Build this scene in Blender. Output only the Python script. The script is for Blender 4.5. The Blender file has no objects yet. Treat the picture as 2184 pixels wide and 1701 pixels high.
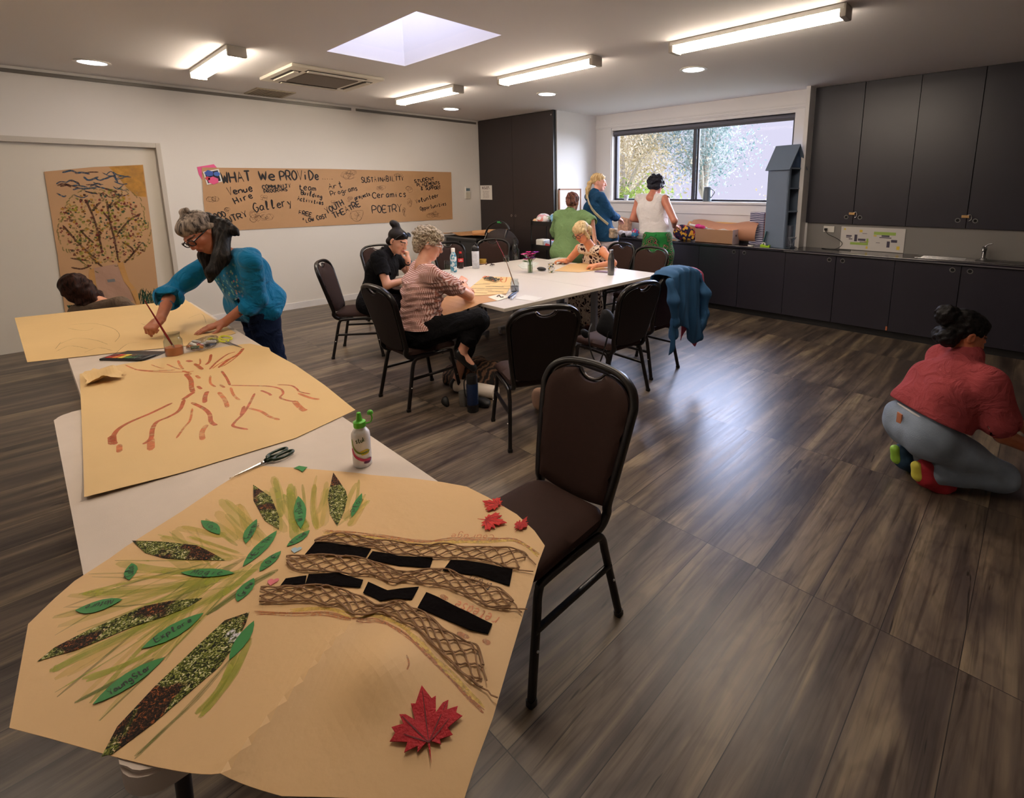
import bpy, bmesh, math, random
import numpy as np
from mathutils import Vector, Matrix, noise as mnoise
from mathutils.geometry import delaunay_2d_cdt

# ---------------------------------------------------------------- camera, world, light, exposure
SC = bpy.context.scene
COL = SC.collection
YAW, PITCH, ROLL, FPX, CX, CY = -0.7490250, 0.18284087, -0.00351186, 1085.41, 1209.70, 605.61
CAMH = 1.62
_f = np.array([math.sin(YAW)*math.cos(PITCH), math.cos(YAW)*math.cos(PITCH), -math.sin(PITCH)])
_r0 = np.array([math.cos(YAW), -math.sin(YAW), 0.0]); _u0 = np.cross(_r0, _f)
_r = math.cos(ROLL)*_r0+math.sin(ROLL)*_u0
_u = -math.sin(ROLL)*_r0+math.cos(ROLL)*_u0
cam_data = bpy.data.cameras.new('camera')
cam = bpy.data.objects.new('camera', cam_data); COL.objects.link(cam)
M = Matrix.Identity(4)
for i in range(3):
    M[i][0] = _r[i]; M[i][1] = _u[i]; M[i][2] = -_f[i]
M[2][3] = CAMH
cam.matrix_world = M
cam_data.sensor_fit = 'HORIZONTAL'; cam_data.sensor_width = 36.0
cam_data.lens = 36.0*FPX/2184.0
cam_data.shift_x = -(CX-1092.0)/2184.0
cam_data.shift_y = (CY-850.5)/2184.0
cam_data.clip_start = 0.02; cam_data.clip_end = 200
SC.camera = cam
SC.view_settings.view_transform = 'Standard'; SC.view_settings.look = 'None'
SC.view_settings.gamma = 1.0; SC.view_settings.use_curve_mapping = False
SC.view_settings.exposure = 0.46

W = bpy.data.worlds.new('world'); SC.world = W; W.use_nodes = True
bg = W.node_tree.nodes['Background']
bg.inputs[0].default_value = (0.80, 0.78, 1.0, 1); bg.inputs[1].default_value = 0.67

def lamp(name, kind, loc, rot, energy, color, **kw):
    d = bpy.data.lights.new(name, kind); d.energy = energy; d.color = color
    for k, v in kw.items(): setattr(d, k, v)
    o = bpy.data.objects.new(name, d); COL.objects.link(o); o.location = loc; o.rotation_euler = rot
    return o
# hazy daylight coming in at the window from the garden: broad sky light, plus a second sun lamp added for the glare on the floor
lamp('sky_daylight', 'SUN', (-1.5, 12, 6), (math.radians(-66), 0, math.radians(-24)), 12.0, (0.80, 0.86, 1.0), angle=math.radians(70))
lamp('floor_glare_sun', 'SUN', (-4.5, 12, 6), (math.radians(-68), 0, math.radians(27)), 9.0, (0.60, 0.69, 1.0), angle=math.radians(46))

def at(px, py, a, v):
    "the point seen at photograph pixel (px, py) on the plane axis a = v (metres)"
    d = (px-CX)/FPX*_r-(py-CY)/FPX*_u+_f
    i = 'xyz'.index(a); o = np.array([0, 0, CAMH])
    p = o+d*((v-o[i])/d[i])
    return Vector(p)
# ---------------------------------------------------------------- helpers
rnd = random.Random(7)
def lin(c):
    if isinstance(c, str):
        c = c.lstrip('#'); c = [int(c[i:i+2], 16)/255 for i in (0, 2, 4)]
    else: c = [x/255 for x in c]
    return tuple(x/12.92 if x <= 0.04045 else ((x+0.055)/1.055)**2.4 for x in c)+(1,)

_mats = {}
def mat(name, col, rough=0.6, metal=0.0, spec=None, bump=0, bscale=60, var=0, vscale=6, emit=0, alpha=1, trans=0, ior=1.45, coord='Object', sheen=0):
    if name in _mats: return _mats[name]
    m = bpy.data.materials.new(name); m.use_nodes = True; nt = m.node_tree; N = nt.nodes; L = nt.links
    b = N['Principled BSDF']; c = lin(col)
    b.inputs['Base Color'].default_value = c; b.inputs['Roughness'].default_value = rough; b.inputs['Metallic'].default_value = metal
    if spec is not None: b.inputs['Specular IOR Level'].default_value = spec
    if sheen: b.inputs['Sheen Weight'].default_value = sheen
    if alpha < 1: b.inputs['Alpha'].default_value = alpha
    if trans: b.inputs['Transmission Weight'].default_value = trans; b.inputs['IOR'].default_value = ior
    if emit: b.inputs['Emission Color'].default_value = c; b.inputs['Emission Strength'].default_value = emit
    if bump or var:
        tc = N.new('ShaderNodeTexCoord')
    if var:
        n = N.new('ShaderNodeTexNoise'); n.inputs['Scale'].default_value = vscale; n.inputs['Detail'].default_value = 5
        L.new(tc.outputs[coord], n.inputs['Vector'])
        r = N.new('ShaderNodeMapRange'); r.inputs[1].default_value = 0.3; r.inputs[2].default_value = 0.7
        r.inputs[3].default_value = 1-var; r.inputs[4].default_value = 1+var
        L.new(n.outputs[0], r.inputs[0])
        mx = N.new('ShaderNodeVectorMath'); mx.operation = 'SCALE'; mx.inputs[0].default_value = c[:3]
        L.new(r.outputs[0], mx.inputs['Scale']); L.new(mx.outputs[0], b.inputs['Base Color'])
    if bump:
        n2 = N.new('ShaderNodeTexNoise'); n2.inputs['Scale'].default_value = bscale; n2.inputs['Detail'].default_value = 4
        L.new(tc.outputs[coord], n2.inputs['Vector'])
        bp = N.new('ShaderNodeBump'); bp.inputs['Strength'].default_value = bump; bp.inputs['Distance'].default_value = 0.01
        L.new(n2.outputs[0], bp.inputs['Height']); L.new(bp.outputs[0], b.inputs['Normal'])
    _mats[name] = m
    return m

def node_mat(name, rough=0.7):
    m = bpy.data.materials.new(name); m.use_nodes = True
    nt = m.node_tree; b = nt.nodes['Principled BSDF']; b.inputs['Roughness'].default_value = rough
    tc = nt.nodes.new('ShaderNodeTexCoord')
    _mats[name] = m
    return m, nt, b, tc
def nd(nt, typ, **kw):
    n = nt.nodes.new('ShaderNode'+typ)
    for k, v in kw.items():
        if k.startswith('i_'): n.inputs[k[2:].replace('_', ' ')].default_value = v
        elif k[0] == 'n' and k[1:].isdigit(): n.inputs[int(k[1:])].default_value = v
        else: setattr(n, k, v)
    return n
def ramp(nt, stops, fac, interp='LINEAR'):
    r = nt.nodes.new('ShaderNodeValToRGB'); r.color_ramp.interpolation = interp
    e = r.color_ramp.elements
    while len(e) < len(stops): e.new(0.5)
    for el, (p, c) in zip(e, stops): el.position = p; el.color = lin(c) if not (isinstance(c, tuple) and len(c) == 4) else c
    nt.links.new(fac, r.inputs[0]); return r.outputs[0]
def mixc(nt, fac, a, b, mode='MIX'):
    m = nt.nodes.new('ShaderNodeMix'); m.data_type = 'RGBA'; m.blend_type = mode
    for idx, v in ((0, fac), (6, a), (7, b)):
        if isinstance(v, (int, float)): m.inputs[idx].default_value = v
        elif isinstance(v, (tuple, list, str)): m.inputs[idx].default_value = lin(v) if len(v) != 4 else v
        else: nt.links.new(v, m.inputs[idx])
    return m.outputs[2]

def tag(o, label=None, cat=None, group=None, kind=None):
    if label: o['label'] = label
    if cat: o['category'] = cat
    if group: o['group'] = group
    if kind: o['kind'] = kind
    return o
def thing(name, label, cat, loc=(0, 0, 0), rz=0, group=None):
    o = bpy.data.objects.new(name, None); COL.objects.link(o); o.empty_display_size = 0.1
    o.location = loc; o.rotation_euler = (0, 0, rz)
    return tag(o, label, cat, group)
def mesh_obj(name, me, mats, parent=None):
    o = bpy.data.objects.new(name, me); COL.objects.link(o)
    if mats is not None:
        for m in (mats if isinstance(mats, (list, tuple)) else [mats]): me.materials.append(m)
    if parent: o.parent = parent
    return o
def obj(name, bm, mats, parent=None, smooth=None):
    bmesh.ops.recalc_face_normals(bm, faces=bm.faces)
    me = bpy.data.meshes.new(name); bm.to_mesh(me); bm.free()
    if smooth is not None:
        me.shade_smooth() if smooth >= 180 else None
        if smooth < 180:
            me.shade_smooth(); me.set_sharp_from_angle(angle=math.radians(smooth))
    return mesh_obj(name, me, mats, parent)
def struct(name, bm, mats, smooth=None):
    o = obj(name, bm, mats, None, smooth); o['kind'] = 'structure'; return o
def dup(root, loc, rz, label=None, group=None):
    def cp(o, par):
        c = o.copy(); COL.objects.link(c); c.parent = par
        for ch in list(o.children): cp(ch, c)
        return c
    r = cp(root, None); r.location = loc; r.rotation_euler = (0, 0, rz)
    if label: r['label'] = label
    if group: r['group'] = group
    return r

def B(): return bmesh.new()
def box(bm, x0, x1, y0, y1, z0, z1, bev=0, seg=2, mi=0, M=None):
    vs = [bm.verts.new(p) for p in ((x0, y0, z0), (x1, y0, z0), (x1, y1, z0), (x0, y1, z0), (x0, y0, z1), (x1, y0, z1), (x1, y1, z1), (x0, y1, z1))]
    fs = [bm.faces.new([vs[i] for i in f]) for f in ((3, 2, 1, 0), (4, 5, 6, 7), (0, 1, 5, 4), (1, 2, 6, 5), (2, 3, 7, 6), (3, 0, 4, 7))]
    for f in fs: f.material_index = mi
    allv = vs
    if bev:
        es = list({e for f in fs for e in f.edges})
        r = bmesh.ops.bevel(bm, geom=es, offset=bev, segments=seg, profile=0.5, affect='EDGES')
        allv = list({v for f in r['faces'] for v in f.verts}|{v for v in vs if v.is_valid})
        for f in r['faces']: f.material_index = mi
    if M is not None: bmesh.ops.transform(bm, matrix=M, verts=allv)
    return bm
def smooth_path(pts, n=6, closed=False):
    P = [Vector(p) for p in pts]; out = []; N = len(P)
    rng = range(N if closed else N-1)
    for i in rng:
        g = (lambda k: P[k % N]) if closed else (lambda k: P[min(max(k, 0), N-1)])
        p0, p1, p2, p3 = g(i-1), g(i), g(i+1), g(i+2)
        for k in range(n):
            t = k/n
            out.append(0.5*((2*p1)+(p2-p0)*t+(2*p0-5*p1+4*p2-p3)*t*t+(3*p1-p0-3*p2+p3)*t**3))
    if not closed: out.append(P[-1].copy())
    return out
def tube(bm, pts, r, seg=8, closed=False, cap=True, mi=0, flat=None, up=None):
    "sweep a round (or oblong) section along pts; r number or list; flat=(rx,ry) oblong section"
    P = [Vector(p) for p in pts]; n = len(P); rings = []
    T0 = None; U = Vector(up) if up else None
    for i in range(n):
        if closed: t = (P[(i+1) % n]-P[i-1])
        else: t = P[min(i+1, n-1)]-P[max(i-1, 0)]
        if t.length < 1e-9: t = T0 or Vector((0, 0, 1))
        t = t.normalized()
        if U is None:
            a = Vector((0, 0, 1)) if abs(t.z) < 0.9 else Vector((1, 0, 0))
            U = (a-t*a.dot(t)).normalized()
        else:
            U = (Vector(up) if up else U); U = (U-t*U.dot(t))
            if U.length < 1e-6: U = t.orthogonal()
            U = U.normalized()
        Vv = t.cross(U); T0 = t
        rr = r[i] if isinstance(r, (list, tuple)) else r
        ra, rb = (flat if flat else (rr, rr))
        ring = []
        for k in range(seg):
            an = 2*math.pi*(k+0.5)/seg
            ca, sa = math.cos(an), math.sin(an)
            if flat:
                e = 0.45; ca = math.copysign(abs(ca)**e, ca); sa = math.copysign(abs(sa)**e, sa)
            ring.append(bm.verts.new(P[i]+Vv*(ra*ca)+U*(rb*sa)))
        rings.append(ring)
    m = n if closed else n-1
    for i in range(m):
        a, b = rings[i], rings[(i+1) % n]
        for k in range(seg):
            f = bm.faces.new((a[k], a[(k+1) % seg], b[(k+1) % seg], b[k])); f.material_index = mi
    if cap and not closed:
        bm.faces.new(rings[0][::-1]).material_index = mi; bm.faces.new(rings[-1]).material_index = mi
    return bm
def lathe(bm, prof, c=(0, 0, 0), seg=24, mi=0, M=None, cap=True):
    "prof: list of (r, z)"
    rings = []; c = Vector(c)
    for r, z in prof:
        ring = []
        for k in range(seg):
            a = 2*math.pi*k/seg; p = Vector((r*math.cos(a), r*math.sin(a), z))
            if M is not None: p = M @ p
            ring.append(bm.verts.new(c+p))
        rings.append(ring)
    for a, b in zip(rings, rings[1:]):
        for k in range(seg): bm.faces.new((a[k], a[(k+1) % seg], b[(k+1) % seg], b[k])).material_index = mi
    if cap:
        if prof[0][0] > 1e-4: bm.faces.new(rings[0][::-1]).material_index = mi
        if prof[-1][0] > 1e-4: bm.faces.new(rings[-1]).material_index = mi
    return bm
def prism(bm, pts, h, frame=None, mi=0, side=None):
    "extrude 2-D outline pts by h; frame(u, v, w) -> Vector"
    frame = frame or (lambda u, v, w: Vector((u, v, w)))
    a = [bm.verts.new(frame(u, v, 0)) for u, v in pts]; b = [bm.verts.new(frame(u, v, h)) for u, v in pts]
    n = len(pts); fs = [bm.faces.new(a[::-1]), bm.faces.new(b)]
    for i in range(n): fs.append(bm.faces.new((a[i], a[(i+1) % n], b[(i+1) % n], b[i])))
    for f in fs: f.material_index = mi
    return bm
def fill2d(outline, step, holes=()):
    "triangulated sheet inside an outline; returns (pts2d, tris, distance to the edge)"
    O = [Vector(p) for p in outline]
    def dens(P):
        out = []
        for i in range(len(P)):
            a, b = P[i], P[(i+1) % len(P)]; k = max(1, int((b-a).length/step))
            for j in range(k): out.append(a.lerp(b, j/k))
        return out
    loops = [dens(O)]+[dens([Vector(q) for q in h]) for h in holes]
    pts = []; edges = []
    for l in loops:
        s = len(pts); pts += l; edges += [(s+i, s+(i+1) % len(l)) for i in range(len(l))]
    arr = np.array([(p.x, p.y) for p in loops[0]]); allb = np.array([(p.x, p.y) for p in pts])
    x0, y0 = arr.min(0); x1, y1 = arr.max(0)
    gx, gy = np.meshgrid(np.arange(x0+step/2, x1, step), np.arange(y0+step/2, y1, step)); G = np.c_[gx.ravel(), gy.ravel()]
    def inside(G, poly):
        ins = np.zeros(len(G), bool); n = len(poly)
        for i in range(n):
            xa, ya = poly[i]; xb, yb = poly[(i+1) % n]
            c = ((ya > G[:, 1]) != (yb > G[:, 1]))
            if ya != yb: ins ^= c & (G[:, 0] < (xb-xa)*(G[:, 1]-ya)/(yb-ya)+xa)
        return ins
    keep = inside(G, arr)
    for l in loops[1:]: keep &= ~inside(G, np.array([(p.x, p.y) for p in l]))
    G = G[keep]
    if len(G):
        d = np.min(np.hypot(G[:, None, 0]-allb[None, :, 0], G[:, None, 1]-allb[None, :, 1]), 1) if len(G)*len(allb) < 3e7 else np.full(len(G), step)
        G = G[d > step*0.45]
    P = [Vector((float(a), float(b))) for a, b in allb]+[Vector((float(a), float(b))) for a, b in G]
    v, e, f, _, _, _ = delaunay_2d_cdt(P, edges, [], 2 if holes else 1, 1e-6)
    A = np.array([(q.x, q.y) for q in v])
    if holes:   # drop faces in holes / outside
        cen = np.array([A[list(t)].mean(0) for t in f]); k = inside(cen, arr)
        for l in loops[1:]: k &= ~inside(cen, np.array([(p.x, p.y) for p in l]))
        f = [t for t, q in zip(f, k) if q]
    dist = np.array([np.min(np.hypot(allb[:, 0]-q[0], allb[:, 1]-q[1])) for q in A])
    return A, f, dist
def sheet(outline, step, frame, thick=0.0, mi=0, bm=None, holes=(), puff=0, puffr=0.02):
    "closed sheet/cushion from an outline; frame(u, v, w) maps sheet coords (w = offset) to space"
    bm = bm or B(); A, F, D = fill2d(outline, step, holes)
    off = thick/2+(puff*(1-np.exp(-D/puffr)) if puff else np.zeros(len(A)))
    if thick == 0 and not puff:
        vs = [bm.verts.new(frame(a[0], a[1], 0)) for a in A]
        for t in F:
            try: bm.faces.new([vs[i] for i in t]).material_index = mi
            except ValueError: pass
        return bm
    top = [bm.verts.new(frame(a[0], a[1], o)) for a, o in zip(A, off)]
    bot = [bm.verts.new(frame(a[0], a[1], -o)) for a, o in zip(A, off)]
    ed = {}
    for t in F:
        try:
            bm.faces.new([top[i] for i in t]).material_index = mi
            bm.faces.new([bot[i] for i in t[::-1]]).material_index = mi
        except ValueError: pass
        for k in range(len(t)):
            e = (t[k], t[(k+1) % len(t)]); ed[e] = 1
    for (a, b) in ed:
        if (b, a) not in ed:
            try: bm.faces.new((top[b], top[a], bot[a], bot[b])).material_index = mi
            except ValueError: pass
    return bm
def rrect(x0, x1, y0, y1, r, n=5):
    out = []
    for cx, cy, a0 in ((x1-r, y1-r, 0), (x0+r, y1-r, 90), (x0+r, y0+r, 180), (x1-r, y0+r, 270)):
        for k in range(n+1):
            a = math.radians(a0+90*k/n); out.append((cx+r*math.cos(a), cy+r*math.sin(a)))
    return out
def ribbon(bm, pts, w, frame, mi=0, taper=True, lift=0.0006):
    "a brush or pen stroke: pts 2-D, w width, frame(u, v, w) -> Vector"
    P = [Vector((p[0], p[1])) for p in pts]; n = len(P)
    if n < 2: return
    if n == 2: P = [P[0], P[0].lerp(P[1], .15), P[0].lerp(P[1], .85), P[1]]; n = 4
    prev = None
    for i in range(n):
        t = P[min(i+1, n-1)]-P[max(i-1, 0)]
        if t.length < 1e-9: continue
        t.normalize(); q = Vector((-t.y, t.x))
        ww = (w[i] if isinstance(w, list) else w)/2
        if taper and (i == 0 or i == n-1): ww *= 0.4
        a = bm.verts.new(frame(P[i].x+q.x*ww, P[i].y+q.y*ww, lift)); b = bm.verts.new(frame(P[i].x-q.x*ww, P[i].y-q.y*ww, lift))
        if prev:
            f = bm.faces.new((prev[0], prev[1], b, a)); f.material_index = mi
        prev = (a, b)
def cat2(pts, n=5):
    return [(p.x, p.y) for p in smooth_path([(a, b, 0) for a, b in pts], n)]

# ---- single-stroke lettering
GL = {
'A': "0,0 .5,1 1,0|.2,.4 .8,.4", 'B': "0,0 0,1 .7,.95 .8,.75 .6,.55 0,.5|.6,.55 .95,.3 .7,.02 0,0", 'C': "1,.85 .7,1 .3,.95 0,.5 .3,.05 .7,0 1,.15",
'D': "0,0 0,1 .6,.9 1,.5 .6,.1 0,0", 'E': "1,1 0,1 0,0 1,0|0,.5 .8,.5", 'F': "1,1 0,1 0,0|0,.5 .8,.5", 'G': "1,.85 .5,1 0,.5 .5,0 1,.15 1,.45 .6,.45",
'H': "0,0 0,1|1,0 1,1|0,.5 1,.5", 'I': ".5,0 .5,1", 'J': ".8,1 .8,.2 .5,0 .1,.2", 'K': "0,0 0,1|1,1 0,.45 1,0", 'L': "0,1 0,0 .9,0", 'M': "0,0 .1,1 .5,.3 .9,1 1,0",
'N': "0,0 0,1 1,0 1,1", 'O': ".5,0 .05,.3 .05,.7 .5,1 .95,.7 .95,.3 .5,0", 'P': "0,0 0,1 .7,.98 .95,.75 .7,.5 0,.45", 'R': "0,0 0,1 .7,.98 .9,.75 .7,.5 0,.45|.4,.47 1,0",
'S': ".95,.85 .5,1 .1,.8 .3,.55 .8,.4 .9,.15 .5,0 0,.15", 'T': "0,1 1,1|.5,1 .5,0", 'U': "0,1 0,.3 .3,0 .7,0 1,.3 1,1", 'V': "0,1 .5,0 1,1", 'W': "0,1 .25,0 .5,.7 .75,0 1,1",
'Y': "0,1 .5,.5 1,1|.5,.5 .5,0", 'X': "0,0 1,1|0,1 1,0", '.': ".4,0 .55,.06", '+': ".5,.1 .5,.7|.2,.4 .8,.4", '&': "1,0 .2,.8 .5,1 .7,.8 .1,.3 .3,0 .6,0 .9,.4",
'a': ".85,.55 .4,.6 .1,.3 .35,0 .8,.2 .85,.55|.85,.55 .85,.1 1,0", 'b': "0,1 0,0 .6,0 .85,.3 .5,.6 0,.4", 'c': ".85,.5 .4,.6 .1,.3 .4,0 .85,.1", 'd': ".85,1 .85,0 .4,0 .1,.3 .4,.6 .85,.4",
'e': ".1,.3 .85,.35 .6,.6 .2,.5 .1,.2 .5,0 .9,.12", 'f': ".8,.95 .5,1 .4,.7 .4,-.1|.1,.55 .8,.55", 'g': ".8,.55 .4,.6 .1,.3 .4,.05 .8,.3|.8,.6 .8,-.3 .4,-.45 .05,-.2",
'h': "0,1 0,0|0,.4 .5,.6 .8,.4 .8,0", 'i': ".4,.6 .4,0|.4,.8 .45,.85", 'j': ".5,.6 .5,-.3 .1,-.3|.5,.8 .55,.85", 'k': "0,1 0,0|.7,.6 0,.25 .8,0", 'l': ".3,.1 .6,.9 .4,1 .25,.5 .35,0 .7,.1",
'm': "0,0 0,.6|0,.45 .3,.6 .45,.4 .45,0|.45,.45 .75,.6 .95,.4 .95,0", 'n': "0,0 0,.6|0,.4 .5,.6 .8,.4 .8,0", 'o': ".45,0 .1,.3 .45,.6 .85,.3 .45,0", 'p': "0,.6 0,-.45|0,.4 .5,.6 .85,.3 .5,0 0,.1",
'r': "0,0 .05,.6|.05,.35 .4,.6 .8,.55", 's': ".8,.5 .4,.6 .15,.45 .7,.2 .5,0 .05,.05", 't': ".4,1 .4,.1 .6,0 .8,.1|.1,.65 .8,.65", 'u': "0,.6 .05,.1 .4,0 .75,.2|.8,.6 .8,0", 'v': "0,.6 .4,0 .8,.6",
'w': "0,.6 .2,0 .45,.4 .7,0 .95,.6", 'x': "0,0 .8,.6|0,.6 .8,0", 'y': "0,.6 .4,.1|.85,.6 .3,-.4 0,-.35", 'z': "0,.6 .8,.6 0,0 .8,0", '1': ".5,0 .5,1 .3,.8", '-': ".2,.4 .8,.4"}
def word(bm, text, p0, p1, h, w, frame, mi=0, seed=1, wob=0.05, mono=False, lift=0.0006):
    "write text from p0 to p1 (2-D baseline), letter height h, stroke w"
    R = random.Random(seed); a = Vector(p0[:2]); b = Vector(p1[:2]); d = b-a
    n = len(text); step = d/n; e = d.normalized(); q = Vector((-e.y, e.x))
    if mono: q = -q
    for i, ch in enumerate(text):
        if ch not in GL: continue
        o = a+step*(i+0.1)+q*(R.uniform(-.4, .4)*wob*h); s = step.length*0.78*(1+R.uniform(-wob, wob)); hh = h*(1+R.uniform(-wob, wob)*1.5)
        for st in GL[ch].split('|'):
            pts = [tuple(float(x) for x in t.split(',')) for t in st.split()]
            pts = [(u+R.uniform(-1, 1)*wob*0.5, v+R.uniform(-1, 1)*wob*0.5) for u, v in pts]
            if len(pts) > 3: pts = cat2(pts, 3)
            P = [(o.x+e.x*u*s+q.x*v*hh, o.y+e.y*u*s+q.y*v*hh) for u, v in pts]
            ribbon(bm, P, w, frame, mi, lift=lift)
# ---------------------------------------------------------------- organic surfaces: smooth blends of tapered limbs, meshed as ONE skin
def _nrm(v): v = np.asarray(v, float); return v/np.linalg.norm(v)
class Blob:
    def __init__(s, k=0.02):
        s.P = []; s.k = k; s.M = np.eye(4); s.disp = None; s.cuts = []
    def tf(s, p): return (s.M[:3, :3] @ np.asarray(p, float))+s.M[:3, 3]
    def sc(s): return abs(np.linalg.det(s.M[:3, :3]))**(1/3)
    def cap(s, a, b, ra, rb=None, k=None, op='u'):
        rb = ra if rb is None else rb; c = s.sc(); a = s.tf(a); b = s.tf(b); ra *= c; rb *= c
        r = max(ra, rb); s.P.append(('c', op, s.k if k is None else k, a, b, ra, rb, np.minimum(a, b)-r, np.maximum(a, b)+r)); return s
    def chain(s, pts, rs, k=None):
        for i in range(len(pts)-1): s.cap(pts[i], pts[i+1], rs[i], rs[i+1], k)
        return s
    def ell(s, c, r, R=None, k=None, op='u'):
        sc = s.sc(); Rm = s.M[:3, :3]/sc
        if R is not None: Rm = Rm @ np.asarray(R)
        c = s.tf(c); r = np.asarray(r, float)*sc; m = r.max()
        s.P.append(('e', op, s.k if k is None else k, c, Rm, r, None, c-m, c+m)); return s
    def box(s, c, h, r, R=None, k=None, op='u'):
        sc = s.sc(); Rm = s.M[:3, :3]/sc
        if R is not None: Rm = Rm @ np.asarray(R)
        c = s.tf(c); h = np.asarray(h, float)*sc; m = np.linalg.norm(h)+r*sc
        s.P.append(('b', op, s.k if k is None else k, c, Rm, h, r*sc, c-m, c+m)); return s
    def plane(s, p, n, k=0.004):
        "keep the side opposite to n"
        n = s.M[:3, :3] @ np.asarray(n, float); s.cuts.append((s.tf(p), n/np.linalg.norm(n), k)); return s
    def eval(s, X, prims=None):
        d = np.full(len(X), 1.0)
        for q in (s.P if prims is None else prims):
            t, op, k = q[0], q[1], q[2]
            if t == 'c':
                a, b, ra, rb = q[3:7]; ab = b-a; L2 = ab @ ab+1e-12
                h = np.clip(((X-a) @ ab)/L2, 0, 1); e = np.linalg.norm(X-a-h[:, None]*ab, axis=1)-(ra+(rb-ra)*h)
            elif t == 'e':
                Y = (X-q[3]) @ q[4]; k0 = np.linalg.norm(Y/q[5], axis=1); k1 = np.linalg.norm(Y/(q[5]**2), axis=1)
                e = k0*(k0-1)/np.maximum(k1, 1e-9)
            else:
                Y = np.abs((X-q[3]) @ q[4])-(q[5]-q[6]); e = np.linalg.norm(np.maximum(Y, 0), axis=1)+np.minimum(Y.max(1), 0)-q[6]
            if op == 'u':
                if k > 0:
                    h = np.maximum(k-np.abs(d-e), 0)/k; d = np.minimum(d, e)-h*h*k*0.25
                else: d = np.minimum(d, e)
            else:
                e = -e
                if k > 0:
                    h = np.maximum(k-np.abs(d-e), 0)/k; d = np.maximum(d, e)+h*h*k*0.25
                else: d = np.maximum(d, e)
        if s.disp is not None: d = d+s.disp(X)
        for p, n, k in s.cuts:
            e = (X-p) @ n; h = np.maximum(k-np.abs(d-e), 0)/k; d = np.maximum(d, e)+h*h*k*0.25
        return d
    def mesh(s, h, name='body', color=None):
        lo = np.min([q[7] for q in s.P if q[1] == 'u'], axis=0)-3*h; hi = np.max([q[8] for q in s.P if q[1] == 'u'], axis=0)+3*h
        n = 20; S = n*h; nb = np.ceil((hi-lo)/S).astype(int); V = []; Q = []; ids = []
        G = np.stack(np.meshgrid(*[np.arange(-1, n+1)]*3, indexing='ij'), -1).reshape(-1, 3); m = n+2
        half = S*0.87+0.03
        for bi in range(nb[0]):
            for bj in range(nb[1]):
                for bk in range(nb[2]):
                    b0 = lo+np.array([bi, bj, bk])*S; cen = b0+S/2
                    pr = [q for q in s.P if np.all(q[7]-0.06 < b0+S) and np.all(q[8]+0.06 > b0)]
                    if not any(q[1] == 'u' for q in pr): continue
                    if abs(s.eval(cen[None], pr)[0]) > half*1.6+0.03: continue
                    X = b0+G*h; D = s.eval(X, pr).reshape(m, m, m); I = D < 0
                    if I.all() or not I.any(): continue
                    C = I[:-1, :-1, :-1].astype(int)
                    for dx, dy, dz in ((1,0,0),(0,1,0),(0,0,1),(1,1,0),(1,0,1),(0,1,1),(1,1,1)):
                        C = C+I[dx:m-1+dx, dy:m-1+dy, dz:m-1+dz]
                    act = (C > 0) & (C < 8); ci = np.argwhere(act)
                    if not len(ci): continue
                    acc = np.zeros((len(ci), 3)); cnt = np.zeros(len(ci))
                    cor = [(0,0,0),(1,0,0),(0,1,0),(1,1,0),(0,0,1),(1,0,1),(0,1,1),(1,1,1)]
                    for a, bb in ((0,1),(2,3),(4,5),(6,7),(0,2),(1,3),(4,6),(5,7),(0,4),(1,5),(2,6),(3,7)):
                        A = np.array(cor[a]); Bc = np.array(cor[bb]); pa = ci+A; pb = ci+Bc
                        da = D[pa[:, 0], pa[:, 1], pa[:, 2]]; db = D[pb[:, 0], pb[:, 1], pb[:, 2]]
                        x = (da < 0) != (db < 0); t = np.where(x, da/np.where(x, da-db, 1), 0)
                        acc += np.where(x[:, None], pa+(Bc-A)*t[:, None], 0); cnt += x
                    pos = b0+(acc/cnt[:, None]-1)*h
                    gid = (np.array([bi, bj, bk])*n+ci).astype(np.int64); T = 100000
                    key = (gid[:, 0]*T+gid[:, 1])*T+gid[:, 2]
                    lut = -np.ones((m-1,)*3, np.int64); lut[ci[:, 0], ci[:, 1], ci[:, 2]] = key
                    V.append(pos); ids.append(key)
                    for ax in range(3):
                        sl = [slice(1, n+1)]*3; s2 = list(sl); s2[ax] = slice(2, n+2)
                        I0 = I[tuple(sl)]; I1 = I[tuple(s2)]; E = np.argwhere(I0 != I1)+1
                        if not len(E): continue
                        u, v = (ax+1) % 3, (ax+2) % 3; q = []
                        for du, dv in ((-1, -1), (0, -1), (0, 0), (-1, 0)):
                            c = E.copy(); c[:, u] += du; c[:, v] += dv; q.append(lut[c[:, 0], c[:, 1], c[:, 2]])
                        q = np.stack(q, 1); ins = I[E[:, 0], E[:, 1], E[:, 2]]
                        q[~ins] = q[~ins][:, ::-1]; Q.append(q)
        V = np.concatenate(V); K = np.concatenate(ids); Q = np.concatenate(Q)
        uk, fi, = np.unique(K, return_index=True); V = V[fi]; F = np.searchsorted(uk, Q)
        ok = (Q >= 0).all(1) & (uk[np.clip(F, 0, len(uk)-1)] == Q).all(1); F = F[ok]
        me = bpy.data.meshes.new(name); me.vertices.add(len(V)); me.vertices.foreach_set('co', V.ravel())
        me.loops.add(len(F)*4); me.loops.foreach_set('vertex_index', F.ravel().astype(np.int32))
        me.polygons.add(len(F)); me.polygons.foreach_set('loop_start', np.arange(0, len(F)*4, 4, dtype=np.int32))
        me.polygons.foreach_set('loop_total', np.full(len(F), 4, np.int32))
        me.update(calc_edges=True); me.validate(); me.shade_smooth()
        if color is not None:
            c = color(V); at_ = me.color_attributes.new('tone', 'FLOAT_COLOR', 'POINT'); at_.data.foreach_set('color', np.c_[c, np.ones(len(c))].ravel())
        return me
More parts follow.
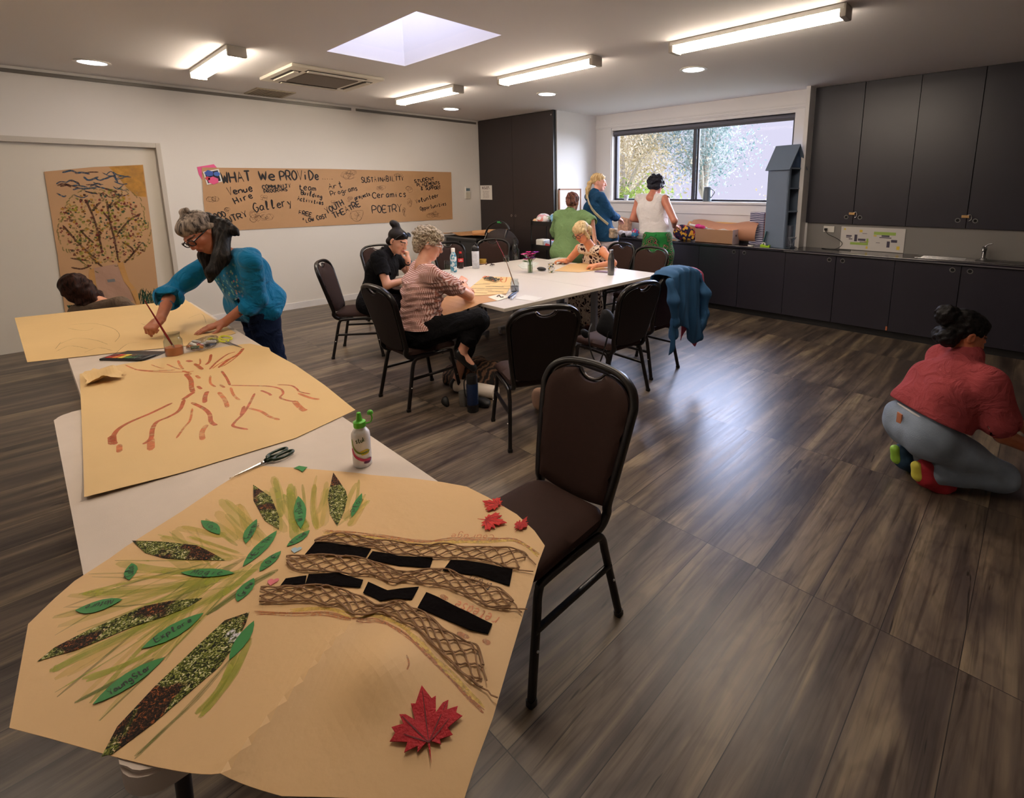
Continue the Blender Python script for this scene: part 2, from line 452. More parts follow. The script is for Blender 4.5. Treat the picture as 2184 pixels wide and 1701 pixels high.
def wrinkle(amp, sc, seed=0, dirn=None):
    "cloth folds as a gentle displacement"
    R = np.random.RandomState(seed); ks = []
    for i in range(7):
        d = R.normal(size=3)
        if dirn is not None: d = d-np.asarray(dirn)*(d @ np.asarray(dirn))*0.85
        d /= np.linalg.norm(d); ks.append((d*sc*R.uniform(.6, 1.6), R.uniform(0, 6.3), R.uniform(.5, 1)))
    def f(X):
        o = 0
        w = np.sin(X @ ks[0][0]*0.7+ks[0][1])*0.9
        for kv, ph, a in ks[1:]: o = o+a*np.sin(X @ kv+ph+w)
        return o*amp/2.4
    return f
def basis_from(fwd, up):
    f = _nrm(fwd); u = np.asarray(up, float); u = _nrm(u-f*(u @ f)); r = np.cross(f, u)
    return np.stack([r, f, u], 1)      # columns: right, forward, up
def frame4(o, fwd, up, s=1.0):
    m = np.eye(4); m[:3, :3] = basis_from(fwd, up)*s; m[:3, 3] = o; return m
# ---------------------------------------------------------------- materials of the room
XL, YN, YW, YF, ZC = -7.5, 5.77, 6.79, 6.35, 2.82
XNIB = -5.64
m_wall = mat('painted_wall', (226, 221, 214), 0.75, bump=0.02, bscale=120)
m_white = mat('white_paint', (228, 226, 226), 0.5)
m_ceil = mat('ceiling_paint', (232, 229, 228), 0.85)
m_dark = mat('charcoal_laminate', (42, 40, 50), 0.34, var=0.05, vscale=3)
m_brown = mat('dark_brown_laminate', (46, 38, 38), 0.5, var=0.04, vscale=3)
m_gap = mat('black_gap', (14, 13, 14), 0.8)
m_black = mat('black_metal', (20, 19, 20), 0.35)
m_steel = mat('brushed_steel', (190, 190, 192), 0.25, 1.0)
m_grey = mat('grey_plastic', (150, 148, 145), 0.5)
m_wplas = mat('white_plastic', (225, 222, 215), 0.4)
m_lampw = mat('lit_diffuser', (255, 236, 214), 0.5, emit=30)
m_down = mat('lit_downlight', (245, 240, 250), 0.5, emit=8)

def floor_mat():
    m, nt, b, tc = node_mat('vinyl_planks', 0.36); L = nt.links
    mp = nd(nt, 'Mapping'); mp.inputs['Rotation'].default_value = (0, 0, math.radians(90)); mp.inputs['Location'].default_value = (0.32, -0.445, 0)
    L.new(tc.outputs['Object'], mp.inputs[0])
    br = nd(nt, 'TexBrick', offset=0.37, offset_frequency=1, squash=1.0); L.new(mp.outputs[0], br.inputs['Vector'])
    br.inputs['Scale'].default_value = 1.0; br.inputs['Mortar Size'].default_value = 0.0016; br.inputs['Mortar Smooth'].default_value = 0.2
    br.inputs['Brick Width'].default_value = 1.22; br.inputs['Row Height'].default_value = 0.235; br.inputs['Bias'].default_value = 0
    br.inputs['Color1'].default_value = (0, 0, 0, 1); br.inputs['Color2'].default_value = (1, 1, 1, 1)
    # per plank shift of the grain
    vm = nd(nt, 'VectorMath', operation='SCALE'); L.new(br.outputs['Color'], vm.inputs[0]); vm.inputs['Scale'].default_value = 9.0
    ad = nd(nt, 'VectorMath', operation='ADD'); L.new(tc.outputs['Object'], ad.inputs[0]); L.new(vm.outputs[0], ad.inputs[1])
    m2 = nd(nt, 'Mapping'); m2.inputs['Scale'].default_value = (9.0, 0.75, 1); L.new(ad.outputs[0], m2.inputs[0])
    n1 = nd(nt, 'TexNoise'); n1.inputs['Scale'].default_value = 1.0; n1.inputs['Detail'].default_value = 5; n1.inputs['Distortion'].default_value = 0.9; L.new(m2.outputs[0], n1.inputs['Vector'])
    m3 = nd(nt, 'Mapping'); m3.inputs['Scale'].default_value = (42, 1.6, 1); L.new(ad.outputs[0], m3.inputs[0])
    n2 = nd(nt, 'TexNoise'); n2.inputs['Scale'].default_value = 1.0; n2.inputs['Detail'].default_value = 6; n2.inputs['Distortion'].default_value = 1.6; L.new(m3.outputs[0], n2.inputs['Vector'])
    m4 = nd(nt, 'Mapping'); m4.inputs['Scale'].default_value = (7, 1.1, 1); L.new(ad.outputs[0], m4.inputs[0])
    wv = nd(nt, 'TexWave', wave_type='RINGS', rings_direction='X'); wv.inputs['Scale'].default_value = 1.6; wv.inputs['Distortion'].default_value = 9; wv.inputs['Detail'].default_value = 3; L.new(m4.outputs[0], wv.inputs['Vector'])
    c1 = ramp(nt, [(0.28, (58, 49, 46)), (0.42, (82, 71, 64)), (0.55, (112, 98, 84)), (0.68, (146, 130, 106))], n1.outputs[0])
    c2 = ramp(nt, [(0.30, (150, 144, 142)), (0.5, (235, 232, 230)), (0.75, (255, 255, 255))], n2.outputs[0])
    c = mixc(nt, 0.75, c1, c2, 'MULTIPLY')
    wr = ramp(nt, [(0.0, (150, 140, 138)), (0.25, (255, 255, 255))], wv.outputs[0])
    c = mixc(nt, 0.2, c, wr, 'MULTIPLY')
    m5 = nd(nt, 'Mapping'); m5.inputs['Scale'].default_value = (16, 0.9, 1); m5.inputs['Location'].default_value = (3, 5, 0); L.new(ad.outputs[0], m5.inputs[0])
    n3 = nd(nt, 'TexNoise'); n3.inputs['Scale'].default_value = 1.1; n3.inputs['Detail'].default_value = 3; n3.inputs['Distortion'].default_value = 2.5; L.new(m5.outputs[0], n3.inputs['Vector'])
    kn = ramp(nt, [(0.69, (255, 255, 255)), (0.735, (70, 60, 58))], n3.outputs[0])
    c = mixc(nt, 0.8, c, kn, 'MULTIPLY')
    c = mixc(nt, br.outputs['Fac'], c, (36, 31, 29))
    L.new(c, b.inputs['Base Color'])
    rr = nd(nt, 'MapRange'); rr.inputs[3].default_value = 0.26; rr.inputs[4].default_value = 0.42; L.new(n2.outputs[0], rr.inputs[0]); L.new(rr.outputs[0], b.inputs['Roughness'])
    bp = nd(nt, 'Bump'); bp.inputs['Strength'].default_value = 0.12; bp.inputs['Distance'].default_value = 0.004
    L.new(n2.outputs[0], bp.inputs['Height']); L.new(bp.outputs[0], b.inputs['Normal'])
    return m
m_floor = floor_mat()

# floor, ceiling with the skylight well, walls
struct('floor', box(B(), XL-.2, 3.2, -3.2, 7.0, -0.1, 0), m_floor)
SK = (-4.77, -3.3, 2.05, 2.80)
bm = B()
X0, X1, Y0, Y1 = XL-.2, 3.2, -3.2, 7.0
for x0, x1, y0, y1 in ((X0, SK[0], Y0, Y1), (SK[1], X1, Y0, Y1), (SK[0], SK[1], Y0, SK[2]), (SK[0], SK[1], SK[3], Y1)):
    box(bm, x0, x1, y0, y1, ZC, ZC+.12)
struct('ceiling', bm, m_ceil)
bm = B(); t = .03
for x0, x1, y0, y1 in ((SK[0]-t, SK[0], SK[2]-t, SK[3]+t), (SK[1], SK[1]+t, SK[2]-t, SK[3]+t), (SK[0], SK[1], SK[2]-t, SK[2]), (SK[0], SK[1], SK[3], SK[3]+t)):
    box(bm, x0, x1, y0, y1, ZC+.12, ZC+1.9)
struct('trim_skylight', bm, m_white)
m_opal = mat('opal_skylight', (228, 230, 255), 0.4, emit=9)
sk_ = struct('window_2', box(B(), SK[0]-.1, SK[1]+.1, SK[2]-.1, SK[3]+.1, ZC+1.9, ZC+1.93), m_opal)

DY, DZ = 1.24, 2.16        # recessed sliding door at the left
bm = B()
box(bm, XL-.2, XL, DY, 7.0, 0, ZC); box(bm, XL-.2, XL, -3.2, DY, DZ, ZC); box(bm, XL-.2, XL, -3.2, -1.1, 0, DZ)
struct('wall_left', bm, m_wall)
bm = B()
box(bm, XL-.06, XL+.014, DY-.045, DY, 0, DZ, .004); box(bm, XL-.06, XL+.014, -1.1, DY-.045, DZ-.055, DZ, .004)
struct('trim_1', bm, mat('door_frame_paint', (196, 188, 176), 0.5))
struct('door_1', box(B(), XL-.1, XL-.05, -1.1, DY-.045, 0, DZ-.055), mat('door_paint', (216, 208, 194), 0.5))
struct('baseboard_left', box(B(), XL, XL+.013, DY, YN, 0, .09, .003), m_white)
bm = B(); box(bm, XL, XNIB, YN+.075, 7.0, 0, ZC)
struct('wall_nib', bm, m_white)
# wall behind the counter, with the window opening
WX0, WX1, WZ0, WZ1 = -5.30, -2.42, 1.45, 2.56
bm = B()
box(bm, XNIB, WX0, YW, 7.0, 0, ZC); box(bm, WX1, -2.17, YW, 7.0, 0, ZC)
box(bm, WX0, WX1, YW, 7.0, 0, WZ0); box(bm, WX0, WX1, YW, 7.0, WZ1, ZC)
box(bm, -2.17, 3.2, 6.83, 7.0, 0, ZC)
struct('wall_window', bm, m_white)
struct('wall_right', box(B(), 3.0, 3.2, -3.2, 7.0, 0, ZC), m_wall)
struct('wall_rear', box(B(), XL-.2, 3.2, -3.4, -3.2, 0, ZC), m_wall)
# picture rail along the top of the left wall
bm = B(); box(bm, XL, XL+.018, -3.2, 3.50, 2.755, 2.79, .003); box(bm, XL, XL+.018, 3.57, 5.72, 2.755, 2.79, .003)
struct('trim_2', bm, mat('rail_metal', (120, 116, 110), 0.4, 0.6))
# moulded architrave round the window
bm = B()
box(bm, XNIB, -2.2, YW-.02, YW, 2.60, 2.66, .004); box(bm, XNIB, -2.2, YW-.008, YW, 2.66, ZC)
box(bm, -5.60, -2.25, YW-.035, YW-.02, 2.615, 2.645, .006)
box(bm, WX0-.09, WX0-.012, YW-.018, YW, 1.42, 2.60, .003); box(bm, WX1+.012, WX1+.12, YW-.018, YW, .92, 2.60, .003)
struct('trim_3', bm, m_white)
bm = B(); box(bm, WX0-.1, WX1+.1, YW-.06, YW+.06, WZ0-.035, WZ0, .006); box(bm, WX0-.1, WX1+.1, YW-.02, YW, 1.27, WZ0-.035, .003)
struct('trim_4', bm, m_white)
# white end post between the window wall and the tall cupboards
struct('trim_5', box(B(), -2.245, -2.195, 6.60, 6.83, .90, ZC, .003), m_white)

# window: dark aluminium slider, glass, roller blind
m_alu = mat('dark_aluminium', (62, 62, 70), 0.4, 0.5)
def glass_mat(name, tint=(255, 255, 255), refl=0.12, edge=.65):
    m = bpy.data.materials.new(name); m.use_nodes = True; nt = m.node_tree; nt.nodes.clear()
    o = nd(nt, 'OutputMaterial'); tr = nd(nt, 'BsdfTransparent'); tr.inputs[0].default_value = lin(tint)
    gl = nd(nt, 'BsdfGlossy'); gl.inputs['Roughness'].default_value = 0.02; mx = nd(nt, 'MixShader')
    lw = nd(nt, 'LayerWeight'); lw.inputs[0].default_value = .5; pw = nd(nt, 'Math', operation='POWER'); pw.inputs[1].default_value = 3.5
    ma = nd(nt, 'Math', operation='MULTIPLY_ADD'); ma.inputs[1].default_value = edge; ma.inputs[2].default_value = refl*.2
    nt.links.new(lw.outputs['Facing'], pw.inputs[0]); nt.links.new(pw.outputs[0], ma.inputs[0]); nt.links.new(ma.outputs[0], mx.inputs[0]); nt.links.new(tr.outputs[0], mx.inputs[1]); nt.links.new(gl.outputs[0], mx.inputs[2]); nt.links.new(mx.outputs[0], o.inputs[0])
    _mats[name] = m; return m
m_glass = glass_mat('window_glass', refl=0.005, edge=.3)
YG = 6.90
bm = B()
fw = .045
box(bm, WX0, WX0+fw, YG-.03, YG+.03, WZ0, WZ1, .003); box(bm, WX1-fw, WX1, YG-.03, YG+.03, WZ0, WZ1, .003)
box(bm, WX0, WX1, YG-.03, YG+.03, WZ0, WZ0+.03, .003); box(bm, WX0, WX1, YG-.03, YG+.03, WZ1-.04, WZ1, .003)
box(bm, -3.865, -3.825, YG-.04, YG+.0, WZ0, WZ1, .003); box(bm, -3.822, -3.790, YG-.0, YG+.035, WZ0, WZ1, .003)
w1 = struct('window_1', bm, m_alu)
g = obj('pane', box(B(), WX0+.02, -3.84, YG-.016, YG-.012, WZ0+.02, WZ1-.02), m_glass, w1)
g = obj('pane', box(B(), -3.80, WX1-.02, YG+.016, YG+.020, WZ0+.02, WZ1-.02), m_glass, w1)
bl = thing('roller_blind', 'grey roller blind wound up along the top of the window', 'blind', (WX0, 6.84, 2.52))
bm = B(); tube(bm, [(0.01, 0, 0), (WX1-WX0-.01, 0, 0)], .032, 16); obj('roller', bm, mat('blind_fabric', (104, 104, 116), 0.8), bl, 40)
obj('bottom_bar', box(B(), .01, WX1-WX0-.01, -.03, -.018, -.05, -.02, .003), mat('blind_bar', (70, 70, 80), .5), bl)

# dark double cupboard in the corner
cb = thing('corner_cupboard', 'tall dark brown double cupboard filling the corner beside the left wall', 'cupboard', (XL, YN, 0))
w_ = XNIB-XL
obj('carcass', box(B(), 0.008, w_, .012, .05, 0, ZC-.002), m_gap, cb)
holes = [(-6.64-XL, 1.195), (-6.55-XL, 1.195)]
for k, (a, b_) in enumerate(((.010, .904), (.910, w_-.012))):
    d = obj('door', box(B(), a, b_, -.008, .012, .02, ZC-.012, .002), m_brown, cb)
    hx, hz = holes[k]; hx = .904-.05 if k == 0 else .910+.05
    bm = B(); pts = [(hx+.017*math.cos(t_), -.009, hz+.017*math.sin(t_)) for t_ in np.linspace(0, 2*math.pi, 20, endpoint=False)]
    tube(bm, pts, .004, 6, closed=True); obj('finger_ring', bm, m_steel, d, 60)
obj('edge_strip', box(B(), w_-.012, w_, -.008, .012, 0, ZC-.002, .001), m_black, cb)
bm = B(); box(bm, 1.812, 1.826, -.012, -.008, 2.74, 2.757, .001); obj('edge_cap', bm, m_wplas, cb)
# notice taped on it
nt_ = thing('notice', 'white printed notice taped to the dark corner cupboard', 'sign', (-7.315, YN-.011, 1.58))
obj('sheet', box(B(), -.165, .165, -.001, 0.001, -.125, .125), m_wplas, nt_)
bm = B(); fr = lambda u, v, w: Vector((u, -.0015-w, v))
box(bm, -.1, -.075, -.003, -.0015, .06, .10)
word(bm, 'THE CENTRE', (-.06, .085), (.09, .085), .018, .005, fr); word(bm, 'COMMUNITY', (-.06, .058), (.12, .058), .018, .005, fr)
for i in range(9): word(bm, 'open to all the group'[:21-(i*3) % 7], (-.09+.006*((i*5) % 4), .02-i*.0145), (.09-.006*((i*3) % 5), .02-i*.0145), .007, .0022, fr, seed=i)
obj('printing', bm, mat('notice_ink', (110, 90, 95), .7), nt_)

# wall controller (thermostat)
th = thing('wall_controller', 'white air conditioner controller on the wall beside the banner', 'thermostat', (XL, 5.49, 1.575))
obj('case', box(B(), 0, .02, -.055, .055, -.105, .105, .006), m_wplas, th, 40)
obj('display', box(B(), .018, .0215, -.04, .04, .035, .08, .001), mat('lcd', (90, 110, 120), .3), th)
obj('flap', box(B(), .018, .0225, -.045, .045, -.095, .01, .003), mat('flap', (205, 198, 180), .4), th)

# ---- ceiling fittings
def batten(x0, x1, y, label):
    t = thing('batten_light', label, 'ceiling light', ((x0+x1)/2, y, ZC), 0, 'ceiling battens'); L_ = (x1-x0)/2
    obj('base', box(B(), -L_, L_, -.074, .074, -.034, 0, .004), m_wplas, t)
    bm = B(); prof = [(-.068, -.028), (-.066, -.055), (-.045, -.078), (0, -.084), (.045, -.078), (.066, -.055), (.068, -.028)]
    a = [bm.verts.new((-L_+.03, u, v)) for u, v in prof]; b = [bm.verts.new((L_-.03, u, v)) for u, v in prof]
    for i in range(6): bm.faces.new((a[i], a[i+1], b[i+1], b[i]))
    bm.faces.new(a); bm.faces.new(b[::-1]); bm.faces.new((a[0], b[0], b[6], a[6]))
    obj('diffuser', bm, m_lampw, t, 50)
    for s in (-1, 1):
        bm = B(); xs = (L_-.03, L_+.012) if s > 0 else (-L_-.012, -L_+.03)
        box(bm, xs[0], xs[1], -.072, .072, -.086, 0, .008); obj('end_cap', bm, mat('end_cap_plastic', (178, 172, 162), .5), t, 40)
    return t
batten(-6.47, -5.15, 1.46, 'lit white batten light nearest the left wall and the recessed door')
batten(-6.47, -5.15, 3.70, 'lit batten light between the air conditioner and the dark cupboard')
batten(-4.48, -3.16, 3.80, 'lit long batten light right of the skylight, above the big table')
batten(-2.44, -1.12, 3.95, 'lit batten light cut off by the top edge, near the tall cupboards')
batten(-2.44, -1.12, 1.40, 'lit batten light over the near trestle table')
batten(-4.48, -3.16, -.6, 'lit batten light over the door end of the trestle tables')
def downlight(x, y, label):
    t = thing('downlight', label, 'downlight', (x, y, ZC), 0, 'round downlights')
    bm = B(); lathe(bm, [(.10, 0), (.135, -.001), (.14, -.008), (.13, -.013), (.108, -.010), (.10, -.002)], seg=32, cap=False); obj('rim', bm, m_wplas, t, 40)
    bm = B(); lathe(bm, [(.108, -.008), (.0, -.010)], seg=32, cap=False); obj('lens', bm, m_down, t)
downlight(-6.74, .69, 'lit round downlight at the far left of the ceiling')
downlight(-6.68, 4.65, 'small lit round downlight near the dark corner cupboard')
downlight(-4.80, 4.80, 'round downlight between the longest batten light and the window')
downlight(-2.78, 4.88, 'round downlight nearest the tall charcoal cupboards')

ac = thing('air_conditioner', 'square white ceiling cassette air conditioner with slotted grille', 'air conditioner', (-5.87, 2.45, ZC))
A_ = .47
m_ac = mat('cassette_plastic', (214, 206, 190), .45)
bm = B(); box(bm, -A_, A_, -A_, A_, -.035, 0, .012); obj('panel', bm, m_ac, ac, 40)
obj('intake_grille', box(B(), -.27, .27, -.27, .27, -.045, -.033, .004), mat('grille', (120, 108, 96), .6, bump=.5, bscale=90), ac)
m_slot = mat('vent_shadow', (46, 36, 28), .7)
for s in (-1, 1):
    for ax in (0, 1):
        q = (-.3, .3, s*.37-.05, s*.37+.05) if ax == 0 else (s*.37-.05, s*.37+.05, -.3, .3)
        sl = obj('air_outlet', box(B(), q[0], q[1], q[2], q[3], -.038, -.034, .001), m_slot, ac)
        q = (q[0]+.01, q[1]-.01, q[2]+.03, q[3]-.025) if ax == 0 else (q[0]+.03, q[1]-.025, q[2]+.01, q[3]-.01)
        obj('louvre', box(B(), q[0], q[1], q[2], q[3], -.052, -.038, .002), m_ac, sl)
v = thing('ceiling_vent', 'small square return air vent beside the left wall', 'vent', (-7.22, 2.36, ZC))
obj('frame', box(B(), -.25, .25, -.22, .22, -.012, 0, .004), mat('vent_frame', (176, 164, 140), .5), v)
bm = B()
for i in range(11): box(bm, -.22, .22, -.19+i*.0345, -.17+i*.0345, -.016, -.011)
sp_ = obj('slats', bm, mat('vent_slats', (120, 104, 78), .5), v)

# ---- tall charcoal cupboards above the splashback
m_ring = mat('dull_ring', (150, 150, 150), .35, .9)
def finger_ring(x, y, z, parent, r=.021):
    bm = B(); pts = [(x+r*math.cos(t_), y-.003, z+r*math.sin(t_)) for t_ in np.linspace(0, 2*math.pi, 24, endpoint=False)]
    tube(bm, pts, .005, 6, closed=True); o = obj('finger_ring', bm, m_ring, parent, 60)
    bm = B(); lathe(bm, [(r-.003, 0), (0, .001)], (x, y-.0015, z), 20, M=Matrix.Rotation(math.radians(90), 3, 'X')); obj('hole', bm, m_gap, o)
UY = 6.77
xs = [-2.19, -1.655, -1.12, -.585, -.05, .485, 1.02, 1.555, 2.09, 2.625]
for i in range(0, 9, 2):
    lab = ['charcoal tall wall cupboard nearest the window, padlocked at its finger holes', 'charcoal tall wall cupboard above the sink, at the right', 'charcoal tall wall cupboard beyond the sink at the right edge', 'charcoal tall wall cupboard second from the right wall', 'charcoal tall wall cupboard by the right wall'][i//2]
    c = thing('wall_cupboard', lab, 'cupboard', (xs[i], UY, 1.205), 0, 'tall wall cupboards')
    x1 = xs[min(i+2, 9)]-xs[i]
    obj('carcass', box(B(), .001, x1-.001, .02, .06, 0, ZC-1.205), m_gap, c)
    dn = obj('door', box(B(), .002, .532, 0, .02, .003, ZC-1.21, .0015), m_dark, c); finger_ring(.532-.07, 0, .085, dn, .02)
    if i < 8:
        dn = obj('door', box(B(), .538, x1-.002, 0, .02, .003, ZC-1.21, .0015), m_dark, c); finger_ring(.538+.07, 0, .085, dn, .02)
for k, x in enumerate((-1.655, -.585)):
    l = thing('cupboard_lock', ['small brass lock between the finger holes of the cupboard nearest the window', 'small brass lock on the cupboard above the sink'][k], 'lock', (x, UY, 1.335), 0, 'cupboard locks')
    bm = B(); box(bm, -.045, .02, -.02, -.001, -.018, .012, .004); obj('body', bm, mat('brass', (196, 160, 110), .35, .8), l)
    bm = B(); tube(bm, smooth_path([(-.02, -.012, 0), (.03, -.014, .015), (.04, -.014, -.03), (.02, -.014, -.05)], 5), .005, 8); obj('shackle', bm, m_steel, l, 60)

# splashback
struct('trim_6', box(B(), -2.195, 3.0, 6.80, 6.83, .9, 1.205), mat('splashback', (134, 131, 128), .35))

# ---- base cupboards and worktop
m_top = mat('dark_worktop', (38, 37, 46), .16, var=.05, vscale=30)
bm = B(); box(bm, XNIB+.002, 3.0, YF-.025, 6.80, .868, .90, .004)
wt = thing('worktop', 'long dark polished worktop running under the window to the sink', 'worktop', (0, 0, 0))
o = obj('slab', bm, m_top, wt)
bx = [-5.62, -5.08, -4.53, -3.98, -3.42, -2.845, -2.255, -1.685, -1.105, -.535, .04, .61, 1.19, 1.76, 2.34, 2.92]
labs = ['charcoal base cupboard at the left end of the worktop', 'charcoal base cupboard behind the standing women', 'charcoal base cupboard directly behind the white table corner', 'charcoal base cupboard below the cardboard box and the grey tower', 'charcoal base cupboard below the poster on the splashback', 'charcoal base cupboard under the sink', 'charcoal base cupboard right of the sink', 'charcoal base cupboard by the right wall']
for n_, i in enumerate(range(0, 14, 2)):
    c = thing('base_cupboard', labs[n_], 'cupboard', (bx[i], YF, 0), 0, 'base cupboards')
    w2 = bx[i+2]-bx[i]; wm = bx[i+1]-bx[i]
    obj('carcass', box(B(), .001, w2-.001, .02, .42, .10, .866), m_gap, c)
    obj('plinth', box(B(), 0, w2, .05, .07, 0, .10), mat('plinth_black', (26, 25, 28), .5), c)
    dn = obj('door', box(B(), .002, wm-.003, 0, .02, .085, .862, .0015), m_dark, c); finger_ring(wm-.07, 0, .815, dn)
    dn = obj('door', box(B(), wm+.003, w2-.002, 0, .02, .085, .862, .0015), m_dark, c); finger_ring(wm+.07, 0, .815, dn)
    if n_ == 3:
        obj('orange_tape', box(B(), w2-.02, w2-.004, -.002, 0, .09, .135), mat('orange_tape', (190, 110, 70), .6), c)
# steel edge strip
obj('edge_trim', box(B(), -2.27, 3.0, YF-.029, YF-.025, .872, .884), mat('edge_steel', (120, 120, 125), .35, .7), wt)
# sink
s = thing('sink', 'stainless steel inset sink with drainer at the right end', 'sink', (-.95, 6.57, .9))
bm = B(); box(bm, 0, 1.5, -.14, .14, .001, .006, .002); obj('drainer', bm, m_steel, s)
bm = B()
for i in range(6): box(bm, .05, .42, -.10+i*.036, -.092+i*.036, .006, .009, .001)
obj('drainer_ridges', bm, m_steel, s)
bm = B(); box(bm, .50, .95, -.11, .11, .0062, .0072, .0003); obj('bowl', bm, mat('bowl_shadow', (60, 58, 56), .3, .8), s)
tp = thing('tap', 'chrome mixer tap behind the sink at the right edge', 'tap', (-.40, 6.70, .906))
bm = B(); lathe(bm, [(.03, 0), (.03, .01), (.018, .015), (.018, .09), (.024, .10), (.02, .13), (0, .135)], seg=20); obj('body', bm, m_steel, tp, 50)
bm = B(); tube(bm, smooth_path([(0, 0, .07), (0, -.05, .12), (0, -.14, .13), (0, -.16, .10)], 5), .011, 10); obj('spout', bm, m_steel, tp, 60)
bm = B(); tube(bm, [(0, 0, .13), (.03, -.02, .16), (.06, -.03, .165)], .007, 8); obj('lever', bm, m_steel, tp, 60)
# plaque poster on the splashback, socket, cable
ps = thing('floor_plan_poster', 'laminated white floor plan poster leaning on the splashback', 'poster', (-1.445, 6.795, .905))
bm = B(); box(bm, -.33, .33, -.003, 0, 0, .27)
def rects(L_, mi):
    for x0, x1, z0, z1 in L_:
        f = bm.faces.new([bm.verts.new(p_) for p_ in ((x0, -.0036, z0), (x1, -.0036, z0), (x1, -.0036, z1), (x0, -.0036, z1))]); f.material_index = mi
rects([(-.22, -.03, .06, .09), (.02, .24, .19, .225), (-.05, -.03, .09, .14)], 1)
rects([(-.30, -.28, .23, .25), (-.13, -.10, .21, .24), (.26, .29, .03, .07), (-.07, -.02, .101, .108), (.02, .05, .17, .185), (-.05, -.03, .02, .05)], 2)
rects([(-.27, -.21, .155, .17), (-.27, -.22, .14, .15), (-.24, -.20, .12, .13), (-.18, -.15, .10, .18), (-.14, -.06, .11, .135), (-.12, -.05, .093, .1), (.10, .18, .17, .188), (.08, .2, .155, .165), (.20, .26, .11, .14), (.16, .19, .05, .12), (.05, .09, .095, .10), (-.1, -.05, .195, .2)], 3)
obj('sheet', bm, [mat('poster_white', (214, 210, 206), .3), mat('green_ink', (160, 190, 90), .6), mat('yellow_ink', (226, 200, 80), .6), mat('plan_ink', (70, 64, 84), .6)], ps)
so = thing('power_socket', 'white double power socket on the splashback beside the poster', 'socket', (-1.915, 6.80, 1.135))
obj('plate', box(B(), -.062, .062, -.012, 0, -.038, .038, .004), m_wplas, so)
obj('plug', box(B(), -.045, -.015, -.045, -.012, -.018, .012, .004), m_black, so)
cbl = thing('power_cable', 'thin black cable hanging from the power socket onto the worktop', 'cable', (0, 0, 0))
bm = B(); tube(bm, smooth_path([(-1.945, 6.755, 1.13), (-1.90, 6.72, 1.08), (-1.80, 6.74, 1.03), (-1.74, 6.75, .97), (-1.80, 6.72, .905), (-1.95, 6.70, .9045), (-1.85, 6.66, .9045), (-1.70, 6.68, .9045), (-1.62, 6.66, .905)], 6), .0035, 6); obj('cord', bm, m_black, cbl, 60)

# ---- garden outside
m_gr = mat('garden_grass', (150, 152, 130), .9, var=.3, vscale=3)
gd = struct('garden_ground', box(B(), -40, 25, 7.1, 40, -.4, -.3), m_gr)
def leaf_mat(name, c1, c2):
    m, nt, b, tc = node_mat(name, .5)
    oi = nd(nt, 'TexNoise'); oi.inputs['Scale'].default_value = 3.0; nt.links.new(tc.outputs['Object'], oi.inputs['Vector'])
    c = ramp(nt, [(.35, c1), (.65, c2)], oi.outputs[0]); nt.links.new(c, b.inputs['Base Color'])
    tl = nd(nt, 'BsdfTranslucent'); nt.links.new(c, tl.inputs[0]); mx = nd(nt, 'MixShader'); mx.inputs[0].default_value = .5
    nt.links.new(b.outputs[0], mx.inputs[1]); nt.links.new(tl.outputs[0], mx.inputs[2]); nt.links.new(mx.outputs[0], nt.nodes['Material Output'].inputs[0]); return m
m_lf = [leaf_mat('leaf_light', (166, 150, 104), (222, 206, 180)), leaf_mat('leaf_green', (84, 128, 36), (186, 196, 104)), leaf_mat('leaf_bluegreen', (84, 116, 112), (176, 180, 176))]
def tree(x, y, h, r, n, mi, label, seed, trunk=True, zc=None):
    t = thing('tree' if trunk else 'bush', label, 'tree' if trunk else 'bush', (x, y, -.3)); R = np.random.RandomState(seed)
    zc = h-r*.8 if zc is None else zc
    cl = R.normal(size=(26, 3)); cl /= np.linalg.norm(cl, axis=1)[:, None]; cl *= (R.uniform(.35, 1, (26, 1)))*np.array([r, r, r*.85]); cl[:, 2] += zc
    V = []; F = []
    for i in range(n):
        c = cl[R.randint(26)]+R.normal(size=3)*r*.2; d = R.normal(size=3); d /= np.linalg.norm(d); e = np.cross(d, R.normal(size=3)); e /= np.linalg.norm(e)
        s = R.uniform(.03, .065); b0 = len(V); V += [c-d*s, c+e*s*.38, c+d*s, c-e*s*.38]; F.append((b0, b0+1, b0+2, b0+3))
    me = bpy.data.meshes.new('foliage'); me.from_pydata([tuple(v_) for v_ in V], [], F); mesh_obj('foliage', me, m_lf[mi], t)
    bm = B()
    if trunk: tube(bm, smooth_path([(0, 0, 0), (.05, 0, zc*.5), (0, .05, zc)], 5), [.09-.004*i for i in range(11)], 8)
    for q in cl[:12]: tube(bm, smooth_path([(0, 0, max(.05, zc*.45)), tuple(q*.5+np.array([0, 0, zc*.3])), tuple(q)], 4), [.04-.003*i for i in range(9)], 5)
    obj('trunk' if trunk else 'branches', bm, mat('bark', (200, 190, 180), .9), t, 60)
tree(-9.0, 12.0, 4.4, 1.9, 13000, 0, 'bushy tree filling the left window pane', 1)
tree(-7.2, 13.5, 5.0, 1.7, 11000, 2, 'taller grey green tree behind the window mullion', 2)
tree(-11.5, 16, 5.5, 1.6, 6000, 2, 'pale tree far back at the left of the window', 3)
tree(-7.2, 10.4, 2.2, .95, 6000, 1, 'bright green shrub below the tree in the left pane', 4, False, 1.25)
tree(-8.2, 10.8, 2.0, .9, 5000, 1, 'yellow green shrub at the left corner of the window', 5, False, 1.2)
tree(-4.6, 12.8, 2.2, .8, 3500, 0, 'low pale shrub seen through the right pane', 6, False, 1.3)
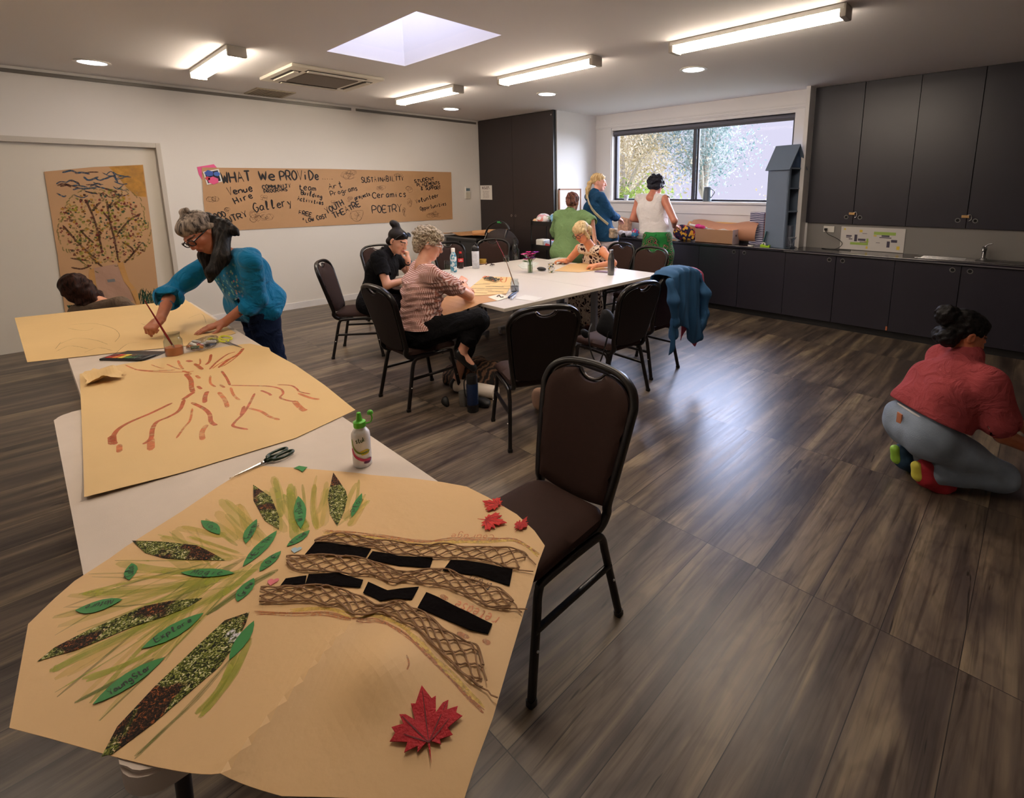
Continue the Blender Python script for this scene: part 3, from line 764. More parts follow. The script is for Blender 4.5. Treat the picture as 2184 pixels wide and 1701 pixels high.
# ---------------------------------------------------------------- stacking banquet chairs
m_fab = mat('brown_chair_fabric', (50, 30, 24), .75, bump=.25, bscale=900, var=.08, vscale=40, spec=.25)
m_back = mat('chair_back_panel', (34, 24, 22), .6, spec=.3, bump=.1, bscale=300)
m_tube = mat('chair_tube', (18, 13, 12), .3)
def make_chair(label):
    t = thing('banquet_chair', label, 'chair', (0, 0, 0), 0, 'brown stacking chairs')
    def back(u, v, w):     # lean of the back: u across, v height, w towards the front
        k = (v-.42)/.5; return Vector((u, -.20-.125*k-.012*k*k+w+.045*(u/.22)**2*.35, v))
    # outline of the padded shield
    half = [(.165, .465), (.178, .55), (.192, .66), (.205, .77), (.208, .815), (.196, .858), (.165, .888), (.125, .905)]
    o = [(-x, z) for x, z in half[::-1]]
    bot = cat2([(-.165, .465), (-.09, .45), (0, .446), (.09, .45), (.165, .465)], 4)
    notch = cat2([(.125, .905), (.075, .912), (.058, .892), (.03, .876), (0, .872), (-.03, .876), (-.058, .892), (-.075, .912), (-.125, .905)], 4)
    out = [(-x, z) for x, z in half[::-1]][1:-1]
    outline = bot[:-1]+cat2(half, 3)[:-1]+notch[:-1]+cat2(o, 3)[:-1]
    bm = sheet(outline, .022, lambda u, v, w: back(u, v, w+.008), thick=.012, puff=.012, puffr=.012)
    obj('backrest', bm, m_fab, t, 50)
    bm = sheet([(u*1.0, v) for u, v in outline], .03, lambda u, v, w: back(u, v, w-.014), thick=.006); obj('back_panel', bm, m_back, t, 40)
    # arched tube round the back that runs down and curls under the seat
    arch = [(.222, .80), (.224, .835), (.205, .885), (.16, .918), (.10, .934), (0, .940)]
    right = [(.178, .47), (.192, .56), (.208, .68)]
    side = [Vector((.172, -.03, .40)), Vector((.172, -.10, .385)), Vector((.172, -.17, .395)), Vector((.173, -.205, .43))]
    up = [back(x, z, 0) for x, z in right+arch]
    dn = [Vector((-p.x, p.y, p.z)) for p in (side+up[:-1])][::-1]
    bm = B(); tube(bm, smooth_path(side+up+dn, 5), .0125, 10, flat=(.0135, .0165)); obj('back_frame', bm, m_tube, t, 60)
    obj('handle', (lambda b_: (tube(b_, [back(x, z, .0) for x, z in cat2([(-.062, .913), (-.035, .890), (0, .882), (.035, .890), (.062, .913)], 4)], .006, 8), b_)[1])(B()), mat('handle_trim', (90, 84, 84), .25, .6), t, 60)
    # seat
    so_ = rrect(-.205, .205, -.20, .235, .07, 6)
    so_ = [(x*(1-.10*(.235-y)/.435), y) for x, y in so_]
    bm = sheet(so_, .03, lambda u, v, w: Vector((u, v, .425+(w if w < 0 else w*1.0)*(1.0 if w > 0 else .75)-.012*max(0, (v-.15)/.08)**2*(1 if v > .15 else 0))), thick=.03, puff=.022, puffr=.022)
    obj('seat', bm, m_fab, t, 60)
    for s in (-1, 1):
        x = s*.192
        base = obj('seat_rail', (lambda b_: (tube(b_, smooth_path([(x, .185, .30), (x, .175, .365), (x, .14, .385), (x, -.10, .385), (x, -.15, .365), (x, -.17, .30)], 6), .012, 10, flat=(.013, .012)), b_)[1])(B()), m_tube, t, 60)
        for y0, y1 in ((.183, .238), (-.168, -.232)):
            bm = B(); tube(bm, [(x, y0, .31), (x*1.12, y1, 0.012)], .012, 10, flat=(.013, .012)); lg = obj('leg', bm, m_tube, t, 60)
            bm = B(); tube(bm, [(x*1.115, y1*.998, .02), (x*1.123, y1*1.004, 0.0)], .016, 10, flat=(.016, .015)); obj('foot_cap', bm, m_black, lg, 60)
            bm = B(); bmesh.ops.create_icosphere(bm, subdivisions=1, radius=.005, matrix=Matrix.Translation((x*1.06+s*.013, y0+(y1-y0)*.45, .175))); obj('bumper', bm, m_wplas, lg, 180)
        bm = B(); tube(bm, [(x*1.04, .205, .235), (x*1.04, -.192, .235)], .010, 8, flat=(.011, .010)); obj('stretcher', bm, m_tube, t, 60)
    bm = B(); tube(bm, [(-.19, .10, .375), (.19, .10, .375)], .011, 8); tube(bm, [(-.18, -.10, .375), (.18, -.10, .375)], .011, 8); obj('cross_bar', bm, m_tube, t, 60)
    return t
def face(dx, dy): return math.atan2(-dx, dy)
CH = [  # x, y, facing (dx, dy), label
    (-1.232, 1.148, (.02, -1), 'brown chair nearest the camera, drawn up to the paper-covered trestle table'),
    (-2.395, 2.215, (-.90, .44), 'empty brown chair seen from behind, at the near corner of the white table'),
    (-2.45, 3.14, (-1, .08), 'brown chair with a black bag on its seat, at the white table'),
    (-2.55, 3.78, (-1, .02), 'brown chair hung with the blue jacket at the far right of the white table'),
    (-3.38, 4.83, (0.05, -1), 'empty brown chair behind the far right corner of the white table'),
    (-3.98, 4.98, (-.1, -1), 'brown chair in which the blonde woman in the print dress sits'),
    (-5.38, 4.35, (.82, -.57), 'brown chair with a tall back in front of the folded pram'),
    (-5.42, 3.82, (1, -.1), 'low looking brown chair behind the patterned bottles on the white table'),
    (-4.96, 2.25, (.61, .79), 'brown chair on whose front edge the woman in the black polo sits'),
    (-5.83, 3.05, (.95, -.1), 'empty brown chair beyond the woman in the black polo shirt'),
    (-3.50, 2.03, (0, 1), 'brown chair under the woman in the checked top'),
]
chair0 = make_chair(CH[0][3])
chairs = []
for i, (x, y, fd, lb) in enumerate(CH):
    c = chair0 if i == 0 else dup(chair0, (x, y, 0), face(*fd), lb)
    if i == 0: c.location = (x, y, 0); c.rotation_euler = (0, 0, face(*fd))
    chairs.append(c)

# ---------------------------------------------------------------- trestle tables in the foreground
m_trestle = mat('trestle_plastic', (204, 190, 176), .5, bump=.06, bscale=300, var=.05, vscale=7)
m_tleg = mat('trestle_leg', (66, 62, 62), .4, .3)
def trestle(x0, x1, y0, y1, z, label):
    t = thing('trestle_table', label, 'table', ((x0+x1)/2, (y0+y1)/2, 0), 0, 'white trestle tables'); a, b = (x1-x0)/2, (y1-y0)/2
    bm = B(); o = rrect(-a, a, -b, b, .055, 6); prism(bm, o, .042, lambda u, v, w: Vector((u, v, z-.042+w)))
    es = [e for e in bm.edges if abs(e.verts[0].co.z-z) < 1e-5 and abs(e.verts[1].co.z-z) < 1e-5]
    bmesh.ops.bevel(bm, geom=es, offset=.006, segments=2, affect='EDGES'); obj('top', bm, m_trestle, t, 40)
    for s in (-1, 1):
        for sy in (-1, 1):
            bm = B(); tube(bm, [(s*(a-.22), sy*(b-.09), z-.04), (s*(a-.20), sy*(b-.06), .01)], .014, 10); obj('leg', bm, m_tleg, t, 60)
        bm = B(); tube(bm, [(s*(a-.203), -(b-.06), .2), (s*(a-.203), b-.06, .2)], .011, 8); tube(bm, [(s*(a-.21), -(b-.08), .55), (s*(a-.21), b-.08, .55)], .011, 8)
        tube(bm, [(s*(a-.21), 0, .55), (s*(a-.62), 0, z-.045)], .010, 8); obj('brace', bm, m_tleg, t, 60)
    bm = B(); tube(bm, [(-a+.15, -b+.04, z-.05), (a-.15, -b+.04, z-.05)], .012, 8); tube(bm, [(-a+.15, b-.04, z-.05), (a-.15, b-.04, z-.05)], .012, 8); obj('side_rail', bm, m_tleg, t, 60)
ZT = .74
trestle(-2.80, -.90, -.005, .775, ZT, 'nearest white trestle table, covered by the leaf collage')
trestle(-5.02, -2.83, .09, .87, ZT, 'second white trestle table, with the paints and the woman in blue leaning on it')
cb_ = None

# ---------------------------------------------------------------- big white meeting table (two tables pushed together)
m_mt = mat('white_laminate', (212, 205, 198), .35)
m_me = mat('laminate_edge', (214, 205, 190), .5)
m_ml = mat('grey_table_leg', (150, 152, 158), .4, .2)
def meeting_table(y0, y1, label):
    x0, x1 = -4.88, -2.90
    t = thing('meeting_table', label, 'table', ((x0+x1)/2, (y0+y1)/2, 0), 0, 'white meeting tables'); a, b = (x1-x0)/2, (y1-y0)/2
    bm = B(); box(bm, -a, a, -b+.001, b-.001, ZT-.027, ZT, .002, mi=0)
    for f in bm.faces:
        if abs(f.normal.z) < .5 and f.calc_area() > .01: f.material_index = 1
    obj('top', bm, [m_mt, m_me], t)
    for s in (-1, 1):
        bm = B(); box(bm, s*(a-.48)-.035, s*(a-.48)+.035, -.02, .02, .07, ZT-.03, .004); lg = obj('leg', bm, m_ml, t)
        bm = B(); box(bm, s*(a-.48)-.03, s*(a-.48)+.03, -b+.08, b-.08, .045, .085, .008); obj('foot', bm, m_ml, lg)
        for sy in (-1, 1):
            bm = B(); lathe(bm, [(.028, -.012), (.03, 0), (.028, .012)], (s*(a-.48), sy*(b-.10), .03), 18, M=Matrix.Rotation(math.radians(90), 3, 'Y')); obj('caster', bm, m_grey, lg, 60)
    bm = B(); box(bm, -(a-.48), a-.48, -.02, .02, ZT-.09, ZT-.04, .004); obj('beam', bm, m_ml, t)
meeting_table(2.42, 3.51, 'white meeting table half nearest the camera, with the roll of brown paper art')
meeting_table(3.51, 4.60, 'white meeting table half nearest the window, with the flowers and mug')
# ---------------------------------------------------------------- paper and collage on the trestle tables
m_kraft = mat('kraft_paper', (214, 176, 124), .6, bump=.12, bscale=35, var=.04, vscale=2.5)
m_kraft2 = mat('kraft_paper_yellow', (214, 180, 124), .6, bump=.05, bscale=30, var=.03, vscale=3)
m_kraftd = mat('kraft_paper_brown', (186, 138, 92), .6, bump=.12, bscale=30, var=.06, vscale=3)
def paint(name, col, a=.75, sc=40, rough=.5):
    m, nt, b, tc = node_mat(name, rough); b.inputs['Base Color'].default_value = lin(col)
    n = nd(nt, 'TexNoise'); n.inputs['Scale'].default_value = sc; n.inputs['Detail'].default_value = 4; nt.links.new(tc.outputs['Object'], n.inputs['Vector'])
    r = nd(nt, 'MapRange'); r.inputs[1].default_value = .3; r.inputs[2].default_value = .7; r.inputs[3].default_value = a*.45; r.inputs[4].default_value = min(1, a*1.25)
    nt.links.new(n.outputs[0], r.inputs[0]); nt.links.new(r.outputs[0], b.inputs['Alpha']); return m
m_ink = mat('black_marker', (28, 22, 24), .6)
p_rust = paint('rust_paint', (186, 84, 40), .85, 30); p_rustl = paint('thin_rust_paint', (210, 112, 58), .7, 30)
p_green = paint('olive_paint', (170, 174, 40), .48, 14); p_greend = paint('dark_olive_paint', (112, 122, 36), .5, 18); p_yel = paint('yellow_paint', (214, 190, 70), .35, 10)
p_pencil = paint('pencil', (110, 84, 60), .6, 60); p_crayon = paint('orange_crayon', (176, 104, 44), .7, 120); p_orange = paint('orange_pencil', (206, 110, 50), .8, 90); p_lemon = paint('yellow_crayon', (222, 186, 80), .7, 120)
p_green2 = paint('pale_olive_paint', (190, 184, 70), .34, 8)

XE = -.90
def zc_(x, y):       # collage paper: creases, a hump and a slight droop beyond the table end
    z = ZT+.0035+.0012*math.sin(9*x+3*y)+.0012*math.sin(7*y-4*x+1)
    a, b = Vector(at(755, 1337, 'z', ZT)[:2]), Vector(at(520, 1612, 'z', ZT)[:2]); d = (b-a).normalized(); p = Vector((x, y))-a
    q = p.x*d.y-p.y*d.x; t = p.dot(d)
    if t > -.1: z += .016*math.exp(-abs(q)/.035)*min(1, (t+.1)/.15)
    h = Vector((x, y))-Vector(at(815, 1440, 'z', ZT)[:2]); z += .020*math.exp(-(h.length/.07)**2)
    if x > XE: z -= .22*(x-XE)**2
    return z
fc = lambda u, v, w: Vector((u, v, zc_(u, v)+w))
def X2(L_, z=ZT+.003): return [tuple(at(a, b, 'z', z)[:2]) for a, b in L_]
c2p = lambda L_: [(117+a/3.2717, 1092+b/3.2717) for a, b in L_]
c3p = lambda L_: [(567+a/3.2708, 992+b/3.2708) for a, b in L_]
c1p = lambda L_: [(117+a/3.12, 692+b/3.12) for a, b in L_]
col_t = thing('leaf_collage', 'big brown paper tree collage with green leaves, netting and black fabric strips', 'artwork', (0, 0, 0))
outl = [(60, 1330), (117, 1275), (160, 1238), (232, 1192), (268, 1166), (389, 1089), (463, 1038), (495, 1018), (550, 992), (630, 996), (758, 1008), (793, 1013), (873, 1019), (943, 1027), (995, 1036), (1041, 1059), (1102, 1096), (1140, 1132), (1162, 1163), (1148, 1200), (1133, 1252), (1050, 1512), (1010, 1610), (985, 1680), (600, 1690), (330, 1633), (245, 1612), (117, 1577), (20, 1552)]
bm = B(); sheet(X2(outl), .016, fc, thick=.0008, bm=bm)
R = random.Random(3)
def S(bm_, pts, w, mi, n=4, frame=fc, lift=.0009): ribbon(bm_, cat2(X2(pts), n), w, frame, mi, lift=lift)
# olive brush strokes of the crown (material slots 1..)
cen = (575, 1205)
ends = [(120, 1310), (125, 1345), (150, 1265), (180, 1225), (220, 1205), (140, 1395), (130, 1440), (165, 1500), (200, 1540), (120, 1480), (125, 1240+60), (300, 1370), (240, 1470), (260, 1250), (330, 1290), (190, 1270), (300, 1230), (360, 1140), (350, 1180), (400, 1120), (150, 1350), (330, 1400)]
for i, e in enumerate(ends):
    for k in range(2):
        a = (cen[0]-R.uniform(20, 160), cen[1]+R.uniform(-15, 40)); e2 = (e[0]+R.uniform(-15, 30), e[1]+R.uniform(-10, 12))
        m_ = ((a[0]+e2[0])/2+R.uniform(-15, 15), (a[1]+e2[1])/2+R.uniform(-12, 22))
        S(bm, [a, m_, e2], R.choice([.004, .006, .010, .020]), R.choice([1, 1, 2, 3, 4, 4, 4]), lift=.0006+.00001*i)
up = [((520, 1150), (470, 1095)), ((540, 1170), (500, 1080)), ((560, 1150), (480, 1060)), ((600, 1140), (570, 1040)), ((630, 1150), (610, 1030)), ((650, 1140), (640, 1040)), ((680, 1130), (665, 1040)), ((640, 1140), (600, 1060)), ((690, 1120), (700, 1040)), ((730, 1115), (775, 1060)), ((740, 1120), (790, 1070)), ((660, 1130), (620, 1050)), ((510, 1160), (450, 1110)), ((480, 1150), (380, 1130)), ((500, 1190), (350, 1145)), ((520, 1185), (400, 1150)), ((750, 1110), (760, 1030)), ((670, 1100), (688, 1020)), ((600, 1100), (585, 1020))]
for i, (a, e) in enumerate(up):
    for k in range(2):
        a1 = (a[0]+R.uniform(-12, 12), a[1]+R.uniform(-8, 8)); e1 = (e[0]+R.uniform(-14, 14), e[1]+R.uniform(-8, 8))
        S(bm, [a1, ((a1[0]+e1[0])/2+R.uniform(-8, 8), (a1[1]+e1[1])/2), e1], R.choice([.008, .014, .022]), R.choice([1, 4, 4, 3]), lift=.0006+.00001*i)
for pts, w, mi in (([(495, 1405), (420, 1490), (350, 1560), (290, 1615)], .006, 2), ([(536, 1360), (500, 1440), (430, 1530)], .014, 1), ([(505, 1395), (470, 1470), (420, 1520)], .012, 1), ([(560, 1195), (480, 1270), (330, 1330), (180, 1400), (110, 1430)], .018, 1), ([(430, 1320), (300, 1400), (180, 1450)], .012, 1), ([(590, 1220), (530, 1250), (440, 1310)], .012, 2), ([(330, 1405), (270, 1440), (160, 1500)], .008, 2), ([(350, 1400), (230, 1470)], .006, 2)):
    for k in range(2): S(bm, [(x+R.uniform(-5, 5), y+R.uniform(-4, 4)) for x, y in pts], w, mi)
# crayon outlines of the trunk
low = [(545, 1308), (620, 1310), (700, 1310), (760, 1330), (805, 1327), (850, 1347), (900, 1388), (950, 1432), (1000, 1475), (1030, 1499)]
upc = [(690, 1133), (760, 1138), (830, 1145), (900, 1155), (960, 1150), (1040, 1150), (1100, 1152), (1150, 1178)]
for k in range(5):
    for L_ in (low, upc): S(bm, [(x+R.uniform(-4, 4), y+R.uniform(-4, 5)) for x, y in L_], .0022, 5)
for k in range(3):
    S(bm, [(x+R.uniform(-4, 4), y-10+R.uniform(-6, 6)) for x, y in low[1:]], .004, 7); S(bm, [(x+R.uniform(-4, 4), y+R.uniform(2, 10)) for x, y in upc], .005, 7)
for pts in ([(868, 1408), (873, 1425), (869, 1438)], [(940, 1270), (955, 1280)], [(975, 1348), (1000, 1358)], [(1030, 1360), (1045, 1368)]): S(bm, pts, .010 if pts[0][0] > 900 else .003, 5)
def W2(txt, p0, p1, h, w, mi, **k):
    a, b = X2([p0, p1]); word(bm, txt, a, b, h, w, fc, mi, **k)
W2('Courage', (1056, 1141), (962, 1138), .020, .0017, 6, seed=3, lift=.0012); W2('trust', (1054, 1247), (1000, 1227), .026, .0014, 8, seed=5, lift=.0012); W2('release', (1066, 1314), (975, 1281), .026, .0026, 6, seed=6, lift=.0012)
W2('warm', (880, 1345), (840, 1322), .014, .002, 7, seed=8, lift=.0012)
obj('paper', bm, [m_kraft, p_green, p_greend, p_yel, p_green2, p_crayon, p_orange, p_lemon, m_ink], col_t)

def photo_mat():
    m, nt, b, tc = node_mat('garden_photo_print', .55); L = nt.links; b.inputs['Specular IOR Level'].default_value = .12
    n = nd(nt, 'TexNoise'); n.inputs['Scale'].default_value = 11; n.inputs['Detail'].default_value = 3; n.inputs['Distortion'].default_value = .6; L.new(tc.outputs['Object'], n.inputs['Vector'])
    n2 = nd(nt, 'TexNoise'); n2.inputs['Scale'].default_value = 160; n2.inputs['Detail'].default_value = 5; n2.inputs['Distortion'].default_value = 1.5; L.new(tc.outputs['Object'], n2.inputs['Vector'])
    fine = ramp(nt, [(.38, (16, 15, 9)), (.48, (60, 70, 18)), (.56, (128, 134, 44)), (.68, (232, 222, 190))], n2.outputs[0])
    dk = ramp(nt, [(.42, (14, 9, 6)), (.56, (58, 34, 18)), (.68, (176, 96, 44))], n2.outputs[0])
    lt = ramp(nt, [(.42, (96, 110, 60)), (.5, (220, 214, 226)), (.7, (235, 230, 240))], n2.outputs[0])
    a = ramp(nt, [(.44, (0, 0, 0)), (.50, (255, 255, 255))], n.outputs[0]); c = mixc(nt, a, dk, fine)
    bb = ramp(nt, [(.66, (0, 0, 0)), (.69, (255, 255, 255))], n.outputs[0]); c = mixc(nt, bb, c, lt); L.new(c, b.inputs['Base Color']); return m
m_photo = photo_mat()
m_leafp = mat('green_card', (26, 124, 48), .5, var=.05, vscale=20)
PL = [[(540, 1033), (578, 1060), (596, 1105), (595, 1131), (565, 1112), (541, 1068)], [(711, 1008), (738, 1048), (741, 1062), (735, 1090), (720, 1124), (704, 1098), (699, 1060)],
      [(282, 1154), (345, 1156), (420, 1165), (450, 1180), (481, 1198), (400, 1196), (350, 1192), (310, 1180)],
      [(432, 1278), (400, 1298), (350, 1318), (280, 1340), (217, 1366), (160, 1389), (117, 1400), (80, 1412), (117, 1382), (180, 1350), (250, 1320), (310, 1295), (360, 1285)],
      [(532, 1307), (525, 1330), (505, 1370), (470, 1420), (400, 1480), (330, 1540), (240, 1607), (216, 1614), (250, 1550), (330, 1465), (420, 1380), (480, 1325)]]
for k, p in enumerate(PL):
    q = X2(p); o = obj('photo_leaf', sheet(q, .012, lambda u, v, w: fc(u, v, w+.0016), thick=.0006), m_photo, col_t)
    o['label'] = ['photo print leaf with a brown patch', 'photo print leaf of hedge, upright', 'dark photo print leaf', 'long narrow photo print leaf', 'longest photo print leaf with white sky'][k]
GLV = [[(542, 1326), (539, 1358), (489, 1409), (502, 1364)], [(435, 1310), (392, 1355), (302, 1386), (359, 1337)], [(352, 1404), (288, 1464), (198, 1504), (255, 1444)], [(262, 1281), (239, 1303), (161, 1303), (218, 1279)],
       [(501, 1226), (441, 1236), (386, 1224), (441, 1214)], [(281, 1203), (297, 1217), (276, 1239), (262, 1227)], [(429, 1111), (463, 1115), (469, 1142), (441, 1133)], [(548, 1109), (545, 1138), (525, 1162), (522, 1129)],
       [(591, 1134), (563, 1184), (518, 1212), (545, 1165)], [(600, 1178), (594, 1196), (554, 1222), (560, 1199)], [(542, 1236), (541, 1260), (507, 1286), (505, 1260)], [(661, 1133), (643, 1158), (612, 1168), (631, 1145)],
       [(636, 1059), (656, 1084), (642, 1130), (624, 1087)], [(772, 1053), (773, 1072), (750, 1105), (749, 1084)]]
WDS = ['', 'Explore', 'YoungStar', 'Nature', 'Magic', 'Calm', 'Joy', 'Energy', 'HEALTH', 'LOVE', 'Grow', 'Kind', 'WisDom', 'Play']
for k, p in enumerate(GLV):
    a, s1, b_, s2 = [Vector(t_) for t_ in X2(p)]
    def side(a, s, b):
        out = []
        for t_ in (0, .12, .3, .5, .7, .88): 
            m_ = a.lerp(b, t_); f_ = math.sin(math.pi*t_)**.85; ts = (s-a).dot(b-a)/(b-a).length_squared; off = s-a.lerp(b, ts); out.append(m_+off*f_*.84)
        return out
    q = side(a, s1, b_)+side(b_, s2, a)
    bm = sheet([tuple(t_) for t_ in q], .01, lambda u, v, w: fc(u, v, w+.0024+.002*math.sin(40*u)*0), thick=.0006)
    if WDS[k]:
        c0 = a.lerp(b_, .2); c1 = a.lerp(b_, .8)
        if k in (3,): c0, c1 = c1, c0
        c0, c1 = (c1, c0)
        off = (c1-c0).normalized(); off = Vector((-off.y, off.x))*-.006; word(bm, WDS[k], tuple(c0+off), tuple(c1+off), .015, .0017, fc, 1, seed=k, lift=.0034)
    obj('green_leaf', bm, [m_leafp, m_ink], col_t)
m_fstrip = mat('black_velvet', (11, 6, 6), .95, bump=.3, bscale=80, spec=.08)
ST = [[(345, 548), (540, 560), (735, 588), (700, 650), (480, 640), (275, 630)], [(745, 605), (930, 640), (1165, 655), (1145, 722), (930, 705), (705, 665)], [(1290, 670), (1400, 672), (1722, 735), (1700, 845), (1480, 780), (1235, 745)], [(140, 800), (285, 780), (275, 840), (180, 845), (100, 855)],
      [(300, 770), (500, 757), (680, 810), (660, 860), (480, 848), (275, 845)], [(715, 825), (850, 880), (1068, 855), (1020, 945), (900, 940), (800, 960), (680, 900)], [(1120, 895), (1340, 1000), (1580, 1105), (1550, 1170), (1420, 1150), (1060, 1005)]]
for p in ST:
    obj('fabric_strip', sheet(X2(c3p(p)), .012, lambda u, v, w: fc(u, v, w+.003+.0012*math.sin(60*u)*math.sin(47*v)), thick=.0018), m_fstrip, col_t)
m_jute = mat('jute_net', (150, 116, 84), .8)
def net(top, bot, rows):
    T = [Vector(q) for q in cat2(X2(top), 6)]; Bt = [Vector(q) for q in cat2(X2(bot), 6)]
    def samp(L_, t_):
        d = [0]
        for a, b in zip(L_, L_[1:]): d.append(d[-1]+(b-a).length)
        s_ = t_*d[-1]
        for i in range(len(L_)-1):
            if d[i+1] >= s_: return L_[i].lerp(L_[i+1], (s_-d[i])/max(1e-9, d[i+1]-d[i]))
        return L_[-1]
    length = sum((b-a).length for a, b in zip(T, T[1:])); n = int(length/.021)//2*2
    bm = B()
    for j in range(rows+1):
        pts = []
        for k in range(n*3+1):
            ph = k/3; t_ = ph/n; tri = 0.5+0.5*math.cos(math.pi*(ph+j)); v = (j-.5+tri)/rows; v = min(1, max(0, v))+R.uniform(-.01, .01)
            q = samp(T, t_).lerp(samp(Bt, t_), v); pts.append(Vector((q.x, q.y, zc_(q.x, q.y)+.0045+.001*math.sin(ph*3+j))))
        tube(bm, pts, .0017, 5)
    for L_ in (T, Bt):
        for o_ in (0, .0025): tube(bm, [Vector((q.x+o_, q.y+o_*.5, zc_(q.x, q.y)+.005+.0015*math.sin(i*.9))) for i, q in enumerate(L_)], .0016, 5)
    for L_, sgn in ((T, 1), (Bt, 1)):
        e = L_[-1]; d = (L_[-1]-L_[-3]).normalized(); tube(bm, [Vector((e.x+d.x*k_*.012+R.uniform(-.003, .003), e.y+d.y*k_*.012+R.uniform(-.003, .003), zc_(e.x, e.y)+.004)) for k_ in range(4)], .0014, 5)
    obj('netting', bm, m_jute, col_t, 60)
net(c3p([(340, 540), (430, 500), (560, 485), (700, 520), (900, 540), (1080, 565), (1240, 555), (1420, 580), (1620, 580), (1760, 600), (1820, 640)]), c3p([(345, 550), (480, 548), (620, 572), (760, 575), (850, 620), (1000, 630), (1130, 650), (1290, 655), (1420, 660), (1560, 680), (1650, 715), (1760, 735)]), 3)
net(c3p([(145, 650), (300, 640), (500, 640), (700, 665), (850, 720), (960, 755), (1100, 740), (1250, 735), (1400, 800), (1560, 850), (1650, 880), (1720, 950)]), c3p([(150, 690), (215, 740), (420, 750), (600, 770), (750, 775), (880, 830), (960, 815), (1120, 840), (1250, 860), (1400, 920), (1550, 990), (1700, 1000)]), 4)
net([(557, 1257)]+c3p([(90, 862), (200, 855), (420, 850), (560, 890), (680, 940), (780, 1000), (920, 960), (1020, 1010), (1120, 1050), (1220, 1140), (1370, 1220), (1470, 1260), (1510, 1380)]), [(554, 1287)]+c3p([(90, 965), (200, 960), (330, 960), (420, 990), (520, 985), (640, 1080), (780, 1040), (870, 1065), (960, 1110), (1060, 1160), (1150, 1250), (1300, 1380), (1400, 1460), (1500, 1520)]), 4)
def heart(cx, cy, s, mat_, nm):
    c = Vector(X2([(cx, cy)])[0]); pts = []
    for k in range(20):
        t_ = 2*math.pi*k/20; x = 16*math.sin(t_)**3/17; y = (13*math.cos(t_)-5*math.cos(2*t_)-2*math.cos(3*t_)-math.cos(4*t_))/17
        a = math.radians(50); pts.append((c.x+s*(x*math.cos(a)-y*math.sin(a)), c.y+s*(x*math.sin(a)+y*math.cos(a))))
    obj(nm, sheet(pts, .008, lambda u, v, w: fc(u, v, w+.002), thick=.0008), mat_, col_t)
heart(632, 1175, .013, mat('silver_blue', (160, 186, 200), .3, .3), 'heart_sticker'); heart(582, 1243, .013, mat('pink_card', (214, 110, 120), .5), 'heart_sticker')

# loose pieces lying on the collage
MAP = [(0, -1.0), (.03, -.45), (.30, -.62), (.28, -.48), (.62, -.50), (.52, -.30), (.95, -.12), (.80, .02), (.88, .18), (.58, .16), (.66, .42), (.50, .38), (.28, .18), (.34, .62), (.22, .58), (.0, 1.0)]
MAP = MAP+[(-x, y) for x, y in MAP[-2:0:-1]]
def maple(px, py, s, ang, label, col, sq=1.0):
    c = Vector(X2([(px, py)])[0]); t = thing('maple_leaf', label, 'leaf', (c.x, c.y, zc_(c.x, c.y)+.004), 0, 'red fabric maple leaves'); a = math.radians(ang)
    def f_(u, v, w):
        x = s*(u*sq); y = s*v; X = x*math.cos(a)-y*math.sin(a); Y = x*math.sin(a)+y*math.cos(a)
        return Vector((X, Y, zc_(c.x+X, c.y+Y)-zc_(c.x, c.y)+w+.0025*abs(math.sin(3*u+v*2))))
    obj('blade', sheet(MAP, .12, f_, thick=.0012), mat('red_fabric_'+str(col), col, .75, bump=.4, bscale=260, var=.12, vscale=60), t)
    bm = B()
    for e in ((0, .85), (.6, .35), (-.6, .35), (.6, -.1), (-.6, -.1)): ribbon(bm, [(0, -.5), (e[0]*.5, -.5+(e[1]+.5)*.5), e], .035, lambda u, v, w: f_(u, v, w*0+.0014), 0)
    obj('veins', bm, mat('vein_red', (96, 10, 14), .7), t)
maple(909, 1536, .062, 65, 'large dark red maple leaf near the bottom edge of the collage', (178, 16, 30))
maple(1052, 1077, .036, 110, 'small red maple leaf nearest the chair seat, upper of the pair', (206, 40, 32))
maple(1050, 1114, .042, -60, 'small red maple leaf just below the topmost one on the collage corner', (212, 42, 36))
maple(1112, 1122, .036, 20, 'narrow red maple leaf at the very edge of the collage', (190, 30, 32), .55)
sc_ = thing('paper_scrap', 'green leaf-shaped card scrap above the collage crown', 'scrap', (0, 0, 0))
obj('scrap', sheet(X2([(626, 999), (638, 994), (656, 997), (645, 1007), (636, 1001)]), .01, lambda u, v, w: fc(u, v, w+.0035), thick=.0006), m_leafp, sc_)

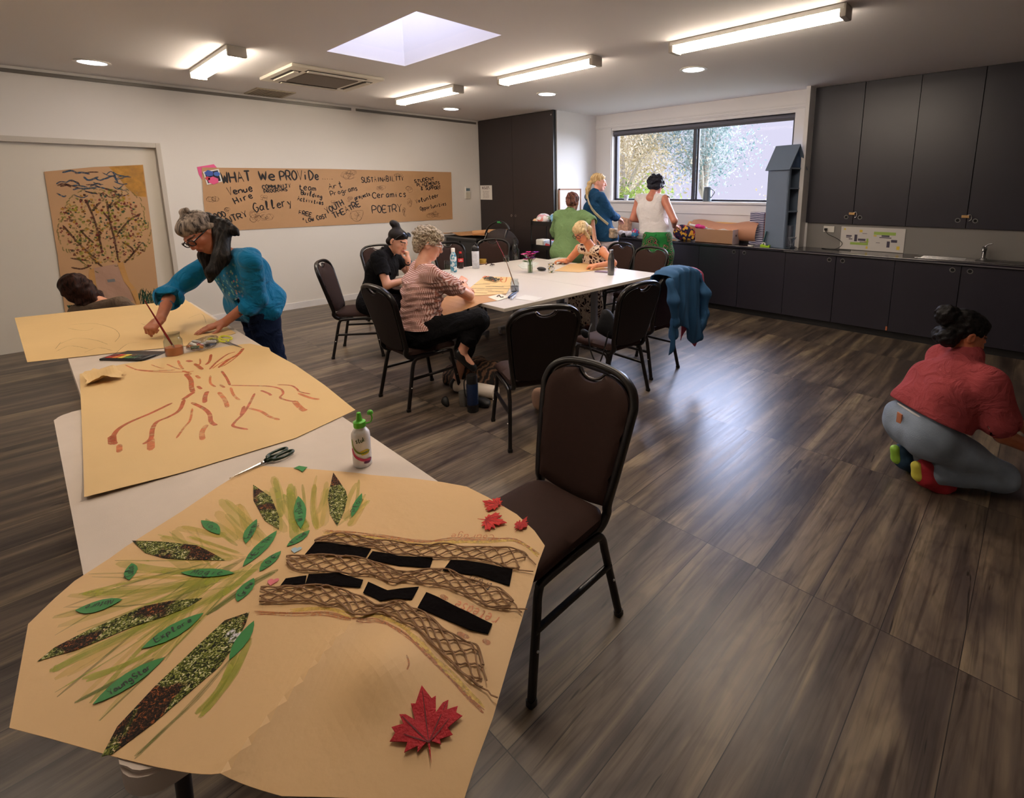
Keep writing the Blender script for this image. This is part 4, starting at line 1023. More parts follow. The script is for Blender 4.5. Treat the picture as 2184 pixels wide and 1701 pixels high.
# roots painting
f2 = lambda u, v, w: Vector((u, v, ZT+.004+w+.0009*math.sin(8*u+2*v)+max(0, .22-math.hypot(u-q0[0], v-q0[1]))*.04))
q0 = X2([(182, 1066)])[0]
rt = thing('roots_painting', 'brown paper painted with rust coloured tree roots, on the trestle tables', 'artwork', (0, 0, 0))
out2 = [(170, 797), (264, 776), (341, 764), (437, 745), (518, 734), (534, 733), (574, 742), (578, 750), (630, 778), (694, 823), (758, 874), (630, 934), (400, 1004), (181, 1066), (176, 940)]
bm = B(); sheet(X2(out2), .03, f2, thick=.0008, bm=bm)
RS = [([(470, 270), (560, 305), (700, 318), (860, 318), (925, 312)], .006, 2), ([(530, 300), (650, 310), (800, 305)], .007, 1), ([(640, 268), (700, 290), (730, 292)], .004, 2), ([(745, 265), (800, 290), (840, 300)], .006, 2), ([(820, 240), (835, 275), (855, 300)], .008, 2),
      ([(880, 240), (910, 250)], .016, 1), ([(930, 262), (985, 302)], .013, 1), ([(965, 228), (968, 258), (950, 280)], .006, 2), ([(1040, 200), (1030, 245), (1005, 270)], .010, 1), ([(1030, 300), (1080, 250), (1150, 200), (1200, 185)], .008, 1), ([(1090, 290), (1150, 240), (1220, 200), (1255, 160)], .012, 1), ([(1110, 285), (1180, 240), (1240, 190)], .006, 2), ([(1050, 295), (1100, 260), (1190, 215)], .005, 2),
      ([(870, 330), (905, 370), (910, 420), (920, 450)], .014, 1), ([(925, 450), (880, 480), (855, 500)], .014, 1), ([(780, 522), (640, 590), (500, 650), (420, 700), (385, 760), (405, 800)], .012, 1), ([(860, 500), (830, 570), (760, 615), (680, 650), (650, 700), (640, 760), (590, 800)], .011, 1), ([(640, 760), (640, 840)], .016, 2),
      ([(380, 740), (385, 800)], .018, 1), ([(430, 800), (430, 855)], .012, 2), ([(910, 520), (990, 560), (1030, 600), (1040, 650), (1075, 675)], .011, 1), ([(915, 560), (900, 640), (860, 690), (810, 760)], .006, 2), ([(1015, 445), (1000, 480), (998, 522)], .013, 1), ([(1010, 670), (980, 720), (985, 770)], .013, 2), ([(1035, 340), (1035, 390), (1070, 415)], .007, 2),
      ([(1110, 310), (1145, 360), (1165, 405)], .008, 1), ([(1170, 405), (1300, 408), (1420, 412), (1500, 430), (1520, 460), (1500, 490), (1560, 510), (1620, 515)], .007, 1), ([(1590, 510), (1640, 560), (1670, 575)], .016, 2), ([(1480, 402), (1570, 408), (1610, 430), (1630, 450), (1700, 465)], .006, 1), ([(1620, 460), (1700, 490), (1760, 500)], .010, 2),
      ([(1370, 440), (1420, 460), (1440, 475)], .008, 1), ([(1330, 460), (1290, 540), (1250, 600), (1200, 650), (1190, 680), (1285, 700)], .008, 1), ([(1260, 545), (1240, 610)], .010, 1), ([(1290, 560), (1370, 580), (1430, 615), (1495, 635)], .009, 2), ([(1090, 450), (1130, 500), (1150, 555)], .012, 2), ([(1170, 420), (1190, 470), (1230, 505)], .008, 2), ([(950, 410), (975, 430)], .010, 1), ([(940, 340), (965, 360)], .010, 2), ([(1100, 400), (1130, 420)], .008, 1), ([(850, 310), (900, 330), (870, 345)], .010, 2)]
for p, w, mi in RS: ribbon(bm, cat2(X2(c1p(p)), 5), w*1.35, f2, mi, lift=.0009)
obj('paper', bm, [m_kraft2, p_rust, p_rustl], rt)
# pencil sketch on brown paper, far table
sk_t = thing('pencil_sketch', 'brown paper with faint pencil curves under the hands of the woman in blue', 'artwork', (0, 0, 0))
f3 = lambda u, v, w: Vector((u, v, ZT+.004+w+.0009*math.sin(6*u+2*v)))
bm = B(); sheet([(-3.63, .845), (-3.52, .60), (-3.66, .30), (-3.80, -.06), (-5.25, -.10), (-5.14, .50), (-5.07, .86), (-4.4, .85)], .05, f3, thick=.0008, bm=bm)
for pts in ([(150, 693), (200, 690), (240, 700), (255, 715), (245, 730)], [(145, 700), (180, 705), (200, 700)], [(125, 735), (160, 722), (200, 725), (230, 735)], [(120, 750), (150, 738), (190, 745)], [(180, 752), (210, 742), (240, 748)], [(240, 760), (270, 735), (300, 730)], [(400, 680), (430, 670), (440, 690)], [(300, 690), (330, 700)], [(130, 730), (118, 745)]):
    ribbon(bm, cat2(X2(pts), 6), .0022, f3, 1, lift=.0008)
obj('paper', bm, [m_kraft2, p_pencil], sk_t)

# glue bottle
def label_quad(bm, r, z0, z1, a0, a1, c, mi, n=10):
    prev = None
    for k in range(n+1):
        a = a0+(a1-a0)*k/n; v0 = bm.verts.new((c[0]+r*math.cos(a), c[1]+r*math.sin(a), z0)); v1 = bm.verts.new((c[0]+r*math.cos(a), c[1]+r*math.sin(a), z1))
        if prev: bm.faces.new((prev[0], v0, v1, prev[1])).material_index = mi
        prev = (v0, v1)
gl = thing('glue_bottle', 'white glue bottle with bright green nozzle cap', 'glue', (-1.535, .665, ZT))
bm = B(); lathe(bm, [(.026, 0), (.029, .004), (.029, .10), (.028, .112), (.022, .122), (.016, .128), (.016, .134)], seg=32)
obj('bottle', bm, mat('glue_white', (240, 238, 240), .3), gl, 50)
m_gcap = mat('green_cap', (90, 190, 50), .35)
bm = B(); lathe(bm, [(.018, .132), (.019, .135), (.019, .150), (.010, .153), (.009, .158), (.006, .180), (0, .182)], seg=24); obj('cap', bm, m_gcap, gl, 50)
bm = B(); tube(bm, smooth_path([(.016, .012, .145), (.030, .022, .150), (.036, .026, .165), (.033, .024, .178)], 5), .0025, 6); lathe(bm, [(.0, 0), (.009, .001), (.009, .008), (.006, .012), (0, .013)], (.031, .023, .177), 16); obj('stopper', bm, m_gcap, gl, 60)
af = math.atan2(-.665, 1.535)   # direction of the label face
def fb(u, v, w): a = af+u/.029; return Vector(((.0296+w)*math.cos(a), (.0296+w)*math.sin(a), v))
bm = B(); word(bm, 'stuk', (-.016, .088), (.014, .092), .016, .0024, fb, 0, seed=2, wob=.03)
obj('brand_print', bm, mat('label_ink', (60, 90, 60), .5), gl)
for nm, col, pts, w in (('green_swoosh', (120, 150, 50), [(-.032, .10), (-.028, .075), (-.010, .055), (.014, .052), (.026, .056)], .006), ('yellow_swoosh', (226, 206, 60), [(-.006, .056), (.016, .060), (.02, .05), (-.002, .048)], .006), ('pink_swoosh', (206, 60, 110), [(-.034, .068), (-.024, .045), (.004, .028), (.028, .024)], .009), ('purple_swoosh', (110, 40, 90), [(.004, .020), (.022, .018), (.030, .028)], .009)):
    bm = B(); ribbon(bm, cat2(pts, 5), w, fb, 0, lift=.0002); obj(nm, bm, mat(nm, col, .4), gl)
# scissors
def scissors(name, label, pa, pb, mh, big=True):
    a, b_ = Vector(at(*pa, 'z', ZT+.008)), Vector(at(*pb, 'z', ZT+.012)); t = thing('scissors', label, 'scissors', (a.x, a.y, ZT+.0045)); d = (b_-a); d.z = 0; Ln = d.length; d.normalize(); q = Vector((-d.y, d.x, 0))
    fr = lambda u, v, w: d*(u*Ln)+q*(v*Ln)+Vector((0, 0, w))
    for s in (-1, 1):
        bm = B(); sheet([(0, 0), (.25, .012*s), (.52, .030*s), (.60, .045*s), (.62, -.01*s), (.45, -.012*s), (.2, -.012*s)], .1, lambda u, v, w: fr(u, v, w+.002+s*.0012), thick=.0018, bm=bm); obj('blade', bm, m_steel, t)
        bm = B(); ring = [fr(.80+.165*math.cos(k*math.pi/12), s*(.085+.065*math.sin(k*math.pi/12)), .006) for k in range(24)]
        tube(bm, ring, .0048, 8, closed=True); tube(bm, [fr(.56, .02*s, .005), fr(.62, .05*s, .006), fr(.68, .06*s, .006)], .0055, 8); obj('handle', bm, mh, t, 180)
    bm = B(); lathe(bm, [(.004, .0), (.004, .006), (0, .007)], tuple(fr(.5, 0, 0)), 12); obj('screw', bm, m_steel, t)
scissors('', 'dark green handled scissors beside the glue bottle', (489, 1019), (622, 955), mat('green_handle', (8, 40, 24), .3))
scissors('', 'yellow and black scissors behind the bag of paints', (517, 741), (458, 718), mat('yellow_handle', (206, 206, 50), .35))

# jar of orange rinse water with a long brush
m_jar = glass_mat('clear_glass', (228, 234, 234), .25, .9)
m_water = mat('rinse_water', (214, 128, 84), .25)
def jar(name, label, cat_, x, y, z, r, h, liquid, lh, neck=True, group=None):
    t = thing(name, label, cat_, (x, y, z), 0, group); pr = [(r*.9, 0), (r, .004), (r, h*.68)]+([(r*.82, h*.8), (r*.80, h*.84), (r*.84, h), (r*.80, h)] if neck else [(r, h), (r*.96, h)])
    bm = B(); lathe(bm, pr, seg=28, cap=False); lathe(bm, [(r*.9, 0), (0, .001)], seg=28, cap=False); obj('glass', bm, m_jar, t, 50)
    if liquid:
        bm = B(); lathe(bm, [(0, .003), (r*.92, .004), (r*.95, .008), (r*.95, lh), (0, lh)], seg=28, cap=False); obj('liquid', bm, liquid, t, 50)
    return t
jp = at(373, 757, 'z', ZT)
jar('paint_water_jar', 'glass jar of orange rinse water on the far trestle table', 'jar', jp.x, jp.y, ZT, .042, .125, m_water, .048)
def brush(label, a, b_, col, r=.0045):
    t = thing('paintbrush', label, 'paintbrush', a); a = Vector(a); b_ = Vector(b_); d = b_-a
    bm = B(); tube(bm, [d*.16, d*.3, d*.5, d*.8, d], [r*.8, r*1.15, r, r*.7, r*.45], 8); obj('handle', bm, col, t, 60)
    bm = B(); tube(bm, [d*.08, d*.17], [r*.9, r], 8); obj('ferrule', bm, m_steel, t, 60)
    bm = B(); tube(bm, [d*0, d*.04, d*.085], [r*.2, r*.9, r*.8], 8); obj('bristles', bm, mat('bristle', (70, 40, 30), .8), t, 60)
m_red = mat('red_lacquer', (120, 20, 26), .25)
bp_ = at(378, 737, 'z', ZT+.05); tip = at(308, 640, 'y', jp.y-.10)
brush('dark red paintbrush standing in the jar of orange water', (jp.x+.012, jp.y+.01, ZT+.012), tuple(tip), m_red, .005)
# bag of paint tubes
bg_c = at(432, 735, 'z', ZT+.02)
t = thing('bag_of_paint_tubes', 'clear plastic bag of paint tubes beside the orange water jar', 'bag', (bg_c.x, bg_c.y, ZT))
m_film = glass_mat('plastic_film', (235, 235, 235), .45)
bb = Blob(.02); bb.ell((0, 0, .022), (.10, .075, .022)); bb.ell((-.05, .04, .03), (.05, .04, .022)); bb.disp = wrinkle(.006, 90, 3); bm_ = bb.mesh(.006, 'film'); mesh_obj('film', bm_, m_film, t)
cols = [(210, 206, 200), (190, 60, 40), (230, 225, 215), (200, 120, 60), (90, 110, 80), (226, 224, 220), (60, 60, 70), (226, 150, 60), (180, 180, 176), (220, 220, 214)]
for i, cc in enumerate(cols):
    bm = B(); a = rnd.uniform(0, 3.1); x, y = rnd.uniform(-.06, .06), rnd.uniform(-.045, .045); z = .012+.010*(i % 3); dx, dy = math.cos(a)*.028, math.sin(a)*.028
    tube(bm, [(x-dx, y-dy, z), (x, y, z), (x+dx*.8, y+dy*.8, z), (x+dx, y+dy, z)], [.009, .008, .008, .004], 8, flat=None); obj('paint_tube', bm, mat('tube_%d' % i, cc, .4), t, 60)
# watercolour palette
pa = at(218, 766, 'z', ZT); pb = at(322, 768, 'z', ZT); pc = at(272, 758, 'z', ZT)
ang = math.atan2(pb.y-pa.y, pb.x-pa.x); t = thing('watercolour_palette', 'open black watercolour palette with square pans', 'paint box', ((pa.x+pb.x)/2-.02, (pa.y+pb.y)/2+.01, ZT), ang)
bm = B(); box(bm, -.12, .12, -.045, .045, .001, .012, .003); obj('tray', bm, m_black, t, 40)
pc_ = [(180, 40, 30), (226, 120, 50), (230, 190, 60), (60, 120, 50), (30, 80, 40), (24, 34, 30), (120, 30, 30), (200, 60, 30), (236, 210, 70), (90, 60, 30), (40, 60, 50), (30, 26, 30)]
for i, cc in enumerate(pc_):
    x = -.10+(i % 6)*.034; y = -.032+(i//6)*.034; obj('pan', box(B(), x, x+.028, y, y+.028, .0125, .0145, .001), mat('pan_%d' % i, cc, .4), t)
bm = B(); box(bm, -.12, .12, .048, .12, .001, .004, .001); obj('lid', bm, m_black, t)
# crumpled torn paper
cr = at(217, 800, 'z', ZT+.02); R_ = random.Random(5)
t = thing('crumpled_paper', 'crumpled torn piece of brown paper on the corner of the roots painting', 'paper', (cr.x, cr.y, ZT+.006))
o_ = []
for k in range(22):
    a = 2*math.pi*k/22; r = .085*(1+.35*R_.uniform(-1, 1)*(1 if k % 2 else .3)); o_.append((r*1.25*math.cos(a), r*.8*math.sin(a)))
def fcr(u, v, w): return Vector((u, v, w+.016+.016*math.sin(30*u+4)*math.cos(24*v)+.010*math.sin(50*v+20*u)+.12*abs(u)*.3))
obj('paper', sheet(o_, .012, fcr, thick=.0008), m_kraft2, t)
# ---------------------------------------------------------------- things on the left wall
m_kwall = mat('kraft_banner', (190, 148, 106), .6, bump=.12, bscale=14, var=.05, vscale=2)
XW = XL+.004
fw_ = lambda u, v, w: Vector((XW+w, u, v))
def XY(L_, X=XW): return [tuple(at(a, b, 'x', X)[1:]) for a, b in L_]
bn = thing('paper_banner', 'long brown paper banner with handwriting, taped to the white wall', 'banner', (0, 0, 0))
bm = B(); sheet(XY([(430, 357), (700, 360), (962, 367), (965, 467), (800, 476), (600, 486), (442, 494), (434, 430)]), .05, lambda u, v, w: Vector((XW+.004+w+.0008*math.sin(3*u)*math.sin(9*v), u, v)), thick=.001, bm=bm)
fbn = lambda u, v, w: Vector((XW+.0065+w+.0008*math.sin(3*u)*math.sin(9*v), u, v))
def BW(txt, p0, p1, h, w=.009, mi=1, **k):
    w *= 1.55
    a, b = XY([p0, p1]); word(bm, txt, a, b, h, w, fbn, mi, lift=.001, **k)
BW('WHAT', (473, 391), (538, 386), .13, .013, seed=1); BW('We', (551, 384), (590, 384), .12, .013, seed=2); BW('PROViDe', (597, 385), (682, 383), .12, .012, seed=3)
for k in range(5): BW('.', (686+k*5, 382), (690+k*5, 382), .05, .009, seed=k)
for tx, a, b, h, w in (('Venue', (486, 416), (541, 407), .085, .011), ('Hire', (501, 435), (541, 421), .08, .010), ('COMMUNITY', (559, 403), (621, 400), .05, .008), ('PROGRAMS', (563, 412), (613, 407), .045, .008), ('team', (636, 404), (674, 407), .075, .009), ('Building', (641, 414), (687, 423), .06, .009), ('Activities', (633, 427), (690, 437), .06, .009),
                       ('Art', (700, 404), (732, 399), .085, .009), ('Programs', (705, 418), (764, 405), .07, .008), ('Gallery', (541, 452), (625, 437), .11, .010), ('FOOD', (450, 471), (484, 460), .065, .010), ('PANTRY', (461, 484), (530, 461), .075, .010), ('FREE', (636, 456), (665, 462), .05, .009), ('+', (643, 470), (650, 470), .05, .009), ('LOW COST', (653, 475), (698, 464), .055, .009),
                       ('YOUTH', (697, 457), (735, 436), .085, .011), ('THEATRE', (712, 466), (770, 438), .08, .011), ('projects', (757, 426), (790, 416), .055, .010), ('SUSTAINABILITY', (770, 389), (861, 385), .075, .009), ('Ceramics', (793, 422), (868, 419), .085, .010), ('POETRY', (793, 455), (857, 451), .11, .011), ('STUDENT', (883, 390), (926, 384), .05, .009), ('PLACEMENTS', (889, 398), (938, 393), .05, .009), ('& SUPPORT', (897, 405), (940, 404), .055, .009),
                       ('Volunteer', (886, 434), (937, 419), .07, .009), ('Opportunities', (896, 449), (952, 437), .06, .008)):
    BW(tx, a, b, h, w*.9, seed=len(tx), wob=.08)
def scrib(cx, cy, rx, ry, n, seed, w=.0035, mi=2):
    R_ = random.Random(seed)
    for k in range(n):
        pts = []; a0 = R_.uniform(0, 6.28); ox, oy = R_.uniform(-.5, .5)*rx, R_.uniform(-.5, .5)*ry; rr = R_.uniform(.25, .6)
        for j in range(9): pts.append((cx+ox+rx*rr*math.cos(a0+j*.6), cy+oy+ry*rr*math.sin(a0+j*.6)*R_.uniform(.7, 1.2)))
        ribbon(bm, cat2(XY(pts), 3), w, fbn, mi, lift=.0008)
for q in ((455, 425, 16, 10, 7), (480, 448, 12, 9, 7), (545, 460, 14, 14, 10), (570, 462, 16, 10, 7), (562, 422, 10, 7, 5), (745, 372, 18, 12, 12), (745, 425, 8, 8, 6), (812, 400, 12, 6, 7), (850, 375, 12, 6, 6), (872, 430, 8, 14, 6), (862, 450, 5, 14, 5), (925, 455, 18, 10, 12), (760, 460, 14, 12, 4), (714, 432, 10, 5, 8), (870, 402, 10, 8, 5), (485, 378, 6, 4, 0)): scrib(*q[:4], q[4], int(q[0]))
mask = [(747, 452), (750, 466), (760, 472), (770, 466), (774, 450), (762, 449), (747, 452)]; ribbon(bm, cat2(XY(mask), 4), .006, fbn, 2, lift=.001); ribbon(bm, cat2(XY([(758, 450), (764, 458), (758, 470)]), 4), .005, fbn, 2, lift=.001)
obj('paper', bm, [m_kwall, m_ink, paint('faint_ink', (90, 64, 50), .6, 60)], bn)
pk = thing('pink_sheet', 'bright pink paper behind the top left corner of the banner', 'paper', (0, 0, 0))
obj('sheet', sheet(XY([(420, 356), (456, 350), (466, 361), (452, 372), (437, 393), (424, 372)], XW-.002), .06, lambda u, v, w: Vector((XW-.001+w, u, v)), thick=.001), mat('hot_pink', (232, 96, 150), .6), pk)
lg = thing('badge_print', 'small square print with blue and pink shapes at the banner corner', 'print', (0, 0, 0))
q4 = XY([(432, 366), (466, 360), (474, 387), (441, 394)]); cx_ = sum(p[0] for p in q4)/4; cy_ = sum(p[1] for p in q4)/4
fq = lambda k: [(cx_+(a-cx_)*k, cy_+(b-cy_)*k) for a, b in q4]
fr_ = lambda d: (lambda u, v, w: Vector((XW+.0105+d+w, u, v)))
obj('border', sheet(fq(1), .05, fr_(0), thick=.001), m_wplas, lg)
obj('picture', sheet(fq(.82), .05, fr_(.001), thick=.001), mat('picture_dark', (20, 18, 40), .5), lg)
for nm, col, ox, oy, r, n in (('blue_block', (60, 90, 170), -.035, .04, .05, 5), ('blue_dot', (70, 110, 190), .045, .035, .035, 7), ('pink_shape', (230, 90, 140), .0, -.045, .06, 6), ('red_shape', (206, 60, 80), -.055, -.02, .03, 5)):
    obj(nm, sheet([(cx_+ox+r*math.cos(2*math.pi*k/n+.5), cy_+oy+r*.8*math.sin(2*math.pi*k/n+.5)) for k in range(n)], .05, fr_(.0022), thick=.0005), mat(nm, col, .5), lg)
# tree painting on the door
XD = XL-.044
tr = thing('tree_painting', 'brown paper painting of a dotted tree, hung on the recessed door', 'artwork', (0, 0, 0))
ft = lambda u, v, w: Vector((XD+.003+w+.0008*math.sin(5*u)*math.sin(3*v), u, v))
def XT(L_): return XY(L_, XD)
bm = B(); sheet(XT([(94, 366), (200, 356), (305, 351), (322, 480), (343, 668), (250, 680), (141, 684), (122, 540)]), .045, ft, thick=.001, bm=bm)
Rt = random.Random(11)
mk = [p_green, p_greend, paint('red_dabs', (130, 30, 36), .9, 60), paint('brown_lines', (84, 44, 30), .9, 50), paint('blue_lines', (34, 74, 100), .9, 60), paint('ochre_patch', (196, 140, 50), .9, 12), paint('teal_dabs', (30, 80, 60), .9, 60)]
def TS(pts, w, mi): ribbon(bm, cat2(XT(pts), 4), w, ft, mi, lift=.0024)
# ochre sun corner
sheet(XT([(232, 356), (304, 352), (312, 420), (290, 418), (268, 398), (250, 375)]), .08, lambda u, v, w: ft(u, v, .0014), mi=6, bm=bm)
for k in range(34):
    x, y = Rt.uniform(118, 262), Rt.uniform(366, 416); TS([(x, y), (x+Rt.uniform(8, 18), y+Rt.uniform(-8, 8)), (x+Rt.uniform(20, 34), y+Rt.uniform(-4, 10))], Rt.uniform(.008, .02), 5 if k % 4 else 4)
br = [[(182, 425), (198, 460), (210, 500), (218, 540)], [(228, 430), (234, 470), (244, 510), (252, 556)], [(134, 480), (160, 510), (190, 540), (205, 550)], [(170, 490), (185, 505), (200, 518)], [(198, 450), (205, 440), (215, 430)], [(234, 470), (225, 458), (220, 452)], [(260, 515), (285, 535), (265, 560)], [(152, 570), (175, 573), (195, 565)], [(190, 545), (222, 572)], [(150, 550), (190, 556)], [(230, 445), (240, 430)], [(280, 545), (300, 520)], [(250, 500), (275, 470), (300, 455)]]
for p in br: TS(p, .018, 4); 
for k in range(800):
    a = Rt.uniform(0, 6.283); r = math.sqrt(Rt.random()); x = 222+94*r*math.cos(a)+8*math.sin(3*a); y = 486+84*r*math.sin(a)
    if y > 560 and 190 < x < 255: continue
    d = Rt.uniform(2.5, 5.5); b_ = Rt.uniform(0, 3.14); TS([(x, y), (x+d*.5*math.cos(b_), y+d*.5*math.sin(b_)), (x+d*math.cos(b_), y+d*math.sin(b_))], Rt.uniform(.010, .026), Rt.choice([1, 1, 1, 2, 2, 3, 3, 4, 7, 6]))
for k in range(60):
    a = k/60*6.283+Rt.uniform(-.05, .05); q_r = 1+.06*math.sin(5*a)+Rt.uniform(-.04, .04); x = 222+97*q_r*math.cos(a); y = 486+88*q_r*math.sin(a); TS([(x, y), (x+5*math.cos(a+1.5), y+5*math.sin(a+1.5)), (x+10*math.cos(a+1.8), y+10*math.sin(a+1.8))], .010, 2)
for k in range(26):
    x = Rt.uniform(294, 334); TS([(x, 648), (x+Rt.uniform(-4, 4), 635), (x+Rt.uniform(-8, 8), Rt.uniform(614, 626))], .010, 7)
for k in range(8):
    x = Rt.uniform(146, 156); TS([(x, 672), (x+2, 660), (x+Rt.uniform(-5, 5), 650)], .012, 7)
obj('paper', bm, [m_kwall]+mk, tr)
for nm, pts, col in (('trunk_strip', [(190, 575), (200, 572), (206, 610), (200, 625), (190, 600)], (190, 140, 80)), ('trunk_strip', [(250, 560), (262, 558), (276, 600), (288, 614), (280, 618), (264, 600)], (196, 146, 84)), ('trunk_wrap', [(196, 572), (250, 562), (285, 640), (262, 652), (215, 640)], (176, 138, 116)), ('trunk_strip', [(280, 620), (290, 616), (300, 650), (292, 652)], (196, 146, 84)), ('trunk_label', [(228, 596), (244, 594), (246, 600), (230, 602)], (120, 120, 120))):
    obj(nm, sheet(XT(pts), .06, lambda u, v, w, d_=(.004 if nm != 'trunk_wrap' else .002): ft(u, v, w+d_+.002*math.sin(30*u+20*v)), thick=.001), mat(nm+str(col[0]), col, .5, bump=.3, bscale=20), tr)

# ---------------------------------------------------------------- corner: low cabinet, brown paper, pram
lc = thing('low_cabinet', 'low black cabinet with a grey top in the corner under brown paper', 'cabinet', (-6.98, 5.22, 0))
obj('body', box(B(), -.42, .42, -.28, .28, 0, .84, .004), mat('cabinet_black', (24, 24, 26), .4), lc)
obj('top', box(B(), -.45, .45, -.31, .31, .84, .87, .004), mat('cabinet_top', (110, 110, 112), .5), lc)
for s in (-1, 1): obj('drawer', box(B(), s*.21-.19, s*.21+.19, -.295, -.28, .62, .80, .003), mat('drawer_black', (32, 32, 34), .35), lc)
dp = thing('draped_paper', 'curled brown wrapping paper lying over the low cabinet', 'paper', (-6.90, 5.15, .872))
bm = sheet(rrect(-.52, .62, -.30, .30, .08), .05, lambda u, v, w: Vector((u, v, w+.014+.035*(1+math.sin(6*u+2*v))*.5+.05*math.exp(-((u+.2)/.15)**2)+(.10*max(0, u-.30)))), thick=.003); obj('sheet', bm, m_kraftd, dp)
bm = B(); tube(bm, [(.28, -.22, .075), (.55, -.10, .10), (.75, .10, .10)], .045, 12); obj('curled_edge', bm, m_kraftd, dp, 60)
pr_ = thing('pram', 'folded pram with a black arched handle and silver bars behind the chairs', 'pram', (-5.98, 4.92, 0))
gy = 4.92; P_ = lambda x, y, yy=gy: Vector(at(x, y, 'y', yy))-Vector((-5.98, 4.92, 0))
bm = B(); tube(bm, smooth_path([P_(1035, 500), P_(1042, 484), P_(1056, 474), P_(1068, 472), P_(1080, 478), P_(1086, 490)], 6), .016, 10); obj('handle', bm, m_black, pr_, 60)
bm = B(); tube(bm, [P_(1062, 4735/10), P_(1068, 4732/10)], .019, 10); obj('handle_button', bm, mat('green_button', (60, 170, 90), .4), pr_, 60)
for a, b in (((1040, 496), (1022, 545)), ((1082, 490), (1062, 560))):
    bm = B(); tube(bm, [P_(*a), P_(*b), Vector((P_(*b).x+.0, .0, .16))], .013, 10, flat=(.016, .011)); obj('bar', bm, m_steel, pr_, 60)
bb = Blob(.05); c_ = Vector(at(1068, 512, 'y', gy+.1)); c_ = (c_.x, c_.y, c_.z)
bb.ell(c_, (.24, .22, .17)); bb.ell((c_[0]+.10, c_[1], c_[2]-.02), (.20, .20, .13)); bb.box((c_[0], c_[1], c_[2]-.28), (.19, .24, .16), .05); bb.disp = wrinkle(.010, 20, 5)
me = bb.mesh(.012, 'hood'); co = np.empty(len(me.vertices)*3); me.vertices.foreach_get('co', co); co = co.reshape(-1, 3)-np.array([-5.98, 4.92, 0]); me.vertices.foreach_set('co', co.ravel()); mesh_obj('hood', me, mat('pram_fabric', (44, 34, 32), .8, bump=.3), pr_)
for sx in (-.22, .22):
    for sy in (-.22, .26):
        bm = B(); lathe(bm, [(.07, -.018), (.085, -.012), (.085, .012), (.07, .018)], (sx, sy, .085), 20, M=Matrix.Rotation(math.radians(90), 3, 'Y')); obj('wheel', bm, m_black, pr_, 60)
bm = B(); tube(bm, [(-.22, -.22, .09), (-.2, 0, .45), (-.22, .26, .09)], .012, 8); tube(bm, [(.22, -.22, .09), (.2, 0, .45), (.22, .26, .09)], .012, 8); obj('chassis', bm, m_steel, pr_, 60)

# ---------------------------------------------------------------- trolley by the white nib wall
tl = thing('trolley', 'black three-tier wire trolley loaded with craft bags by the nib wall', 'trolley', (-5.42, 5.42, 0))
for z in (1.10, .75, .38):
    bm = B(); box(bm, -.21, .21, -.15, .15, z, z+.008); 
    for q in ((-.215, -.21, -.155, .155), (.21, .215, -.155, .155), (-.21, .21, -.155, -.15), (-.21, .21, .15, .155)): box(bm, *q, z, z+.065)
    obj('tray', bm, m_black, tl)
for sx in (-1, 1):
    for sy in (-1, 1):
        bm = B(); tube(bm, [(sx*.205, sy*.165, .05), (sx*.205, sy*.165, 1.20)], .011, 8); u_ = obj('upright', bm, m_black, tl, 60)
        bm = B(); lathe(bm, [(.02, -.01), (.026, 0), (.02, .01)], (sx*.205, sy*.165, .026), 14, M=Matrix.Rotation(math.radians(90), 3, 'Y')); obj('caster', bm, m_black, u_, 60)
def lump(name, label, cat_, c, r, col, seed, group=None, h=.008, amp=.02, sc=28, m_=None, shape='e', part='film'):
    t = thing(name, label, cat_, c, 0, group); b_ = Blob(.02)
    if shape == 'e': b_.ell((0, 0, r[2]), r)
    else: b_.box((0, 0, r[2]), r, min(r)*.3)
    b_.disp = wrinkle(amp, sc, seed); b_.plane((0, 0, .002), (0, 0, -1)); mesh_obj(part, b_.mesh(h, part), m_ or mat(name+'_'+str(seed), col, .5, var=.35, vscale=25), t); return t
def confetti(name, cols, sc=22, rough=.4):
    m, nt, b, tc = node_mat(name, rough); vo = nd(nt, 'TexVoronoi'); vo.inputs['Scale'].default_value = sc; nt.links.new(tc.outputs['Object'], vo.inputs['Vector'])
    sp = nd(nt, 'SeparateXYZ'); nt.links.new(vo.outputs['Color'], sp.inputs[0]); n = len(cols); nt.links.new(ramp(nt, [(i/n, c) for i, c in enumerate(cols)], sp.outputs[0], 'CONSTANT'), b.inputs['Base Color']); return m
m_c1 = confetti('craft_mix_pink', [(232, 224, 230), (222, 170, 184), (150, 170, 140), (206, 206, 220), (214, 130, 120), (240, 236, 240)], 26)
m_c2 = confetti('craft_mix_blue', [(150, 200, 236), (222, 236, 246), (120, 180, 226), (236, 236, 244)], 20)
lump('craft_bag', 'clear bag of pink and white craft scraps on the trolley top', 'bag', (-5.47, 5.36, 1.112), (.12, .09, .085), 0, 3, 'craft bags on the trolley', m_=m_c1)
lump('craft_bag', 'pale blue bag on the trolley top beside the green sleeve', 'bag', (-5.30, 5.45, 1.112), (.10, .09, .09), 0, 4, 'craft bags on the trolley', m_=m_c2)
lump('craft_bag', 'small peach ribbon bundle at the left end of the trolley top', 'bag', (-5.60, 5.33, 1.112), (.05, .05, .045), (230, 190, 150), 5, 'craft bags on the trolley', amp=.015)
lump('storage_basket', 'white plastic basket on the middle trolley tier', 'basket', (-5.50, 5.38, .762), (.08, .08, .065), 0, 6, m_=m_wplas, shape='b', amp=.001, part='tub')
lump('storage_tub', 'clear blue tub with red things on the middle trolley tier', 'tub', (-5.32, 5.40, .762), (.09, .09, .06), 0, 7, m_=confetti('tub_mix', [(170, 200, 240), (200, 80, 90), (190, 206, 240), (160, 190, 236)], 14), shape='b', amp=.001, part='tub')
